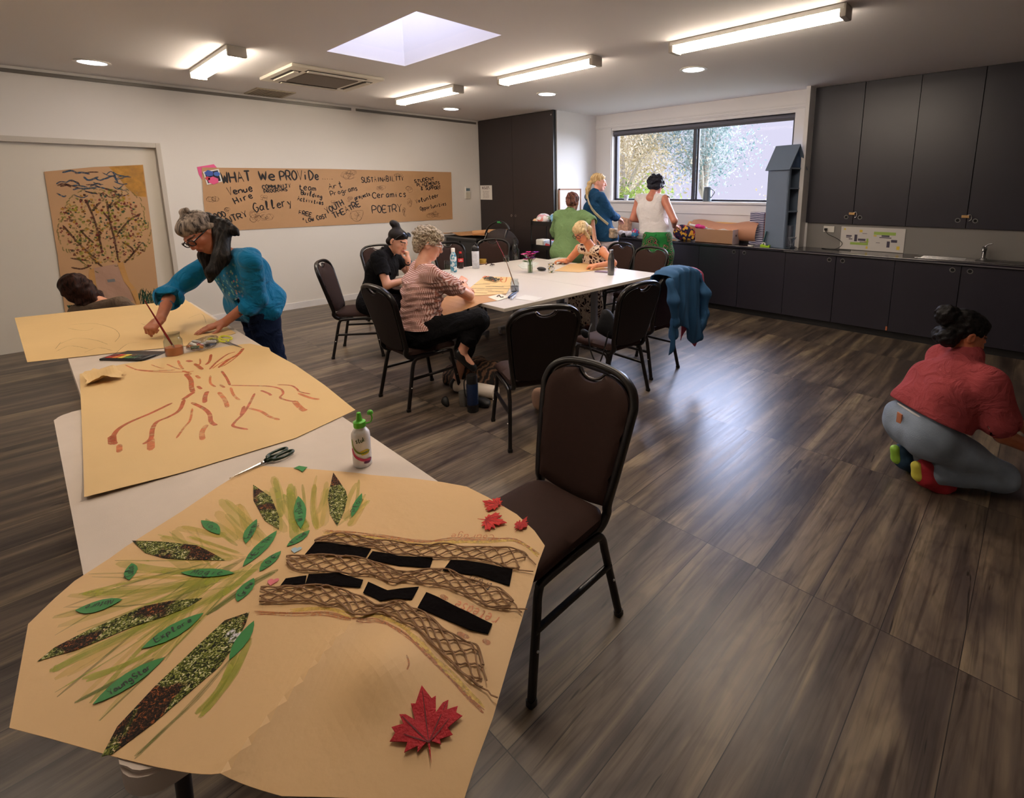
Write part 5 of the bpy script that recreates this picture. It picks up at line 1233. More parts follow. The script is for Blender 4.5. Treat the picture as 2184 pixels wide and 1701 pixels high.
lump('fabric_bundle', 'grey and blue fabric bundle on the lowest trolley tier', 'fabric', (-5.42, 5.40, .392), (.17, .11, .075), 0, 8, m_=confetti('bundle_mix', [(150, 150, 156), (60, 90, 120), (170, 168, 170), (40, 60, 90)], 9, .9))
fb_ = thing('framed_board', 'white board with a thin brown frame leaning on the nib wall', 'board', (-5.60, 6.10, .0))
obj('panel', box(B(), -.008, .0, -.24, .24, 1.05, 1.62), m_wplas, fb_)
bm = B(); box(bm, -.012, .008, -.26, -.24, 1.03, 1.64); box(bm, -.012, .008, .24, .26, 1.03, 1.64); box(bm, -.012, .008, -.26, .26, 1.62, 1.64); box(bm, -.012, .008, -.26, .26, 1.03, 1.05); box(bm, -.012, .008, -.24, -.22, 0, 1.03); box(bm, -.012, .008, .22, .24, 0, 1.03); obj('frame', bm, mat('brown_frame', (150, 104, 74), .6), fb_)

# ---------------------------------------------------------------- window sill and worktop things
def lth(name, label, cat_, loc, prof, m_, part='body', seg=24, group=None, sm=50):
    t = thing(name, label, cat_, loc, 0, group); bm = B(); lathe(bm, prof, seg=seg); obj(part, bm, m_, t, sm); return t
jg = lth('jug', 'tall grey enamel jug with a looped handle on the window sill', 'jug', (-3.56, 6.78, 1.45), [(.050, 0), (.062, .004), (.060, .03), (.054, .14), (.050, .195), (.054, .205), (.050, .207), (.045, .195)], mat('grey_enamel', (92, 104, 112), .35))
bm = B(); tube(bm, smooth_path([(.048, 0, .18), (.10, 0, .15), (.105, 0, .12), (.055, 0, .05)], 6), .006, 8); obj('handle', bm, mat('grey_enamel', 0), jg, 60)
lth('plant_pot', 'small white pot standing on the window sill beside the shrub view', 'pot', (-4.99, 6.78, 1.45), [(.030, 0), (.032, .002), (.040, .075), (.046, .076), (.046, .09), (.040, .09), (.036, .03)], mat('pot_white', (196, 200, 206), .4))
WZ = .9005
def PY(x, y, yy): return at(x, y, 'y', yy)
a, b = PY(1483, 508, 6.42), PY(1562, 512, 6.42)
cx0, cx1 = a.x, b.x
bx_t = thing('cardboard_box', 'open brown cardboard box of papers on the worktop', 'box', ((cx0+cx1)/2, 6.52, WZ)); w2 = (cx1-cx0)/2; m_card = mat('cardboard', (176, 134, 100), .7, bump=.05, bscale=60)
bm = B(); box(bm, -w2, w2, -.10, -.094, 0, .185); box(bm, -w2, w2, .094, .10, 0, .185); box(bm, -w2, w2, -.10, .10, 0, .006); obj('walls', bm, m_card, bx_t)
for s in (-1, 1): e_ = obj('end_panel', box(B(), s*w2-.003, s*w2+.003, -.10, .10, 0, .19), mat('cardboard_light', (200, 180, 176), .7), bx_t)
bm = B(); lathe(bm, [(.014, 0), (0, .001)], (w2+.0035, 0, .11), 16, M=Matrix.Rotation(math.radians(90), 3, 'Y')); obj('hand_hole', bm, m_gap, bx_t)
bm = sheet(rrect(-w2+.02, w2-.02, -.085, .085, .02), .03, lambda u, v, w: Vector((u, v, .175+w+.012*math.sin(30*u)*math.sin(20*v))), thick=.004); pp = thing('paper_stack', 'crumpled white papers sticking out of the cardboard box', 'paper', bx_t.location); obj('sheets', bm, m_wplas, pp)
lth('paper_tube', 'white rolled paper lying across the box and the print bag', 'tube', (cx0-.10, 6.50, 1.145), [(.001, 0)], m_wplas) if False else None
pt = thing('paper_tube', 'white rolled paper sticking up left out of the cardboard box', 'tube', (cx0, 6.5, 1.1)); bm = B(); tube(bm, [(-.14, 0, .03), (.12, .02, -.01)], .016, 12); obj('roll', bm, m_wplas, pt, 60)
lump('pink_cloth', 'crumpled magenta cloth hanging over the left corner of the box', 'cloth', (cx0+.04, 6.47, 1.085), (.07, .05, .025), (206, 40, 120), 4, amp=.02, sc=60)
# curled roll of brown paper
rl0, rl1 = PY(1478, 480, 6.68).x, PY(1618, 480, 6.68).x
rl = thing('paper_roll', 'big loose roll of brown paper lying behind the cardboard box', 'paper', (0, 0, 0))
bm = B(); rings = []; nS = 26
for i in range(nS+1):
    t_ = i/nS; x = rl0+(rl1-rl0)*t_; ring = []
    for k in range(40):
        a_ = k/39*2*math.pi*1.28; r = .125*(1-.30*k/39)*(1+.22*math.sin(2.6*t_*math.pi+.6)*math.exp(-((a_-1.7)/1.2)**2))
        ring.append(bm.verts.new((x+.02*math.sin(a_), 6.68+r*.9*math.cos(a_+.3), WZ+.145+r*1.10*math.sin(a_+.3))))
    rings.append(ring)
for r0_, r1_ in zip(rings, rings[1:]):
    for k in range(39): bm.faces.new((r0_[k], r0_[k+1], r1_[k+1], r1_[k]))
o = obj('sheet', bm, mat('kraft_pinkish', (206, 150, 120), .55), rl, 80)
rl2 = thing('paper_roll', 'yellow orange roll of paper lying along the wall under the sill', 'paper', (0, 0, 0)); bm = B(); tube(bm, [(rl0+.05, 6.765, WZ+.245), (rl1-.02, 6.765, WZ+.245)], .022, 14); obj('roll', bm, mat('orange_paper', (236, 180, 110), .6), rl2, 60)
lump('paper_bundle', 'peach coloured crumpled tissue at the left end of the paper roll', 'paper', (rl0-.03, 6.70, WZ+.16), (.07, .05, .05), (240, 190, 130), 9, amp=.02, sc=50)
m_ank = confetti('wax_print', [(40, 24, 60), (226, 160, 40), (30, 20, 50), (150, 40, 60), (236, 180, 60), (40, 24, 60)], 34, .8)
a, b = PY(1437, 500, 6.48), PY(1484, 500, 6.48)
lump('print_bag', 'yellow and purple wax print bag slumped left of the cardboard box', 'bag', ((a.x+b.x)/2, 6.49, WZ), ((b.x-a.x)/2, .09, .11), 0, 10, m_=m_ank, amp=.02, sc=22)
# standing striped and orange gift bags
m_str, nt, b_, tc = node_mat('navy_stripe', .6); wv = nd(nt, 'TexWave', wave_type='BANDS', bands_direction='Z'); wv.inputs['Scale'].default_value = 14; wv.inputs['Distortion'].default_value = 2.5; wv.inputs['Detail'].default_value = 0; nt.links.new(tc.outputs['Object'], wv.inputs['Vector']); nt.links.new(ramp(nt, [(.0, (34, 34, 90)), (.58, (34, 34, 90)), (.62, (222, 216, 232))], wv.outputs[0]), b_.inputs['Base Color'])
a, b = PY(1600, 480, 6.66), PY(1630, 480, 6.66)
t = thing('gift_bag', 'navy and white zigzag striped gift bag beside the grey tower', 'bag', ((a.x+b.x)/2, 6.69, WZ)); bm = B(); box(bm, -(b.x-a.x)/2, (b.x-a.x)/2, -.05, .05, 0, .42, .004); obj('bag_body', bm, m_str, t)
a2 = PY(1638, 480, 6.70); t = thing('gift_bag', 'orange gift bag squeezed between the striped bag and the tower', 'bag', ((b.x+a2.x)/2+.005, 6.71, WZ)); obj('bag_body', box(B(), -.03, .03, -.04, .04, 0, .42, .004), mat('orange_bag', (232, 140, 84), .6, var=.2, vscale=40), t)
# grey house-shaped tower
m_tow = mat('hazed_slate_paint', (108, 124, 146), .55, var=.03, vscale=4); m_towd = mat('tower_inside', (62, 88, 126), .6)  # slate tone lightened to carry the veiling haze from the window
a, b = PY(1632, 515, 6.47), PY(1676, 521, 6.47); TW0, TW1 = a.x, b.x+.02
tw = thing('house_tower', 'tall slate grey wooden house-shaped shelf tower on the worktop', 'shelf', ((TW0+TW1)/2+.02, 6.575, WZ), -.30); hw = .155; hd = .135; HH = .98
bm = B(); box(bm, -hw, hw, -hd, -hd+.014, 0, HH, .002); obj('side_wall', bm, m_tow, tw)
bm = B(); box(bm, -hw, -hw+.014, -hd+.014, hd, 0, HH, .002); box(bm, -hw, hw, hd-.014, hd, 0, HH, .002); obj('back_wall', bm, m_tow, tw)
for z in (.0, .44, .72, HH-.02): obj('shelf', box(B(), -hw+.014, hw-.004, -hd+.014, hd-.014, z, z+.016, .001), m_tow, tw)
bm = B(); box(bm, hw-.018, hw, -hd, -hd+.03, 0, HH, .001); box(bm, hw-.018, hw, hd-.03, hd, 0, HH, .001); obj('front_frame', bm, m_tow, tw)
prism(bm := B(), [(-hd, 0), (hd, 0), (0, .25)], .02, lambda u, v, w: Vector((hw-.04+w, u, HH+v))); obj('gable', bm, m_towd, tw)
prism(bm := B(), [(-hd, 0), (hd, 0), (0, .25)], .02, lambda u, v, w: Vector((-hw+w, u, HH+v))); obj('gable', bm, m_tow, tw)
for s in (-1, 1):
    bm = B(); prism(bm, [(0, .272), (s*(hd+.035), -.03), (s*(hd+.022), -.036), (0, .252)], hw*2+.04, lambda u, v, w: Vector((-hw-.02+w, u, HH+v))); obj('roof_slope', bm, m_tow, tw)
t = thing('stationery_tray', 'white and grey papers standing inside the lower shelf of the tower', 'paper', ((TW0+TW1)/2+.08, 6.62, WZ+.018)); obj('stack', box(B(), -.04, .05, -.06, .06, 0, .25, .004), mat('paper_grey', (150, 156, 176), .6), t)
t = thing('teal_board', 'thin teal board leaning against the left side of the tower', 'board', (TW0-.03, 6.50, WZ)); obj('panel', box(B(), -.004, .004, -.06, .06, 0, .20, .001, M=Matrix.Rotation(math.radians(12), 4, 'Y')), mat('teal_paint', (90, 130, 136), .5), t)
# tape dispenser
p = PY(1632, 519, 6.42); td = thing('tape_dispenser', 'lime green tape dispenser on the worktop in front of the tower', 'tape dispenser', (p.x, 6.42, WZ))
prism(bm := B(), [(-.055, 0), (.06, 0), (.062, .030), (.05, .028), (.038, .018), (.02, .016), (-.02, .03), (-.04, .034), (-.058, .02)], .035, lambda u, v, w: Vector((u, w-.017, v))); obj('base', bm, mat('lime_plastic', (160, 206, 40), .35), td)
bm = B(); lathe(bm, [(.026, -.009), (.026, .009), (.012, .009), (.012, -.009)], (-.018, 0, .034), 20, M=Matrix.Rotation(math.radians(90), 3, 'X'), cap=False); obj('tape_roll', bm, m_wplas, td, 60)
p = PY(1602, 517, 6.42); lth('jar_lid', 'small white round lid lying on the worktop edge', 'lid', (p.x, 6.41, WZ), [(.035, 0), (.036, .012), (.030, .014), (0, .014)], m_wplas)
p = PY(1688, 521, 6.45); ch_ = thing('wire_candle_holder', 'scrolled wire candle holder in front of the tower opening', 'candle holder', (p.x, 6.45, WZ)); m_w = mat('pale_wire', (170, 176, 190), .35, .8)
for k in range(3):
    a_ = k*2.094+.5; c_, s_ = math.cos(a_), math.sin(a_); bm = B()
    tube(bm, smooth_path([(.045*c_, .045*s_, .003), (.060*c_, .060*s_, .012), (.050*c_, .050*s_, .022), (.020*c_, .020*s_, .03), (.012*c_, .012*s_, .06), (.030*c_, .030*s_, .10), (.045*c_, .045*s_, .13), (.050*c_, .050*s_, .145)], 5), .0035, 6); obj('leg', bm, m_w, ch_, 60)
bm = B(); tube(bm, [(.046*math.cos(x), .046*math.sin(x), .135) for x in np.linspace(0, 6.283, 20, endpoint=False)], .0035, 6, closed=True); tube(bm, [(.02*math.cos(x), .02*math.sin(x), .05) for x in np.linspace(0, 6.283, 14, endpoint=False)], .003, 6, closed=True); obj('ring', bm, m_w, ch_, 60)
# left half of the worktop
lump('paper_bag', 'brown paper bag standing on the worktop by the denim jacket', 'bag', (PY(1330, 470, 6.55).x, 6.58, WZ), (.10, .06, .14), (206, 160, 130), 21, amp=.012, shape='b')
lump('craft_pile', 'white tissue and clear wrap heaped on the worktop beside the paper bag', 'craft supplies', (PY(1336, 480, 6.5).x+.03, 6.45, WZ), (.12, .07, .05), (222, 216, 226), 22, amp=.02)
lump('ribbon_pile', 'colourful ribbons on the worktop left of the white top', 'ribbons', (PY(1358, 480, 6.5).x-.03, 6.5, WZ), (.06, .05, .06), 0, 23, m_=confetti('ribbons', [(60, 90, 170), (210, 60, 90), (230, 230, 236), (60, 150, 190)], 40), amp=.02)
lump('hole_punch', 'small black hole punch on the worktop edge by the denim sleeve', 'hole punch', (PY(1330, 490, 6.4).x, 6.40, WZ), (.035, .025, .03), (24, 24, 28), 24, amp=.004, shape='b', part='body', h=.006)
lump('computer_mouse', 'black oval object at the very edge of the worktop', 'mouse', (PY(1344, 497, 6.4).x, 6.38, WZ), (.045, .03, .014), (30, 30, 34), 25, amp=.001, part='body', h=.005)
lump('orange_scrap', 'orange paper scrap on the worktop under the print bag', 'scrap', (PY(1437, 508, 6.38).x, 6.38, WZ), (.05, .02, .008), (236, 160, 50), 26, amp=.004, h=.005, part='paper')

# ---------------------------------------------------------------- on the big white table
TZ = ZT+.0008
def T_(x, y): return at(x, y, 'z', ZT)
p = T_(968, 580); m_tealp = confetti('teal_leaf_print', [(60, 130, 160), (200, 216, 220), (90, 160, 180), (220, 226, 230)], 48, .35)
t = lth('drink_bottle', 'slim teal and white leaf print drink bottle', 'bottle', (p.x, p.y, TZ), [(.032, 0), (.035, .004), (.035, .16), (.030, .19), (.020, .215), (.018, .225)], m_tealp, group=None); bm = B(); lathe(bm, [(.021, .222), (.021, .26), (.018, .264), (0, .265)], seg=20); obj('cap', bm, m_wplas, t, 50)
p = T_(983, 572); t = lth('cola_bottle', 'small cola bottle with a red cap and red label', 'bottle', (p.x, p.y, TZ), [(.028, 0), (.031, .005), (.031, .06), (.030, .10), (.024, .14), (.014, .165), (.013, .18)], mat('cola_dark', (40, 18, 16), .15))
bm = B(); lathe(bm, [(.0318, .075), (.0318, .118)], seg=24, cap=False); lb = obj('label', bm, mat('cola_red', (206, 40, 40), .4), t, 50)
bm = B(); lathe(bm, [(.0155, .172), (.0155, .192), (0, .193)], seg=18); obj('cap', bm, mat('cola_red', 0), t, 50)
af2 = math.atan2(-p.y, -p.x); bm = B(); word(bm, 'Cola', (-.022, .085), (.022, .088), .022, .003, lambda u, v, w: Vector(((.0322+w)*math.cos(af2+u/.032), (.0322+w)*math.sin(af2+u/.032), v)), 0, seed=3); obj('script', bm, m_wplas, t)
p = T_(1015, 572); m_mar = mat('marbled_white', (206, 208, 214), .35, var=.18, vscale=30)
t = lth('drink_tumbler', 'white marbled insulated tumbler with a black lid', 'bottle', (p.x, p.y, TZ), [(.036, 0), (.040, .005), (.042, .20), (.038, .205)], m_mar); bm = B(); lathe(bm, [(.043, .20), (.043, .235), (.034, .255), (.018, .262), (.016, .275), (0, .277)], seg=24); obj('lid', bm, m_black, t, 50)
bm = B(); tube(bm, smooth_path([(-.03, 0, .25), (-.02, 0, .285), (.02, 0, .285), (.03, 0, .25)], 5), .005, 8); obj('lid_handle', bm, m_black, t, 60)
p = T_(1099, 553); t = thing('glass_bottle', 'clear glass water bottle with a narrow neck, half full', 'bottle', (p.x, p.y, TZ)); bm = B(); lathe(bm, [(.034, 0), (.040, .004), (.040, .13), (.030, .18), (.019, .215), (.017, .26), (.021, .262), (.021, .28), (.016, .28)], seg=28, cap=False); obj('glass', bm, glass_mat('bottle_glass', (196, 206, 210), .6, .9), t, 50)
bm = B(); lathe(bm, [(0, .003), (.036, .004), (.0385, .01), (.0385, .125), (0, .125)], seg=28, cap=False); obj('water', bm, glass_mat('still_water', (214, 222, 226), .2), t, 50)
p = T_(1080, 558); jar('glass_jar', 'small round glass jar with greenish water near the far table edge', 'jar', p.x, p.y, TZ, .036, .085, glass_mat('green_water', (212, 218, 180), .3), .035, False)
brush('dark red brush leaning in the small round jar', (p.x, p.y, TZ+.01), tuple(at(1057, 510, 'y', p.y-.05)), m_red, .005)
p = T_(955, 574); jar('glass_jar', 'pale glass jar left of the leaf print bottle', 'jar', p.x, p.y, TZ, .036, .10, glass_mat('pale_green_water', (210, 220, 190), .3), .05, False)
p = T_(1098, 622); jar('paint_water_jar', 'tall glass jar of grey water with a long brown brush, at the art sheet', 'jar', p.x, p.y, TZ, .038, .115, glass_mat('grey_water', (206, 206, 212), .25), .05)
brush('long brown handled brush leaning out of the grey water jar', (p.x+.02, p.y+.0, TZ+.012), tuple(at(1077, 548, 'y', p.y-.12)), mat('brown_wood', (120, 84, 50), .4), .004)
# flowers
p = T_(1131, 581); v_ = jar('glass_vase', 'slim glass vase of green stems in the middle of the table', 'vase', p.x, p.y, TZ, .027, .125, glass_mat('vase_water', (226, 232, 208), .2), .08, False)
fl = thing('magenta_flowers', 'posy of magenta and purple flowers in the glass vase', 'flowers', (p.x, p.y, TZ)); Rf = random.Random(9); m_mag = mat('magenta_petal', (190, 30, 120), .5, var=.2, vscale=40); m_pur = mat('purple_petal', (150, 60, 170), .5); m_stem = mat('stem_green', (90, 130, 50), .5)
for i in range(18):
    a_ = Rf.uniform(0, 6.28); r = Rf.uniform(.01, .105); h = .14+Rf.uniform(.0, .09)-.3*abs(r-.03)*.5; e = Vector((r*math.cos(a_), r*math.sin(a_), h)); 
    bm = B(); tube(bm, smooth_path([(0.006*math.cos(a_), .006*math.sin(a_), .01), (.008*math.cos(a_), .008*math.sin(a_), .11), tuple(e)], 4), .0022, 5); st = obj('stem', bm, m_stem, fl, 60)
    bm = B()
    for k in range(6):
        b0 = k*1.047+a_; d = Vector((math.cos(b0), math.sin(b0), .35)).normalized(); q = Vector((-d.y, d.x, 0)).normalized(); s = .044
        vs = [bm.verts.new(e), bm.verts.new(e+d*s*.55+q*s*.33), bm.verts.new(e+d*s+Vector((0, 0, -.003))), bm.verts.new(e+d*s*.55-q*s*.33)]; bm.faces.new(vs)
    obj('bloom', bm, m_pur if i % 5 == 0 else m_mag, st)
for k in range(7):
    a_ = Rf.uniform(0, 6.28); e = Vector((.09*math.cos(a_), .09*math.sin(a_), .13+Rf.uniform(-.02, .09))); q = Vector((-math.sin(a_), math.cos(a_), 0))*.012; c_ = e*.6+Vector((0, 0, .05)); bm = B(); vs = [bm.verts.new(Vector((0, 0, .11))), bm.verts.new(c_+q), bm.verts.new(e), bm.verts.new(c_-q)]; bm.faces.new(vs); obj('leaf', bm, m_stem, fl)
p = T_(1176, 581); t = lth('printed_cup', 'white tumbler with a multicoloured spot print', 'cup', (p.x, p.y, TZ), [(.032, 0), (.034, .003), (.038, .10), (.036, .10), (.032, .01)], confetti('spot_print', [(236, 232, 228), (236, 232, 228), (40, 36, 50), (226, 222, 220), (206, 170, 70), (236, 232, 228), (90, 120, 90)], 70, .4))
p = T_(1155, 577); bb = lump('glasses_case', 'black rounded glasses case beside the printed tumbler', 'case', (p.x, p.y, TZ), (.065, .035, .020), (20, 18, 20), 31, amp=.001, part='shell', h=.006)
p = T_(1303, 586); t = lth('steel_bottle', 'tall brushed steel drink bottle near the table corner', 'bottle', (p.x, p.y, TZ), [(.030, 0), (.035, .004), (.036, .16), (.028, .20), (.020, .225), (.020, .23)], mat('smoky_steel', (120, 118, 116), .25, .85)); bm = B(); lathe(bm, [(.022, .23), (.022, .262), (.020, .266), (0, .267)], seg=20); obj('cap', bm, m_steel, t, 50)
p = T_(1284, 580); t = thing('phone', 'mauve phone lying flat next to the steel bottle', 'phone', (p.x, p.y, TZ), .3); obj('body', box(B(), -.075, .075, -.037, .037, 0, .009, .003), mat('mauve_case', (120, 96, 116), .4), t)
p = T_(1030, 562); t = lth('candle_dish', 'gold glass dish on a small wooden coaster', 'dish', (p.x, p.y, TZ), [(.038, .008), (.042, .012), (.045, .055), (.041, .055), (.036, .015)], mat('gold_glass', (196, 160, 70), .3, .3)); bm = B(); lathe(bm, [(.05, 0), (.05, .008), (0, .008)], seg=24); obj('coaster', bm, mat('coaster_wood', (190, 150, 110), .6), t, 50)
def curls(name, label, cat_, loc, rx, ry, n, cols, seed, s0=.02):
    t = thing(name, label, cat_, loc); Rc = random.Random(seed)
    for k in range(n):
        x, y, a_ = Rc.uniform(-rx, rx), Rc.uniform(-ry, ry), Rc.uniform(0, 6.28); L_ = s0*Rc.uniform(.7, 1.5); bm = B(); prev = None
        for j in range(7):
            u = (j/6-.5)*2; w_ = L_*.38*(1-u*u)**.6+.0006; c_ = Vector((x+u*L_*math.cos(a_), y+u*L_*math.sin(a_), .004+.010*(1-u*u)+Rc.uniform(0, .006))); q = Vector((-math.sin(a_), math.cos(a_), .25))*w_
            v0, v1, v2 = bm.verts.new(c_+q), bm.verts.new(c_+Vector((0, 0, .004))), bm.verts.new(c_-q)
            if prev: bm.faces.new((prev[0], v0, v1, prev[1])); bm.faces.new((prev[1], v1, v2, prev[2]))
            prev = (v0, v1, v2)
        cc = cols[k % len(cols)]; obj('leaf', bm, mat('curl_%s_%d' % (name, cc[0]), cc, .7), t, 180)
    return t
curls('dried_pods', 'dark dried seed pods lying in front of the tumbler', 'seed pods', tuple(T_(1045, 566))[:2]+(TZ,), .05, .03, 9, [(60, 34, 34), (40, 26, 28), (90, 56, 50)], 32)
# papers on the table
def flat(name, label, cat_, pts, m_, dz=.0012, marks=None, fr=None, extra=()):
    t = thing(name, label, cat_, (0, 0, 0)); q = [tuple(at(a, b, 'z', ZT)[:2]) for a, b in pts]; f_ = fr or (lambda u, v, w: Vector((u, v, ZT+dz+w)))
    bm = B(); sheet(q, .05, f_, thick=.0008, bm=bm)
    if marks: marks(bm, f_)
    obj('paper', bm, [m_]+list(extra), t); return t
flat('kraft_sheet', 'folded brown paper under the hands of the blonde woman', 'paper', [(1181, 578), (1215, 563), (1260, 560), (1296, 574), (1235, 581)], m_kraft, .003)
flat('white_paper', 'white sheets under the blonde woman\'s right hand', 'paper', [(1160, 556), (1200, 547), (1226, 551), (1190, 561)], m_wplas, .002)
flat('white_paper', 'blank white sheet at the near corner of the big table', 'paper', [(1098, 637), (1120, 629), (1158, 635), (1140, 643)], m_wplas, .002)
flat('white_paper', 'white scraps scattered around the flower vase', 'paper', [(1104, 566), (1120, 556), (1150, 560), (1140, 570), (1115, 574)], mat('paper_scrap_white', (206, 210, 206), .7, var=.2, vscale=40), .002)
flat('card', 'small cream card with a dark pressed leaf on it', 'card', [(1040, 634), (1067, 627), (1087, 634), (1061, 642)], mat('cream_card', (226, 216, 196), .6), .004)
def dk(name, label, pts, sd):
    c = [at(a, b, 'z', ZT) for a, b in pts]; t = thing(name, label, 'leaf', (0, 0, 0)); bm = B(); tube(bm, smooth_path([(q.x, q.y, ZT+.009+.003*math.sin(i*2)) for i, q in enumerate(c)], 4), .004, 6); obj('leaf', bm, mat('pressed_leaf', (50, 40, 26), .7), t, 60)
dk('pressed_leaf', 'dark pressed leaf on the small cream card', [(1060, 634), (1065, 632), (1068, 635), (1074, 635)], 1)
p_blk = paint('black_brush', (50, 42, 30), .8, 60); p_org = paint('orange_brush', (216, 110, 50), .95, 30)
def art_marks(bm, f_):
    Ra = random.Random(4)
    for (x0, y0, x1, y1, w) in ((1010, 608, 1045, 607, .018), (1035, 612, 1075, 613, .025), (1000, 616, 1090, 617, .02), (1015, 620, 1050, 620, .014), (1040, 623, 1075, 624, .02), (1000, 625, 1040, 626, .014), (1070, 611, 1095, 610, .012), (1030, 605, 1060, 604, .010)):
        q = [tuple(at(a, b, 'z', ZT)[:2]) for a, b in ((x0, y0), ((x0+x1)/2, (y0+y1)/2+Ra.uniform(-1, 1)), (x1, y1))]; ribbon(bm, cat2(q, 5), w, f_, 1)
    q = [tuple(at(a, b, 'z', ZT)[:2]) for a, b in ((1069, 592), (1068, 600), (1072, 603), (1078, 602), (1081, 592))]; ribbon(bm, cat2(q, 5), .010, f_, 2, lift=.002)
flat('leaf_print_art', 'brown paper art with black brush marks and an orange U', 'artwork', [(1033, 590), (1092, 592), (1090, 610), (1080, 627), (1003, 632), (998, 618)], m_kraft2, .005, art_marks, None, (p_blk, p_org))
curls('dried_leaves', 'dark curled dried leaves at the top of the brown paper art', 'leaves', tuple(T_(1048, 598))[:2]+(ZT+.007,), .13, .045, 22, [(34, 28, 24), (50, 42, 30), (200, 110, 80), (36, 34, 28)], 41, .026)
kf = lambda u, v, w: Vector((u, v, ZT+.002+w-.8*max(0, 2.415-v)**1.5))
flat('kraft_sheet', 'brown paper overhanging the near table edge under an elbow', 'paper', [(930, 640), (960, 628), (1005, 628), (1080, 628), (1062, 641), (1010, 650), (950, 653)], m_kraftd, .002, None, kf)
pn = thing('paint_tubes', 'blue and silver paint tubes beside the grey water jar', 'paint', (0, 0, 0))
for k, (a, b) in enumerate((((1085, 634), (1096, 624)), ((1090, 637), (1101, 627)), ((1088, 631), (1103, 622)))):
    A_, B_ = at(*a, 'z', ZT+.012), at(*b, 'z', ZT+.012); bm = B(); tube(bm, [A_, A_.lerp(B_, .7), A_.lerp(B_, .8), B_], [.009, .009, .005, .005], 8); obj('tube', bm, mat('blue_tube_%d' % k, [(40, 50, 80), (190, 196, 210), (60, 80, 110)][k], .3, .3), pn, 60)

# ---------------------------------------------------------------- on the floor and the chairs
p = at(1009, 876, 'z', 0); t = lth('thermos', 'dark blue thermos flask with a black cup lid standing on the floor', 'flask', (p.x, p.y, 0), [(.040, 0), (.043, .004), (.043, .06)], m_black, 'base'); bm = B(); lathe(bm, [(.043, .06), (.044, .21), (.040, .222)], seg=28); obj('shell', bm, mat('navy_enamel', (16, 34, 66), .25), t, 50)
bm = B(); lathe(bm, [(.041, .222), (.041, .27), (.036, .285), (0, .287)], seg=24); obj('lid', bm, m_black, t, 50); bm = B(); tube(bm, smooth_path([(-.04, -.01, .25), (-.07, -.02, .22), (-.065, -.02, .12), (-.045, -.01, .08)], 5), .005, 8); obj('handle', bm, m_black, t, 60)
p = at(988, 866, 'z', 0); t = lth('grey_mug', 'grey mug on the floor beside the thermos', 'mug', (p.x-.01, p.y+.02, 0), [(.034, 0), (.037, .003), (.042, .11), (.039, .11), (.034, .01)], mat('mug_grey', (116, 112, 106), .45)); bm = B(); tube(bm, smooth_path([(.04, 0, .09), (.065, 0, .08), (.065, 0, .04), (.036, 0, .03)], 5), .005, 8); obj('handle', bm, mat('mug_grey', 0), t, 60)
a, b = at(974, 822, 'z', .05), at(1058, 838, 'z', .05); rt_ = thing('paper_towel_roll', 'white paper towel roll lying on the floor behind the thermos', 'paper roll', ((a.x+b.x)/2, (a.y+b.y)/2, .055)); d = (b-a)/2; d.z = 0
bm = B(); tube(bm, [-d, d], .052, 20); obj('roll', bm, mat('towel_white', (222, 208, 190), .8), rt_, 50); bm = B(); tube(bm, [-d*1.01, -d*.98], .02, 12); obj('core', bm, mat('cardboard_light', 0), rt_, 60)
m_sb, nt, b_, tc = node_mat('striped_canvas', .85); wv = nd(nt, 'TexWave', wave_type='BANDS', bands_direction='X'); wv.inputs['Scale'].default_value = 9; wv.inputs['Distortion'].default_value = 7; wv.inputs['Detail'].default_value = 2; wv.inputs['Detail Scale'].default_value = 2; nt.links.new(tc.outputs['Object'], wv.inputs['Vector']); nt.links.new(ramp(nt, [(.3, (26, 19, 16)), (.5, (92, 64, 46)), (.62, (44, 26, 22)), (.8, (116, 84, 62))], wv.outputs[0]), b_.inputs['Base Color'])
p = at(1005, 798, 'z', .10); t = thing('striped_bag', 'brown striped canvas bag slumped on the floor under the table edge', 'bag', (p.x, p.y, 0)); b_ = Blob(.06); b_.ell((0, 0, .12), (.20, .13, .13)); b_.ell((-.16, -.02, .08), (.10, .10, .08)); b_.ell((.14, .04, .13), (.10, .10, .12)); b_.disp = wrinkle(.05, 24, 3); b_.plane((0, 0, .001), (0, 0, -1)); mesh_obj('bag_body', b_.mesh(.010, 'bag_body'), m_sb, t)
bm = B(); tube(bm, smooth_path([(-.1, -.1, .2), (-.05, -.16, .28), (.05, -.16, .28), (.1, -.1, .2)], 5), .012, 8, flat=(.016, .004)); obj('strap', bm, m_black, t, 60)
t = lump('black_pouch', 'small black pouch on the floor at the left of the grey mug', 'pouch', tuple(at(952, 872, 'z', 0))[:2]+(0.001,), (.05, .04, .05), (16, 15, 16), 51, amp=.02, sc=30, part='body')
t = lump('black_case', 'flat black umbrella bundle on the floor in front of the striped bag', 'umbrella', tuple(at(1020, 862, 'z', 0))[:2]+(0.001,), (.13, .04, .03), (15, 14, 15), 52, amp=.012, sc=30, part='body')
t = lump('beige_bag', 'beige cloth bag on the floor behind the nearest chair', 'bag', tuple(at(1168, 880, 'z', 0))[:2]+(0.001,), (.16, .10, .10), 0, 53, amp=.04, sc=20, m_=mat('beige_canvas', (156, 120, 92), .85, var=.2, vscale=8), part='cloth')
t = lump('black_handbag', 'black handbag on the seat of the chair at the table end', 'bag', (-2.40, 2.99, .458), (.12, .06, .085), (14, 14, 18), 54, amp=.055, sc=30, m_=mat('black_leather', (12, 12, 15), .75, spec=.2, bump=.5, bscale=25), part='bag_body'); bm = B(); tube(bm, smooth_path([(-.05, -.08, .15), (-.02, -.15, .08), (.02, -.16, -.06), (.08, -.14, -.12), (.12, -.08, .12)], 6), .006, 6); obj('strap', bm, m_black, t, 60)

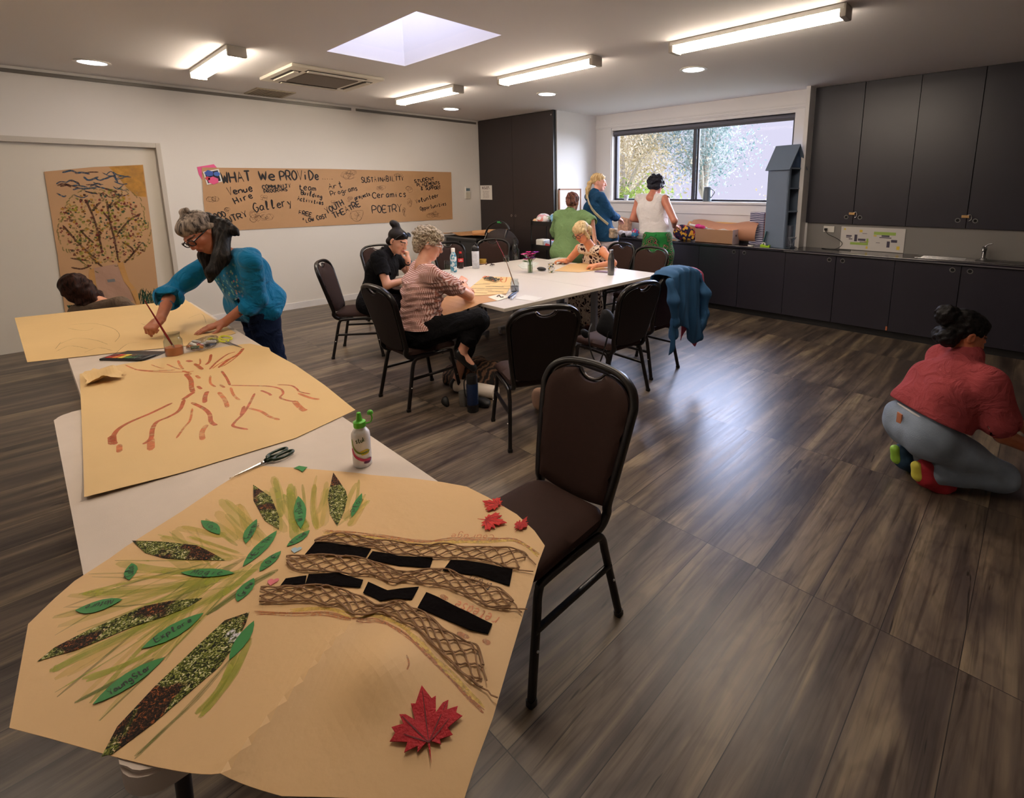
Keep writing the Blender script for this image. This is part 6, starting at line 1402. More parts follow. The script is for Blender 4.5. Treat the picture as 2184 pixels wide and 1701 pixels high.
# jackets hung over the chair at the far right of the table
def garment(name, label, cat_, cx, cy, rz, m_, wid, drop_b, drop_f, thick, off, seed, sleeves=True, top=.955, fa=.022):
    t = thing(name, label, cat_, (cx, cy, 0), rz); rs = np.random.RandomState(seed); ph = rs.uniform(0, 6, 6)
    def prof(s):   # s along the garment from the back hem over the chair top to the front hem
        Lb = drop_b; 
        if s < Lb: return Vector((0, -.395-off-.03*math.sin((Lb-s)/Lb*1.6), top-.03-(Lb-s)))
        k = (s-Lb)/.12
        if k < 1: a = math.pi*k; return Vector((0, -.335-(.06+off)*math.cos(a)*1.0, top-.03+.035*math.sin(a)))
        return Vector((0, -.275+off, top-.03-(s-Lb-.12)))
    tot = drop_b+.12+drop_f; bm = B(); NX, NS = 40, 48; grid = [[None]*(NS+1) for _ in range(NX+1)]; g2 = [[None]*(NS+1) for _ in range(NX+1)]
    for i in range(NX+1):
        u = i/NX*2-1
        for j in range(NS+1):
            s = tot*j/NS; hang = max(0, (drop_b-s)/drop_b) if s < drop_b else max(0, (s-drop_b-.12)/max(.01, drop_f)); hem = .10*math.sin(u*4.2+ph[0])*(1 if s < drop_b else .3)*hang
            p_ = prof(s); w_ = wid*(1-.22*(1-hang))*(1+.05*math.sin(5*hang+ph[1])); fold = fa*hang**.6*math.sin(u*9+ph[2]+1.5*math.sin(3*hang))+fa*.45*math.sin(u*17+ph[3]+3*hang)
            sg_ = -1 if s < drop_b+.06 else 1
            zz = p_.z-.05*abs(u)**2.2*(1-hang*.5)-hem*hang; q = Vector((u*w_, p_.y+sg_*fold+sg_*.012, zz)); grid[i][j] = bm.verts.new(q); g2[i][j] = bm.verts.new(q+Vector((0, -sg_*thick, -.003)))
    for i in range(NX):
        for j in range(NS): bm.faces.new((grid[i][j], grid[i+1][j], grid[i+1][j+1], grid[i][j+1])); bm.faces.new((g2[i][j], g2[i][j+1], g2[i+1][j+1], g2[i+1][j]))
    for i in range(NX):
        for j in (0, NS): bm.faces.new((grid[i][j], grid[i+1][j], g2[i+1][j], g2[i][j]))
    for j in range(NS):
        for i in (0, NX): bm.faces.new((grid[i][j], grid[i][j+1], g2[i][j+1], g2[i][j]))
    obj('body_panel', bm, m_, t, 180)
    if sleeves:
        for sx in (-1, 1):
            b_ = Blob(.03); b_.chain([(sx*wid*.80, -.385-off, .88), (sx*wid*.88, -.425-off, .74), (sx*wid*.80+.02, -.435-off, .56), (sx*wid*.70, -.425-off, .36 if sx > 0 else .44)], [.034, .040, .034, .036]); b_.disp = wrinkle(.014, 34, seed+sx); b_.plane((0, 0, .36 if sx > 0 else .44), (0, .1, -1), .003)
            mesh_obj('sleeve', b_.mesh(.007, 'sleeve'), m_, t)
    return t
cD = CH[3]
garment('cardigan', 'dusky pink cardigan hanging under the blue jacket on the chair back', 'cardigan', cD[0]+.004, cD[1]+.135, face(*cD[2]), mat('pink_knit', (176, 70, 96), .85, bump=.3, bscale=200), .22, .56, .10, .006, .0, 5, False, .955, .006)
garment('blue_jacket', 'blue denim jacket hanging over the back of the far right chair', 'jacket', cD[0], cD[1]-.03, face(*cD[2]), mat('steel_blue_cloth', (34, 82, 124), .85, bump=.3, bscale=240, var=.08, vscale=10), .285, .54, .22, .006, .036, 9, True, .985)
# ---------------------------------------------------------------- people
def skin_mat(name):
    m, nt, b, tc = node_mat(name, .45); at_ = nd(nt, 'Attribute', attribute_name='tone')
    n = nd(nt, 'TexNoise'); n.inputs['Scale'].default_value = 14; n.inputs['Detail'].default_value = 4; nt.links.new(tc.outputs['Object'], n.inputs['Vector'])
    r = ramp(nt, [(.35, (232, 226, 224)), (.65, (255, 255, 255))], n.outputs[0]); c = mixc(nt, .6, at_.outputs['Color'], r, 'MULTIPLY'); nt.links.new(c, b.inputs['Base Color'])
    b.inputs['Subsurface Weight'].default_value = .08; b.inputs['Subsurface Radius'].default_value = (.02, .008, .005); b.inputs['Subsurface Scale'].default_value = .3
    return m
m_skin = skin_mat('skin')
def V3(*a): return np.array(a, float)
def ik(s, w, l1, l2, pole):
    s, w = np.asarray(s, float), np.asarray(w, float); d = w-s; L = np.linalg.norm(d); L = min(L, (l1+l2)*.999); u = _nrm(d)
    a = (l1*l1-l2*l2+L*L)/(2*L); h = math.sqrt(max(0, l1*l1-a*a)); p = np.asarray(pole, float); p = p-u*(p @ u); p = _nrm(p)
    return s+u*a+p*h
def head_prims(bl, o, fwd, up, s=1.0):
    M0 = bl.M; bl.M = frame4(o, fwd, up, s); F = bl.M.copy()
    e, c = bl.ell, bl.cap
    e((0, -.018, .030), (.074, .094, .082), k=.02); e((0, .030, -.028), (.060, .062, .082), k=.03); c((-.022, .052, -.088), (.022, .052, -.088), .024, k=.03); e((0, .072, -.100), (.017, .014, .014), k=.02)
    for x in (-1, 1):
        e((x*.040, .058, -.030), (.022, .022, .022), k=.02); c((x*.055, .0, -.02), (x*.040, .045, -.078), .022, .020, k=.03)
        c((x*.012, .090, .022), (x*.042, .074, .024), .008, .006, k=.012)
        e((x*.031, .100, .002), (.017, .016, .011), k=.014, op='s'); e((x*.031, .078, .002), (.0155, .0135, .0125), k=.004)
        e((x*.0795, -.008, -.012), (.008, .020, .031), k=.006); e((x*.086, -.004, -.010), (.005, .011, .018), k=.004, op='s')
        e((x*.010, .101, -.036), (.009, .010, .008), k=.008)
    c((0, .091, .008), (0, .108, -.030), .008, .011, k=.012); e((0, .088, -.062), (.024, .012, .016), k=.012)
    c((-.017, .092, -.060), (.017, .092, -.060), .0055, k=.006); c((-.013, .090, -.072), (.013, .090, -.072), .0065, k=.006); c((-.020, .101, -.0655), (.020, .101, -.0655), .0022, k=.003, op='s')
    bl.M = M0; return F
def hand(bl, o, d, n, side, curl=(25, 25, 25, 25), thumb=0.3, s=1.0, spread=6):
    d = _nrm(d); n = np.asarray(n, float); n = _nrm(n-d*(n @ d)); x = np.cross(d, n)*side; F = np.eye(4); F[:3, 0] = x*s; F[:3, 1] = d*s; F[:3, 2] = n*s; F[:3, 3] = o
    M0 = bl.M; bl.M = F if np.linalg.det(F[:3, :3]) != 0 else F
    bl.cap((0, 0, 0), (0, .03, 0), .024, .026, k=.015); bl.box((0, .055, 0), (.038, .040, .013), .011, k=.012)
    for i, (bx_, ln, r) in enumerate(((.029, .070, .0088), (.010, .078, .009), (-.010, .072, .0086), (-.029, .056, .0078))):
        a = math.radians(curl[i]); p = np.array([bx_, .092-(.004 if i in (0, 3) else 0), 0]); sp_ = math.radians((1.5-i)*spread*.6); th_ = 0
        for k, f in enumerate((.46, .30, .24)):
            th_ += a*(1 if k < 1 else 1.25); q = p+ln*f*np.array([math.sin(sp_)*math.cos(th_), math.cos(sp_)*math.cos(th_), -math.sin(th_)]); bl.cap(p, q, r*(1-.08*k), r*(.93-.1*k), k=.004 if k else .008); p = q
    t = thumb; b0 = np.array([.026, .018, -.006]); b1 = b0+np.array([.030*(1-t*.3), .030, -.012-t*.012]); b2 = b1+np.array([.014*(1-2*t), .026, -.008-t*.012]); b3 = b2+np.array([.006*(1-5*t), .020, -.004-t*.006])
    bl.cap(b0, b1, .014, .011, k=.012); bl.cap(b1, b2, .0105, .0095, k=.004); bl.cap(b2, b3, .0095, .0075, k=.004); bl.M = M0
def body_prims(bl, J, w=1.0, legs=True, feet=True, torso=True):
    c = bl.cap; lat = _nrm(np.asarray(J['shL'])-J['shR']); pel, che, nek = (np.asarray(J[k]) for k in ('pel', 'che', 'nek'))
    if torso:
        c(pel-lat*.08*w, pel+lat*.08*w, .105*w, k=.05); m = (pel+che)/2; c(m-lat*.055*w, m+lat*.055*w, .095*w, k=.07); c(che-lat*.075*w, che+lat*.075*w, .10*w, k=.07)
    c(J['shL'], J['shR'], .05*w, k=.04); c(nek-(_nrm(np.asarray(J['head'])-nek))*.05, np.asarray(J['head'])-np.asarray(J['hup'])*.055, .056*w**.5, .050, k=.035)
    for s in 'LR':
        c(J['sh'+s], J['el'+s], .050*w, .040*w, k=.03); c(J['el'+s], J['wr'+s], .041*w, .026, k=.012)
        if legs:
            c(J['hip'+s], J['kn'+s], .082*w, .055, k=.04); c(J['kn'+s], J['an'+s], .052, .034, k=.015)
            if feet: c(np.asarray(J['an'+s]), J['to'+s], .034, .026, k=.02)
def tone_fn(F, skin, lips=None, brow=None, k2=None):
    sk_ = np.array(lin(skin)[:3]); lp = np.array(lin(lips or (170, 90, 84))[:3]); br = np.array(lin(brow or (60, 44, 38))[:3]); Fi = np.linalg.inv(F)
    ck = np.array(lin(k2 or (min(255, skin[0]+6), max(0, skin[1]-22), max(0, skin[2]-20)))[:3])
    def f(V):
        p = np.c_[V, np.ones(len(V))] @ Fi.T; x, y, z = np.abs(p[:, 0]), p[:, 1], p[:, 2]; c = np.tile(sk_, (len(V), 1))
        def blend(c, m_, col): m_ = np.clip(m_, 0, 1)[:, None]; return c*(1-m_)+col*m_
        c = blend(c, .5*np.exp(-(((x-.042)/.02)**2+((y-.075)/.04)**2+((z+.035)/.02)**2)), ck); c = blend(c, .4*np.exp(-((x/.014)**2+((y-.105)/.02)**2+((z+.03)/.014)**2)), ck)
        c = blend(c, 1.6-((x/.024)**2+((z+.066)/.0125)**2+((y-.094)/.02)**2)*1.3, lp); zz = .024-.12*np.maximum(0, x-.03)
        c = blend(c, 2.2*((x > .012)*(x < .052)*(y > .045)*np.exp(-((z-zz)/.0042)**2)), br); return c
    return f
def hair_mat(name, c1, c2, sc=(60, 60, 6), contrast=(.4, .6)):
    m, nt, b, tc = node_mat(name, .55); b.inputs['Specular IOR Level'].default_value = .2; mp = nd(nt, 'Mapping'); mp.inputs['Scale'].default_value = sc; nt.links.new(tc.outputs['Object'], mp.inputs[0])
    n = nd(nt, 'TexNoise'); n.inputs['Scale'].default_value = 1.4; n.inputs['Detail'].default_value = 6; n.inputs['Distortion'].default_value = 1.2; nt.links.new(mp.outputs[0], n.inputs['Vector'])
    nt.links.new(ramp(nt, [(contrast[0], c1), (contrast[1], c2)], n.outputs[0]), b.inputs['Base Color'])
    bp = nd(nt, 'Bump'); bp.inputs['Strength'].default_value = .6; bp.inputs['Distance'].default_value = .004; nt.links.new(n.outputs[0], bp.inputs['Height']); nt.links.new(bp.outputs[0], b.inputs['Normal']); return m
def person(label, J, ares=.006): 
    o = np.asarray(J['pel']); return thing('person', label, 'person', (o[0], o[1], 0))
def put(name, blob, h, mats, root, color=None, label=None):
    me = blob.mesh(h, name, color); off = np.array(root.location); co = np.empty(len(me.vertices)*3); me.vertices.foreach_get('co', co); co = co.reshape(-1, 3)-off
    me.vertices.foreach_set('co', co.ravel()); me.update(); o = mesh_obj(name, me, mats, root)
    if label: o['label'] = label
    return o
def putbm(name, bm, mats, root, smooth=60, label=None):
    bmesh.ops.translate(bm, vec=-Vector(root.location), verts=bm.verts); o = obj(name, bm, mats, root, smooth)
    if label: o['label'] = label
    return o
def glasses(root, F, col, w=.0022, rx=.023, rz=.018, name='glasses'):
    T = lambda x, y, z: Vector((F[:3, :3] @ np.array([x, y, z]))+F[:3, 3]); bm = B()
    for s in (-1, 1):
        ring = []
        for k in range(20):
            a = 2*math.pi*k/20; cx_, sz = math.cos(a), math.sin(a); ring.append(T(s*.033+rx*math.copysign(abs(cx_)**.7, cx_), .107-abs(s*.033+rx*cx_)*.12, .0+rz*math.copysign(abs(sz)**.7, sz)))
        tube(bm, ring, w, 6, closed=True); tube(bm, [T(s*(.033+rx), .100, .006), T(s*.080, .06, .006), T(s*.086, -.01, .0), T(s*.084, -.03, -.012)], w, 6)
    tube(bm, [T(-.011, .108, .004), T(0, .110, .006), T(.011, .108, .004)], w, 6); return putbm(name, bm, col, root)
def top_prims(bl, J, w, sl, sr, add=.014, belly=0, wide=0, drop=0, lens=(.3, .3), neck=True, hemr=.0, cut=True):
    "garment over torso and sleeves. sl/sr: sleeve length along the arm (1 = elbow, 2 = wrist)"
    c = bl.cap; lat = _nrm(np.asarray(J['shL'])-J['shR']); pel, che, nek = (np.asarray(J[k]) for k in ('pel', 'che', 'nek')); ax = _nrm(che-pel); fw = np.cross(ax, lat)*-1
    low = pel-ax*drop
    c(low-lat*(.085*w+hemr), low+lat*(.085*w+hemr), .105*w+add+wide, k=.05); m = (pel+che)/2; c(low+ax*.02-lat*.055*w, che-lat*.06*w, .104*w+add+wide*.7, .098*w+add, k=.06); c(low+ax*.02+lat*.055*w, che+lat*.06*w, .104*w+add+wide*.7, .098*w+add, k=.06); c(che-lat*.075*w, che+lat*.075*w, .10*w+add, k=.08)
    if belly: c(m+fw*.03, m+fw*.03, .1*w+belly, k=.06)
    c(np.asarray(J['shL'])-lat*.005, np.asarray(J['shR'])+lat*.005, .052*w+add, k=.05)
    if neck: c(nek-ax*.03, nek+ax*.005, .060+add*.5, k=.03)
    for s, L_ in (('L', sl), ('R', sr)):
        if L_ <= 0: continue
        S0, E0, W0 = (np.asarray(J[k+s]) for k in ('sh', 'el', 'wr'))
        if L_ <= 1:
            e = S0+(E0-S0)*L_; c(S0, e, .052*w+add, .044*w+add*1.2+lens[0]*.03, k=.035); d = _nrm(E0-S0)
        else:
            e = E0+(W0-E0)*(L_-1); c(S0, E0, .052*w+add, .045*w+add, k=.035); c(E0, e, .044*w+add, .032*w+add+lens[1]*.03, k=.02); d = _nrm(W0-E0)
        if cut:
            r = basis_from(d, V3(0.01, .02, 1)); bl.box(e+d*.034, (.064, .034, .064), .004, R=r, k=.004, op='s')
    return lat, ax, fw, low
def seated(pos, face_, lean=0.12, lat_off=0, hz=.56, sw=.185, torso=.46, side=0.0):
    f = V3(face_[0], face_[1], 0); f = _nrm(f); l = V3(-f[1], f[0], 0); p = V3(pos[0], pos[1], hz); u = _nrm(V3(0, 0, 1)+f*lean*1.6+l*side)
    J = dict(pel=p, che=p+u*torso*.66, nek=p+u*torso+f*.02); sc_ = p+u*torso*.97
    J['shL'] = sc_+l*sw-V3(0, 0, .02); J['shR'] = sc_-l*sw-V3(0, 0, .02); J['hipL'] = p+l*.09-V3(0, 0, .02); J['hipR'] = p-l*.09-V3(0, 0, .02)
    for s, q in (('L', l), ('R', -l)):
        J['kn'+s] = p+f*.43+q*.11-V3(0, 0, .06); J['an'+s] = p+f*.42+q*.12; J['an'+s][2] = .085; J['to'+s] = J['an'+s]+f*.15; J['to'+s][2] = .035
    return J, f, l, u
def standing(pos, face_, h=1.62, lean=0.0, sw=.18, side=0):
    f = _nrm(V3(face_[0], face_[1], 0)); l = V3(-f[1], f[0], 0); k = h/1.62; p = V3(pos[0], pos[1], .86*k); u = _nrm(V3(0, 0, 1)+f*lean+l*side)
    J = dict(pel=p, che=p+u*.31*k, nek=p+u*.49*k); J['shL'] = p+u*.465*k+l*sw; J['shR'] = p+u*.465*k-l*sw
    for s, q in (('L', l), ('R', -l)):
        J['hip'+s] = p+q*.09-V3(0, 0, .03); J['kn'+s] = p+q*.10+f*.02; J['kn'+s][2] = .46*k; J['an'+s] = p+q*.11; J['an'+s][2] = .09; J['to'+s] = J['an'+s]+f*.16; J['to'+s][2] = .035
    return J, f, l, u
def shoes(root, J, m_, h=.006, sole=None, r=.040):
    for s in 'LR':
        a, t_ = np.asarray(J['an'+s]), np.asarray(J['to'+s]); b_ = Blob(.03); d = _nrm(t_-a); b_.cap(a-d*.03-V3(0, 0, .035), t_-V3(0, 0, .0), r, r*.8); b_.cap(a-V3(0, 0, .02), a+V3(0, 0, .01), r*.95); put('shoe', b_, h, m_, root)

def pants(root, J, m_, h, w=1.0, add=.016, end=1.0, name='trousers', flare=0, extra=None, disp=None):
    b_ = Blob(.04); pel = np.asarray(J['pel']); lat = _nrm(np.asarray(J['hipL'])-J['hipR']); b_.cap(pel-lat*.07*w, pel+lat*.07*w, .108*w+add, k=.05)
    for s in 'LR':
        H_, K_, A_ = (np.asarray(J[k+s]) for k in ('hip', 'kn', 'an')); b_.cap(H_, K_, .086*w+add, .058*w+add+flare*.3, k=.04)
        if end > 0: b_.cap(K_, K_+(A_-K_)*end, .056*w+add+flare*.3, .042*w+add+flare, k=.03)
    if extra: extra(b_)
    b_.disp = disp or wrinkle(.006, 55, 4); return put(name, b_, h, m_, root)
def folds(m, strength=.7, sc=9, dist=.03):
    "broad soft folds added to a cloth material"
    nt = m.node_tree; b = nt.nodes['Principled BSDF']; b.inputs['Specular IOR Level'].default_value = .15
    tc = nd(nt, 'TexCoord'); n = nd(nt, 'TexNoise'); n.inputs['Scale'].default_value = sc; n.inputs['Detail'].default_value = 3; n.inputs['Distortion'].default_value = 1.8; nt.links.new(tc.outputs['Object'], n.inputs['Vector'])
    bp = nd(nt, 'Bump'); bp.inputs['Strength'].default_value = strength; bp.inputs['Distance'].default_value = dist; nt.links.new(n.outputs[0], bp.inputs['Height'])
    l = b.inputs['Normal'].links
    if l: nt.links.new(l[0].from_socket, bp.inputs['Normal'])
    nt.links.new(bp.outputs[0], b.inputs['Normal']); return m
def cloth(name, col, rough=.92, bump=.2, bscale=220, var=.06):
    if name in _mats: return _mats[name]
    return folds(mat(name, col, rough, bump=bump, bscale=bscale, var=var, vscale=9))

# ---- 1. woman in blue bending over the trestle table
J = dict(pel=V3(-3.88, 1.035, .90), che=V3(-3.82, .96, 1.10), nek=V3(-3.80, .875, 1.235), head=V3(-3.83, .765, 1.37), shL=V3(-3.60, .965, 1.20), shR=V3(-4.00, .87, 1.19), hup=_nrm(V3(-.05, -.45, .8)))
hl = at(478, 688, 'z', .79); J['wrL'] = V3(*hl); hr = at(342, 680, 'z', .855); J['wrR'] = V3(*hr)
J['elL'] = ik(J['shL'], J['wrL'], .27, .25, (.3, .8, .2)); J['elR'] = V3(*at(366, 622, 'x', -4.10))
for s, dx in (('L', .095), ('R', -.095)):
    J['hip'+s] = J['pel']+V3(dx, .01, -.03); J['kn'+s] = V3(-3.88+dx*1.1, 1.08, .48); J['an'+s] = V3(-3.88+dx*1.2, 1.16, .09); J['to'+s] = V3(-3.88+dx*1.3, 1.02, .035)
P1 = person('woman with grey-streaked hair and glasses in a blue tunic, bending over paper', J)
b_ = Blob(.03); body_prims(b_, J, .95); hf = _nrm(V3(.34, -.62, -.62)); F = head_prims(b_, J['head'], hf, J['hup'], 1.0)
tipL = np.array(at(410, 706, 'z', .765)); hand(b_, J['wrL'], tipL-J['wrL']+V3(0, 0, -.01), (0.1, .1, 1), -1, (6, 5, 6, 8), .1, .98, 5)
fist = np.array(at(316, 704, 'z', .81)); hand(b_, J['wrR'], fist-J['wrR'], (-.35, .5, .8), 1, (75, 78, 80, 82), .95, .98, 2)
put('body', b_, .0038, m_skin, P1, tone_fn(F, (178, 112, 84), (140, 70, 62), (58, 40, 34)))
m_h1 = hair_mat('grey_streaked_hair', (40, 31, 28), (166, 150, 136), (26, 26, 5), (.38, .66)); m_h1d = hair_mat('dark_hair', (12, 8, 7), (34, 23, 20), (60, 60, 8))
hb = Blob(.012); hb.M = F; hb.ell((0, -.022, .040), (.083, .100, .086)); hb.ell((0, .02, .072), (.066, .066, .046), k=.02); 
for s in (-1, 1): hb.cap((s*.070, .030, .045), (s*.080, -.04, -.01), .018, .020, k=.02)
hb.ell((0, .095, -.035), (.058, .075, .078), op='s', k=.01); hb.cap((0, -.03, .112), (.0, -.045, .128), .024, .026, k=.012); hb.cap((.02, -.045, .135), (-.03, -.05, .138), .015, k=.01)
hb.disp = lambda X: .0018*np.sin(X @ V3(260, 90, 40)+3*np.sin(X @ V3(20, 30, 25)))
put('hair', hb, .004, m_h1, P1, label='grey-streaked hair drawn up in a small bun')
hb = Blob(.02); HL = lambda x, y, z: (F[:3, :3] @ V3(x, y, z))+F[:3, 3]
q_ = lambda x, y, X: V3(*at(x, y, 'x', X))
hb.chain([HL(-.02, -.095, .02), q_(474, 505, -3.74), q_(472, 548, -3.70), q_(452, 580, -3.68), q_(448, 600, -3.69)], [.034, .042, .050, .034, .012]); hb.chain([HL(.0, -.095, .02), q_(478, 484, -3.78), q_(497, 492, -3.72), q_(507, 500, -3.70)], [.042, .044, .028, .010])
hb.chain([HL(.03, -.03, -.08), q_(440, 545, -3.84), q_(446, 585, -3.82)], [.040, .042, .022])  # dark strands also stand in for the shade between face and tunic
hb.disp = lambda X: .0022*np.sin(X @ V3(160, 120, 8)+2*np.sin(X @ V3(14, 20, 6)))
put('hair', hb, .005, hair_mat('dark_streaked_hair', (13, 9, 8), (66, 56, 50), (30, 30, 5), (.48, .8)), P1, label='long dark hair falling over the shoulder and filling the shade below the face')
def tunic_mat():
    m, nt, b, tc = node_mat('blue_tunic', .75); L = nt.links; geo = nd(nt, 'NewGeometry')
    dm = nd(nt, 'VectorMath', operation='DISTANCE'); L.new(geo.outputs['Position'], dm.inputs[0]); dm.inputs[1].default_value = tuple(J['che']+V3(.06, -.17, -.04))
    mk = nd(nt, 'MapRange'); mk.inputs[1].default_value = .20; mk.inputs[2].default_value = .14; mk.inputs[3].default_value = 0; mk.inputs[4].default_value = 1; L.new(dm.outputs['Value'], mk.inputs[0])
    mp = nd(nt, 'Mapping'); mp.inputs['Scale'].default_value = (30, 60, 30); mp.inputs['Rotation'].default_value = (.6, .3, .9); L.new(tc.outputs['Object'], mp.inputs[0])
    vo = nd(nt, 'TexVoronoi'); vo.inputs['Scale'].default_value = 1.0; L.new(mp.outputs[0], vo.inputs['Vector'])
    spot = ramp(nt, [(.30, (255, 255, 255)), (.36, (0, 0, 0))], vo.outputs['Distance']); cc = ramp(nt, [(.3, (110, 170, 160)), (.5, (170, 120, 130)), (.7, (120, 180, 170))], vo.outputs['Color'])
    mm = nd(nt, 'Math', operation='MULTIPLY'); L.new(mk.outputs[0], mm.inputs[0]); L.new(spot, mm.inputs[1])
    c = mixc(nt, mm.outputs[0], (8, 112, 158), cc); L.new(c, b.inputs['Base Color']); b.inputs['Sheen Weight'].default_value = .1
    n = nd(nt, 'TexNoise'); n.inputs['Scale'].default_value = 400; L.new(tc.outputs['Object'], n.inputs['Vector']); bp = nd(nt, 'Bump'); bp.inputs['Strength'].default_value = .25; bp.inputs['Distance'].default_value = .002; L.new(n.outputs[0], bp.inputs['Height']); L.new(bp.outputs[0], b.inputs['Normal']); return m
tb = Blob(.04); lat, ax, fw, low = top_prims(tb, J, .94, 1.26, 1.22, .018, belly=.01, wide=.012, drop=.03, lens=(.3, 1.1), neck=False)
tb.cap(low-ax*.04-lat*.085, low-ax*.04+lat*.085, .138, k=.05); tb.plane(low-ax*.045, -ax-fw*.45, .006); tb.cap(J['nek']+fw*.06+ax*.03, J['nek']+ax*.05, .07, k=.02, op='s')
tb.disp = wrinkle(.010, 26, 5, ax); put('tunic', tb, .005, folds(tunic_mat(), .8, 7, .04), P1)
pants(P1, J, cloth('navy_jeans', (22, 34, 62)), .007, .98, .018); shoes(P1, J, m_black)
glasses(P1, F, mat('glasses_frame', (12, 14, 24), .2), .0036, .026, .019)
bm = B(); q = HL(-.088, -.012, -.055); tube(bm, [Vector(q)+Vector((0, .009*math.cos(a), .013*math.sin(a))) for a in np.linspace(0, 2*math.pi, 14, endpoint=False)], .0035, 6, closed=True); putbm('earring', bm, mat('copper', (190, 90, 60), .3, .5), P1)

# ---- 2. woman crouching by the tree painting
J = dict(pel=V3(-5.98, .62, .30), che=V3(-6.02, .49, .52), nek=V3(-6.08, .39, .67), head=V3(-6.14, .27, .79), shL=V3(-6.16, .27, .58), shR=V3(-5.88, .53, .645), hup=_nrm(V3(0, -.5, .85)))
J['wrL'] = V3(-6.5, .25, .45); J['wrR'] = V3(-6.35, .5, .35); J['elL'] = ik(J['shL'], J['wrL'], .26, .24, (0, -.3, -1)); J['elR'] = ik(J['shR'], J['wrR'], .26, .24, (.2, 0, -1))
for s, dy in (('L', -.1), ('R', .1)): J['hip'+s] = J['pel']+V3(0, dy, 0); J['kn'+s] = V3(-6.36, .56+dy, .30); J['an'+s] = V3(-6.02, .6+dy, .09); J['to'+s] = V3(-6.16, .58+dy, .04)
P2 = person('dark-haired woman in a taupe top crouching beyond the trestle table, back turned', J)
b_ = Blob(.03); body_prims(b_, J, .95); F = head_prims(b_, J['head'], _nrm(V3(-.75, -.45, -.45)), J['hup'])
for s, sd in (('L', -1), ('R', 1)): hand(b_, J['wr'+s], J['wr'+s]-J['el'+s], (0, 0, 1), sd, (40, 40, 40, 40), .6)
put('body', b_, .007, m_skin, P2, tone_fn(F, (214, 150, 116)))
hb = Blob(.03); hb.M = F; hb.ell((0, -.03, .035), (.092, .112, .095)); hb.cap((0, -.05, -.02), (.0, -.03, -.17), .085, .06); hb.cap((-.05, .02, -.02), (-.06, .0, -.17), .05, .035); hb.cap((.06, .0, 0), (.06, -.03, -.15), .05, .04); hb.ell((0, .11, -.03), (.055, .07, .09), op='s', k=.01)
hb.disp = wrinkle(.010, 70, 8); put('hair', hb, .006, hair_mat('dark_brown_hair', (24, 12, 9), (64, 36, 26), (50, 50, 10)), P2)
tb = Blob(.04); top_prims(tb, J, .98, .12, .12, .010, drop=.02, neck=False); tb.disp = wrinkle(.005, 40, 3); put('top', tb, .008, cloth('taupe_jersey', (104, 88, 74)), P2)
pants(P2, J, cloth('black_trousers', (22, 20, 24)), .012); shoes(P2, J, m_black, .01)

# ---- 3. woman in a black polo shirt, chin on her hand
J, f, l, u = seated((-4.84, 2.36), (.75, .66), .20, hz=.57, torso=.47)
J['head'] = J['nek']+V3(.075, .075, .115); J['hup'] = _nrm(V3(.25, .2, .9)); J['wrL'] = J['head']+V3(.055, .06, -.20); J['elL'] = V3(-4.56, 2.92, .80); J['elL'] = ik(J['shL'], J['wrL'], .28, .24, (.5, .5, -1))
J['wrR'] = V3(-4.42, 2.55, .785); J['elR'] = ik(J['shR'], J['wrR'], .28, .25, (.1, -.6, -.6))
P3 = person('woman with a dark hair bun in a black polo shirt, chin resting on hand', J)
b_ = Blob(.03); body_prims(b_, J, .97); hf = _nrm(V3(.82, .34, -.42)); F = head_prims(b_, J['head'], hf, J['hup'])
hand(b_, J['wrL'], V3(0.0, -.02, 1.0), V3(.7, .7, .1), -1, (70, 72, 74, 76), .8, .95); hand(b_, J['wrR'], V3(.7, .7, -.05), (0, 0, 1), 1, (25, 25, 25, 30), .4)
put('body', b_, .0045, m_skin, P3, tone_fn(F, (216, 158, 128), (176, 92, 86), (50, 34, 30)))
hb = Blob(.012); hb.M = F; hb.ell((0, -.022, .036), (.079, .099, .082)); hb.ell((0, .020, .070), (.060, .054, .032), k=.02); hb.cap((-.05, -.05, -.03), (.05, -.05, -.03), .04, k=.02); hb.ell((0, .10, -.030), (.064, .084, .086), op='s', k=.008); hb.cap((0, -.060, .100), (0, -.080, .120), .036, .036, k=.02); hb.ell((0, -.110, .130), (.044, .048, .036), k=.02); 
for s in (-1, 1): hb.ell((s*.078, -.005, -.02), (.02, .026, .036), op='s', k=.006)
put('hair', hb, .0045, m_h1d, P3)
m_blk = cloth('black_cotton', (17, 16, 18)); tb = Blob(.04); lat, ax, fw, low = top_prims(tb, J, 1.0, .0, .62, .014, wide=.01, drop=.06); tb.cap(J['shL'], J['shL']+(J['elL']-J['shL'])*.55, .06, .058, k=.03); tb.cap(J['nek']+fw*.07+ax*.01, J['nek']+fw*.085-ax*.08, .022, .008, op='s', k=.01); tb.disp = wrinkle(.006, 40, 7)
put('polo_shirt', tb, .005, m_blk, P3)
cb2 = Blob(.006); n0 = J['nek']
for s in (-1, 1): cb2.chain([n0-fw*.045+ax*.03+lat*s*.02, n0+lat*s*.06+ax*.02, n0+fw*.06+lat*s*.045-ax*.015], [.016, .017, .012])
put('collar', cb2, .005, m_blk, P3)
pants(P3, J, cloth('black_trousers', (22, 20, 24)), .008, 1.0); shoes(P3, J, m_black, .01)
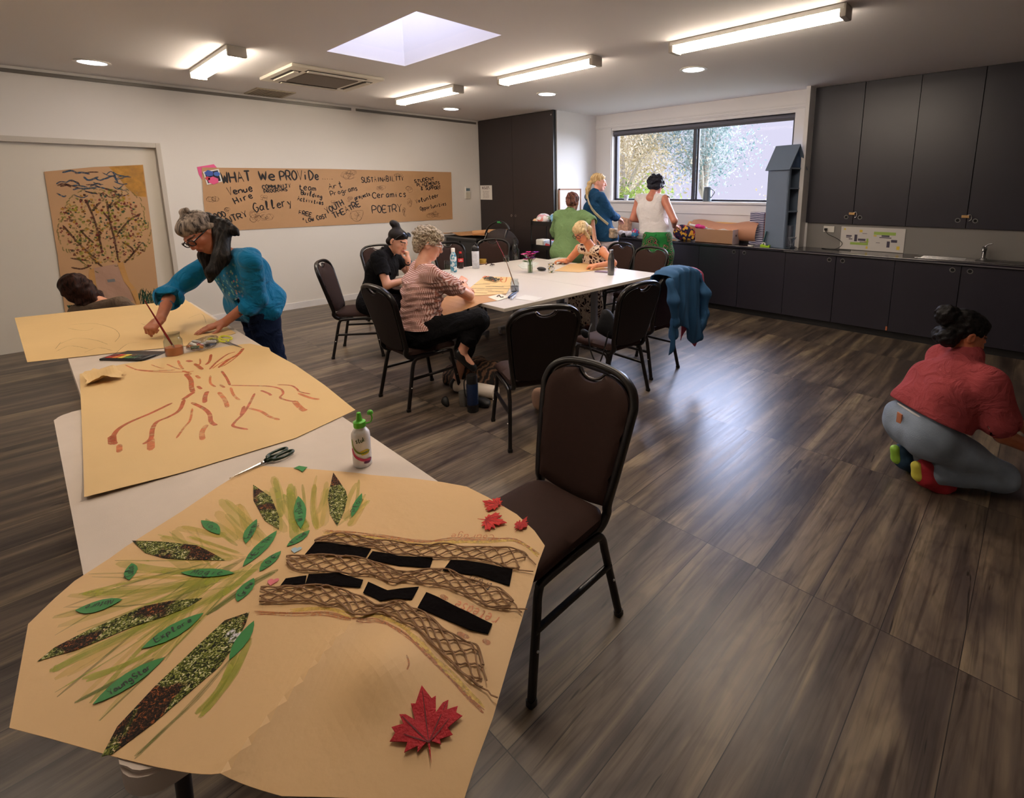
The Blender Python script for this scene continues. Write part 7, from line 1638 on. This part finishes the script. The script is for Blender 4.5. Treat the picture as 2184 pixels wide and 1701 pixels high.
# sunglasses pushed up on the hair
G = F.copy(); G[:3, :3] = F[:3, :3] @ np.array([[1, 0, 0], [0, math.cos(1.0), -math.sin(1.0)], [0, math.sin(1.0), math.cos(1.0)]]); G[:3, 3] = F[:3, 3]+F[:3, :3] @ V3(0, .01, .012)
sg = thing('sunglasses', 'black sunglasses pushed up on the dark hair of the seated woman', 'sunglasses', tuple(J['head'])); glasses(sg, G, m_black, .0032, .026, .022, 'frame')
bm = B()
for s in (-1, 1):
    c0 = G[:3, 3]+G[:3, :3] @ V3(s*.033, .108, 0); lathe(bm, [(.024, 0), (0, .003)], tuple(c0), 16, M=Matrix([list(r_) for r_ in (G[:3, :3] @ np.array([[1, 0, 0], [0, 0, 1], [0, -1, 0]]))]))
putbm('lenses', bm, mat('mirror_lens', (90, 100, 120), .05, .9), sg)
wt_ = thing('wristwatch', 'black wristwatch on the raised wrist of the woman in black', 'watch', tuple(J['wrL'])); d = _nrm(J['wrL']-J['elL']); w0 = J['wrL']-d*.03; Bq = basis_from(d, V3(0, 0.1, 1))
bm = B(); tube(bm, [Vector(w0+Bq[:, 0]*.031*math.cos(a)+Bq[:, 2]*.031*math.sin(a)) for a in np.linspace(0, 2*math.pi, 20, endpoint=False)], .008, 8, closed=True, flat=(.010, .003)); putbm('strap', bm, m_black, wt_)
bm = B(); bmesh.ops.create_uvsphere(bm, u_segments=12, v_segments=8, radius=.017, matrix=Matrix.Translation(Vector(w0+V3(.026, -.016, .012)))); putbm('watch_case', bm, mat('watch_dark', (40, 42, 50), .2, .5), wt_)

# ---- 4. woman with short curly grey hair in a checked top
J, f, l, u = seated((-3.45, 2.01), (.30, .95), .10, hz=.57, torso=.48, sw=.185)
J['head'] = V3(-3.455, 2.150, 1.218); J['hup'] = _nrm(V3(.12, .22, .95)); J['nek'] = V3(-3.445, 2.09, 1.095)
J['wrR'] = V3(*at(984, 602, 'z', .80)); J['wrL'] = V3(-3.60, 2.50, .79); J['elL'] = ik(J['shL'], J['wrL'], .28, .25, (-.8, 0, -.3)); J['elR'] = V3(*at(1000, 630, 'z', .795))
J['knR'] = V3(*at(1018, 684, 'x', -2.98)); J['anR'] = V3(*at(984, 752, 'x', -3.08)); J['toR'] = J['anR']+V3(.06, .06, -.12); J['knL'] = V3(-3.36, 2.44, .52); J['anL'] = V3(-3.36, 2.28, .085); J['toL'] = J['anL']+V3(.02, .14, -.05)
P4 = person('woman with short curly grey hair in a pink checked top, seen from behind', J)
b_ = Blob(.03); body_prims(b_, J, 1.02); hf = _nrm(V3(.42, .78, -.35)); F = head_prims(b_, J['head'], hf, J['hup'])
hand(b_, J['wrR'], V3(-.45, .65, .25), (.4, .2, .7), 1, (55, 50, 55, 60), .7, .95); hand(b_, J['wrL'], V3(.4, .7, 0), (0, 0, 1), -1, (30, 30, 35, 40), .5)
put('body', b_, .0045, m_skin, P4, tone_fn(F, (226, 166, 138), (190, 110, 100), (150, 130, 110)))
m_curl = hair_mat('curly_grey_hair', (100, 84, 66), (206, 190, 164), (55, 55, 55), (.38, .62))
hb = Blob(.012); hb.M = F; hb.ell((0, -.024, .040), (.086, .104, .088)); hb.ell((0, .03, .078), (.066, .060, .042), k=.02); hb.cap((-.03, -.075, -.02), (.03, -.075, -.02), .048, k=.02); hb.cap((-.03, -.07, -.07), (.03, -.07, -.07), .028, k=.02); hb.ell((0, .10, -.035), (.060, .080, .080), op='s', k=.008)
for s in (-1, 1): hb.ell((s*.085, -.002, -.03), (.024, .024, .034), op='s', k=.006)
hr_ = np.random.RandomState(4); 
for k in range(90):
    a, z = hr_.uniform(0, 6.28), hr_.uniform(-.5, 1); r_ = math.sqrt(max(0, 1-z*z)); q = V3(r_*math.cos(a)*.088, -.024+r_*math.sin(a)*.106, .040+z*.090)
    if q[1] > .06 and q[2] < .06: continue
    hb.ell(q, V3(.016, .016, .012)*hr_.uniform(.7, 1.3), k=.006)
hb.disp = lambda X: .0022*np.sin(X @ V3(300, 110, 60)+4*np.sin(X @ V3(60, -50, 90)))+.0018*np.sin(X @ V3(-120, 260, 140)); put('hair', hb, .004, m_curl, P4)
def check_mat():
    m, nt, b, tc = node_mat('checked_cotton', .9); L = nt.links; g = nd(nt, 'NewGeometry'); mp = nd(nt, 'Mapping'); mp.inputs['Rotation'].default_value = (0, 0, -.30); L.new(g.outputs['Position'], mp.inputs[0])
    sx = nd(nt, 'SeparateXYZ'); L.new(mp.outputs[0], sx.inputs[0]); ms = []
    nz = nd(nt, 'TexNoise'); nz.inputs['Scale'].default_value = 9; L.new(tc.outputs['Object'], nz.inputs['Vector'])
    for ch in (0, 2):
        a0 = nd(nt, 'Math', operation='MULTIPLY_ADD'); L.new(sx.outputs[ch], a0.inputs[0]); a0.inputs[1].default_value = 2*math.pi/.0105; L.new(nz.outputs[0], a0.inputs[2])
        a = nd(nt, 'Math', operation='SINE'); L.new(a0.outputs[0], a.inputs[0]); r = nd(nt, 'MapRange'); r.inputs[1].default_value = .0; r.inputs[2].default_value = .5; L.new(a.outputs[0], r.inputs[0]); ms.append(r)
    mx_ = nd(nt, 'Math', operation='MAXIMUM'); L.new(ms[0].outputs[0], mx_.inputs[0]); L.new(ms[1].outputs[0], mx_.inputs[1])
    mn = nd(nt, 'Math', operation='MULTIPLY'); L.new(ms[0].outputs[0], mn.inputs[0]); L.new(ms[1].outputs[0], mn.inputs[1])
    c = mixc(nt, mx_.outputs[0], (238, 214, 208), (190, 130, 112)); c = mixc(nt, mn.outputs[0], c, (120, 66, 56)); L.new(c, b.inputs['Base Color']); return m
tb = Blob(.04); lat, ax, fw, low = top_prims(tb, J, 1.06, .66, .66, .016, belly=.02, wide=.018, drop=.02, neck=False); tb.plane(J['pel']+V3(0, 0, .03), (0, 0, -1), .006); w_a = wrinkle(.007, 60, 6, (1, 0, 0)); tb.disp = lambda X: w_a(X)+.0025*np.sin(X[:, 2]*150+3*np.sin(X[:, 0]*14))*(np.sin(X[:, 2]*9+1) > -.2)
put('top', tb, .0045, folds(check_mat(), .5, 10, .02), P4); pants(P4, J, cloth('black_linen', (16, 15, 17)), .006, 1.06, .020, .5, flare=.012); shoes(P4, J, m_black, .008, r=.036)
glasses(P4, F, mat('white_frame', (200, 205, 205), .3), .0024)

# ---- 5. woman in the green top by the trolley
J, f, l, u = standing((-4.66, 5.02), (-.35, .94), 1.52, .10, sw=.17)
J['head'] = V3(*at(1221, 430, 'y', 5.14)); J['hup'] = _nrm(V3(-.05, .15, 1)); J['nek'] = J['head']+V3(.01, -.05, -.14)
sh0 = J['nek']-V3(0, 0, .05); J['shL'] = sh0+l*.17; J['shR'] = sh0-l*.17; J['che'] = J['nek']-V3(0, .01, .20); J['wrL'] = J['shL']+V3(-.08, .20, -.40); J['wrR'] = V3(*at(1268, 508, 'y', 5.05)); 
for s, p in (('L', (-.6, -.3, 0)), ('R', (.7, -.3, 0))): J['el'+s] = ik(J['sh'+s], J['wr'+s], .26, .24, p)
P5 = person('woman with short auburn hair in a sage green top at the trolley', J)
b_ = Blob(.03); body_prims(b_, J, 1.0); F = head_prims(b_, J['head'], _nrm(V3(-.55, .8, -.3)), J['hup'])
for s, sd in (('L', -1), ('R', 1)): hand(b_, J['wr'+s], J['wr'+s]-J['el'+s], (l*sd), sd, (40, 40, 40, 40), .5)
put('body', b_, .008, m_skin, P5, tone_fn(F, (214, 158, 132)))
hb = Blob(.02); hb.M = F; hb.ell((0, -.025, .035), (.088, .104, .090)); hb.cap((-.03, -.07, -.03), (.03, -.07, -.03), .048); hb.ell((0, .11, -.03), (.058, .08, .085), op='s', k=.01); hb.disp = wrinkle(.006, 90, 2); put('hair', hb, .007, hair_mat('auburn_hair', (52, 28, 26), (120, 76, 64), (40, 40, 12)), P5)
tb = Blob(.04); lat, ax, fw, low = top_prims(tb, J, 1.06, 1.15, 1.05, .022, wide=.025, drop=.03, lens=(.4, .9)); tb.cap(low-V3(0, 0, .30), low-V3(0, 0, .0), .15, .14, k=.08); tb.disp = wrinkle(.008, 24, 2, (0, 0, 1)); put('green_top', tb, .008, cloth('sage_linen', (112, 140, 96)), P5)
pants(P5, J, cloth('grey_trousers', (90, 90, 96)), .014); shoes(P5, J, m_black, .012)

# ---- 6. standing woman with blonde ponytail and denim jacket
J, f, l, u = standing((-4.36, 5.50), (.45, .9), 1.72, .08, sw=.19)
J['head'] = V3(*at(1277, 388, 'y', 5.58)); J['hup'] = V3(0, 0, 1); J['nek'] = J['head']+V3(-.02, -.05, -.15); sh0 = J['nek']-V3(.0, 0, .06); J['shL'] = sh0+l*.17; J['shR'] = sh0-l*.185; J['che'] = J['nek']-V3(0, .0, .22)
J['wrR'] = V3(*at(1318, 466, 'y', 5.80)); J['wrL'] = J['shL']+V3(.10, .30, -.42)
for s, p in (('L', (-.6, -.3, -.3)), ('R', (.5, -.6, -.5))): J['el'+s] = ik(J['sh'+s], J['wr'+s], .27, .25, p)
P6 = person('woman with a blonde ponytail in a blue denim jacket with a crossbody strap', J)
b_ = Blob(.03); body_prims(b_, J, 1.0); F = head_prims(b_, J['head'], _nrm(V3(.80, .55, -.12)), J['hup'])
for s, sd in (('L', -1), ('R', 1)): hand(b_, J['wr'+s], J['wr'+s]-J['el'+s], V3(0, 0, 1), sd, (30, 30, 30, 40), .4)
put('body', b_, .007, m_skin, P6, tone_fn(F, (226, 164, 144), (200, 90, 84), (160, 130, 100)))
m_bl = hair_mat('blonde_hair', (160, 122, 76), (222, 196, 148), (24, 24, 6), (.3, .68)); hb = Blob(.015); hb.M = F; hb.ell((0, -.022, .038), (.080, .100, .086)); hb.ell((0, .03, .074), (.060, .052, .034), k=.02); hb.ell((0, .105, -.035), (.062, .080, .082), op='s', k=.01); hb.cap((0, -.10, -.01), (0, -.125, -.03), .028, .032)
hb.chain([(0, -.12, -.03), (0, -.135, -.12), (.01, -.14, -.24)], [.03, .036, .014]); 
for s in (-1, 1): hb.ell((s*.085, -.002, -.03), (.024, .022, .032), op='s', k=.006)
hb.disp = wrinkle(.003, 160, 3); put('hair', hb, .006, m_bl, P6)
tb = Blob(.035); lat, ax, fw, low = top_prims(tb, J, 1.04, 1.72, 1.78, .018, wide=.012, drop=-.06); tb.plane(low-V3(0, 0, .03), (0, 0, -1), .006); tb.disp = wrinkle(.008, 36, 8); put('denim_jacket', tb, .007, cloth('denim_jacket_blue', (28, 66, 100)), P6)
pants(P6, J, cloth('pale_trousers', (196, 184, 190)), .010, 1.0, .016); shoes(P6, J, m_wplas, .012)
cbg = thing('crossbody_bag', 'cream crossbody strap and small bag on the woman in the denim jacket', 'bag', tuple(J['pel']))
bm = B(); back_n = -f; pts = []
p_a = J['nek']+l*.04+V3(0, 0, -.03)-f*.085; p_b = V3(*at(1300, 478, 'y', float(J['pel'][1]-.10)))
for t_ in np.linspace(0, 1, 9): q = p_a*(1-t_)+p_b*t_-f*(.075*math.sin(math.pi*t_)+.02); pts.append(Vector(q))
tube(bm, pts, .02, 8, flat=(.022, .003), up=tuple(back_n)); putbm('strap', bm, mat('cream_strap', (206, 190, 160), .7, bump=.4, bscale=120), cbg)
bb = Blob(.02); bb.box(p_b+V3(.05, .02, -.12), (.045, .05, .07), .02, k=.01); bb.disp = wrinkle(.006, 70, 5); put('pouch', bb, .006, mat('print_pouch', (170, 150, 130), .8, var=.5, vscale=40), cbg)

# ---- 7. woman in the white sleeveless top and green paisley skirt
J, f, l, u = standing((-3.62, 5.60), (-.10, 1), 1.60, .04, sw=.19)
J['head'] = V3(*at(1399, 396, 'y', 5.76)); J['hup'] = _nrm(V3(0, .35, .95)); J['nek'] = J['head']+V3(0.0, -.09, -.12); sh0 = J['nek']-V3(0, 0, .055); J['shL'] = sh0+l*.185; J['shR'] = sh0-l*.185; J['che'] = J['nek']-V3(0, -.0, .21)
J['wrL'] = J['shL']+V3(.06, .30, -.33); J['wrR'] = J['shR']+V3(-.04, .32, -.36); J['elL'] = V3(*at(1350, 466, 'y', 5.58)); J['elR'] = V3(*at(1438, 470, 'y', 5.62))
P7 = person('woman in a white sleeveless top and green paisley skirt facing the window', J)
b_ = Blob(.03); body_prims(b_, J, 1.08); F = head_prims(b_, J['head'], _nrm(V3(-.15, .85, -.5)), J['hup'])
for s, sd in (('L', -1), ('R', 1)): hand(b_, J['wr'+s], V3(0, 1, -.1), (0, 0, 1), sd, (30, 30, 30, 40), .4)
put('body', b_, .007, m_skin, P7, tone_fn(F, (196, 126, 104)))
hb = Blob(.02); hb.M = F; hb.ell((0, -.030, .038), (.098, .108, .092)); hb.cap((-.045, -.05, -.03), (.045, -.05, -.03), .05); hb.ell((0, .12, -.03), (.06, .08, .085), op='s', k=.01); 
for k in range(60):
    a, z = hr_.uniform(0, 6.28), hr_.uniform(-.6, 1); r_ = math.sqrt(max(0, 1-z*z)); q = V3(r_*math.cos(a)*.098, -.030+r_*math.sin(a)*.108, .034+z*.094)
    if q[1] > .07 and q[2] < .06: continue
    hb.ell(q, V3(.02, .02, .016)*hr_.uniform(.6, 1.3), k=.008)
hb.disp = wrinkle(.006, 110, 4); put('hair', hb, .007, hair_mat('black_curly_hair', (12, 12, 18), (44, 44, 60), (40, 40, 40)), P7)
tb = Blob(.035); lat, ax, fw, low = top_prims(tb, J, 1.12, 0, 0, .014, wide=.024, drop=.04, neck=False); tb.plane((0, 0, 1.06), (0, 0, -1), .006)
for s in 'LR': tb.cap(J['sh'+s]+(J['sh'+s]-J['nek'])*.10, J['el'+s], .060, .055, op='s', k=.008)
tb.disp = wrinkle(.008, 30, 9, (0, 0, 1)); put('sleeveless_top', tb, .007, cloth('white_linen', (214, 210, 212)), P7)
def paisley():
    m, nt, b, tc = node_mat('green_paisley', .8); L = nt.links; nz = nd(nt, 'TexNoise'); nz.inputs['Scale'].default_value = 7; L.new(tc.outputs['Object'], nz.inputs['Vector']); mp = nd(nt, 'VectorMath', operation='MULTIPLY_ADD'); L.new(nz.outputs[1], mp.inputs[0]); mp.inputs[1].default_value = (.22, .22, .22); L.new(tc.outputs['Object'], mp.inputs[2])
    vo = nd(nt, 'TexVoronoi'); vo.inputs['Scale'].default_value = 8; L.new(mp.outputs[0], vo.inputs['Vector']); w_ = nd(nt, 'Math', operation='MULTIPLY'); L.new(vo.outputs['Distance'], w_.inputs[0]); w_.inputs[1].default_value = 30; sn = nd(nt, 'Math', operation='SINE'); L.new(w_.outputs[0], sn.inputs[0])
    c1 = ramp(nt, [(.0, (30, 92, 48)), (.30, (44, 116, 60)), (.50, (206, 190, 160)), (.68, (150, 44, 60)), (.86, (30, 30, 34))], sn.outputs[0], 'CONSTANT'); far_ = ramp(nt, [(.60, (0, 0, 0)), (.64, (255, 255, 255))], vo.outputs['Distance']); c = mixc(nt, far_, c1, (40, 120, 60)); L.new(c, b.inputs['Base Color']); return m
sk2 = Blob(.05); pl = np.asarray(J['pel']); sk2.cap(pl-lat*.09+V3(0, 0, -.02), pl+lat*.09+V3(0, 0, -.02), .135, k=.05); sk2.cap(V3(pl[0]-.08, pl[1], .30), V3(pl[0]-.08, pl[1], .75), .17, .13, k=.08); sk2.cap(V3(pl[0]+.08, pl[1], .30), V3(pl[0]+.08, pl[1], .75), .17, .13, k=.08); sk2.plane((0, 0, .18), (0, 0, -1)); sk2.cap(pl+V3(-.06, 0, .16), pl+V3(.06, 0, .16), .128, k=.08); sk2.plane((0, 0, 1.09), (0, 0, 1)); sk2.disp = wrinkle(.012, 24, 3, (0, 0, 1)); put('skirt', sk2, .008, folds(paisley(), .5, 6, .03), P7); shoes(P7, J, m_black, .012)

# ---- 8. seated blonde woman in the print dress
J, f, l, u = seated((-3.93, 4.90), (.12, -1), .20, hz=.57, torso=.47, sw=.175)
J['head'] = V3(*at(1240, 494, 'y', 4.50)); J['hup'] = _nrm(V3(-.1, -.35, .9)); J['nek'] = V3(*at(1258, 522, 'y', 4.62)); sh0 = J['nek']-V3(0, -.02, .055); J['shL'] = sh0+l*.165+V3(0, 0, -.01); J['shR'] = sh0-l*.165; J['che'] = (J['nek']*.45+J['pel']*.55)+V3(0, 0, .02)
J['wrL'] = V3(*at(1272, 566, 'z', .79)); J['elL'] = ik(J['shL'], J['wrL'], .27, .24, (1, .2, -.4)); J['wrR'] = V3(*at(1205, 556, 'z', .785)); J['elR'] = ik(J['shR'], J['wrR'], .27, .25, (-.5, .6, -.2))
P8 = person('blonde woman in glasses and a brown print dress working at the table', J)
b_ = Blob(.03); body_prims(b_, J, .98); F = head_prims(b_, J['head'], _nrm(V3(-.02, -.80, -.55)), J['hup'])
hand(b_, J['wrL'], V3(-.85, -.35, -.1), V3(0, -.3, 1), -1, (50, 50, 55, 60), .6); hand(b_, J['wrR'], V3(-.7, -.3, 0), V3(0, 0, 1), 1, (25, 25, 30, 40), .5)
put('body', b_, .0055, m_skin, P8, tone_fn(F, (222, 150, 112), (190, 90, 80), (150, 120, 90)))
hb = Blob(.015); hb.M = F; hb.ell((0, -.020, .038), (.086, .100, .086)); hb.ell((0, .040, .062), (.068, .050, .044), k=.02)
for s in (-1, 1): hb.cap((s*.075, .02, .03), (s*.080, .01, -.085), .026, .020, k=.015)
hb.cap((-.04, -.075, -.02), (.04, -.075, -.02), .05); hb.cap((-.04, -.07, -.08), (.04, -.07, -.08), .03); hb.ell((0, .115, -.045), (.056, .075, .072), op='s', k=.008); hb.disp = lambda X: .0010*np.sin(X @ V3(260, 60, 30)+1.5*np.sin(X @ V3(20, 20, 15))); put('hair', hb, .005, hair_mat('short_blonde_hair', (150, 114, 70), (228, 206, 160), (24, 24, 5), (.3, .68)), P8)
def print_mat():
    m, nt, b, tc = node_mat('animal_print', .8); L = nt.links; nz = nd(nt, 'TexNoise'); nz.inputs['Scale'].default_value = 16; L.new(tc.outputs['Object'], nz.inputs['Vector']); mp = nd(nt, 'VectorMath', operation='MULTIPLY_ADD'); L.new(nz.outputs[1], mp.inputs[0]); mp.inputs[1].default_value = (.09, .09, .09); L.new(tc.outputs['Object'], mp.inputs[2])
    vo = nd(nt, 'TexVoronoi', feature='DISTANCE_TO_EDGE'); vo.inputs['Scale'].default_value = 17; L.new(mp.outputs[0], vo.inputs['Vector']); n2 = nd(nt, 'TexNoise'); n2.inputs['Scale'].default_value = 30; L.new(tc.outputs['Object'], n2.inputs['Vector'])
    c = ramp(nt, [(.0, (232, 216, 198)), (.13, (232, 216, 198)), (.17, (60, 26, 30)), (.5, (34, 16, 20))], vo.outputs['Distance']); d_ = ramp(nt, [(.56, (0, 0, 0)), (.58, (255, 255, 255))], n2.outputs[0]); c = mixc(nt, d_, c, (222, 204, 186)); L.new(c, b.inputs['Base Color']); return m
m_pr = folds(print_mat(), .5, 8, .02); tb = Blob(.035); lat, ax, fw, low = top_prims(tb, J, 1.02, 0, 0, .010, wide=.016, drop=.0, neck=False); tb.cap(J['nek']+fw*.09+ax*.02, J['nek']+fw*.10-ax*.11, .05, .012, op='s', k=.01)
for s in 'LR': tb.cap(J['sh'+s]+(J['sh'+s]-J['nek'])*.02, J['el'+s], .060, .05, op='s', k=.008)
put('dress', tb, .0055, m_pr, P8); pants(P8, J, m_pr, .008, 1.06, .02, .97, 'dress_skirt', flare=.05, extra=lambda q: q.cap((J['knL']+J['knR'])/2, (J['anL']+J['anR'])/2+V3(0, 0, .06), .09, .10)); shoes(P8, J, mat('brown_leather', (80, 40, 36), .5), .008)
glasses(P8, F, mat('maroon_frame', (60, 14, 24), .25), .0032, .026, .021)

# ---- 9. woman in the red tee kneeling at the right edge
J = dict(pel=V3(-.362, 3.252, .312), che=V3(-.275, 3.345, .535), nek=V3(-.205, 3.435, .715), head=V3(-.235, 3.475, .835), shL=V3(-.33, 3.54, .655), shR=V3(-.10, 3.26, .645), hup=_nrm(V3(.2, .15, .95)))
J['wrR'] = V3(.17, 3.42, .28); J['wrL'] = V3(.08, 3.72, .28); J['elR'] = ik(J['shR'], J['wrR'], .28, .25, (-.2, -.3, -1)); J['elL'] = ik(J['shL'], J['wrL'], .28, .25, (-.3, .3, -1))
ff = V3(.732, .681, 0); ll = V3(-.681, .732, 0)
for s, q in (('L', .1), ('R', -.1)):
    J['hip'+s] = J['pel']+ll*q; J['kn'+s] = J['pel']+ff*.37+ll*q*1.3; J['kn'+s][2] = .10; J['an'+s] = J['pel']+ff*.035+ll*q*.9; J['an'+s][2] = .105; J['to'+s] = J['an'+s]+ff*.02; J['to'+s][2] = .03
J['anL'] = J['anL']-ff*.0; J['toL'] = J['anL']-ff*.02+V3(0, 0, -.09)
P9 = person('woman with black hair in a red tee and grey jeans kneeling on the floor', J)
b_ = Blob(.03); body_prims(b_, J, 1.0, feet=False); F = head_prims(b_, J['head'], _nrm(V3(.75, .45, -.42)), J['hup'])
for s, sd in (('L', -1), ('R', 1)): hand(b_, J['wr'+s], J['wr'+s]-J['el'+s], V3(-.3, -.3, .5), sd, (35, 35, 40, 45), .5)
put('body', b_, .0045, m_skin, P9, tone_fn(F, (190, 112, 76)))
hb = Blob(.02); hb.M = F; hb.ell((0, -.024, .040), (.086, .104, .090)); hb.ell((0, .02, .075), (.066, .060, .040), k=.02); hb.cap((-.03, -.08, -.06), (.03, -.08, -.06), .052, k=.03); hb.ell((0, -.135, .045), (.062, .058, .060), k=.02); hb.ell((0, .105, -.035), (.060, .080, .080), op='s', k=.008)
for s in (-1, 1): hb.ell((s*.085, -.002, -.03), (.022, .022, .032), op='s', k=.006)
hb.disp = wrinkle(.004, 150, 6); put('hair', hb, .005, hair_mat('black_hair', (7, 6, 7), (26, 22, 24), (60, 60, 20)), P9)
tb = Blob(.04); lat, ax, fw, low = top_prims(tb, J, 1.04, .70, .70, .020, wide=.012, drop=-.10, lens=(.6, .3)); tb.plane(J['pel']+ax*.095-fw*0, -(ax+V3(0, 0, .35)), .006); w_b = wrinkle(.009, 24, 11); tb.cap(J['nek']-ax*.05, J['che'], .085, .10, k=.06); tb.disp = w_b; put('tee_shirt', tb, .005, cloth('brick_red_cotton', (158, 70, 74)), P9)
m_jean = mat('grey_jeans', (132, 146, 164), .85, bump=.35, bscale=260, var=.18, vscale=7)
pants(P9, J, m_jean, .0055, 1.02, .023, .92, disp=wrinkle(.0035, 44, 12))
bm = B(); lat2 = ll
pc0 = J['pel']+V3(-.085, -.085, .065); box(bm, -.004, .004, -.02, .02, -.03, .03, .002, M=Matrix.Translation(Vector(pc0))@Matrix.Rotation(math.radians(42), 4, 'Z')); putbm('belt_patch', bm, mat('tan_leather', (176, 110, 76), .6), P9)
for s, cols_ in (('L', ((26, 60, 84), (150, 200, 70), (226, 214, 90))), ('R', ((168, 30, 44), (214, 206, 80), (60, 30, 40)))):
    a = J['an'+s]; heel = a-ff*.055+V3(0, 0, .0); toe = a+ff*.035-V3(0, 0, .085); 
    sb = Blob(.02); sb.chain([a-ff*.045+V3(0, 0, .025), a-ff*.03-V3(0, 0, .03), toe+ff*.02, toe+ff*.07], [.044, .052, .048, .034]); sh_o = put('shoe', sb, .005, mat('shoe_upper_'+s, cols_[0], .7, bump=.3, bscale=300), P9)
    so_b = Blob(.01); so_b.chain([a-ff*.092+V3(0, 0, .035), a-ff*.075-V3(0, 0, .02), toe-ff*.015-V3(0, 0, .004), toe+ff*.08-V3(0, 0, .014)], [.026, .030, .028, .018]); so_ = put('sole', so_b, .005, mat('shoe_sole_'+s, cols_[1], .6), P9)
    bm = B()
    for k in (-1, 0, 1): tube(bm, smooth_path([tuple(a-ff*.03+ll*.048-V3(0, 0, .02-.02*k)), tuple(a-ff*.012-V3(0, 0, .03-.02*k)-ll*.0+V3(0, 0, .012)), tuple(a-ff*.03-ll*.048-V3(0, 0, .02-.02*k))], 6), .004, 6)
    putbm('stripe', bm, mat('shoe_stripe_'+s, cols_[2], .6), P9)
# waistband and pocket seams of the grey jeans
pw = J['pel']+ax*.060; ring = []
for a_ in np.linspace(0, 2*math.pi, 28, endpoint=False): ring.append(Vector(pw+ll*(.200*math.cos(a_))+np.cross(ax, ll)*(.128*math.sin(a_))))
bm = B(); tube(bm, ring, .006, 6, closed=True); putbm('waistband', bm, mat('denim_white', (206, 206, 208), .8), P9)
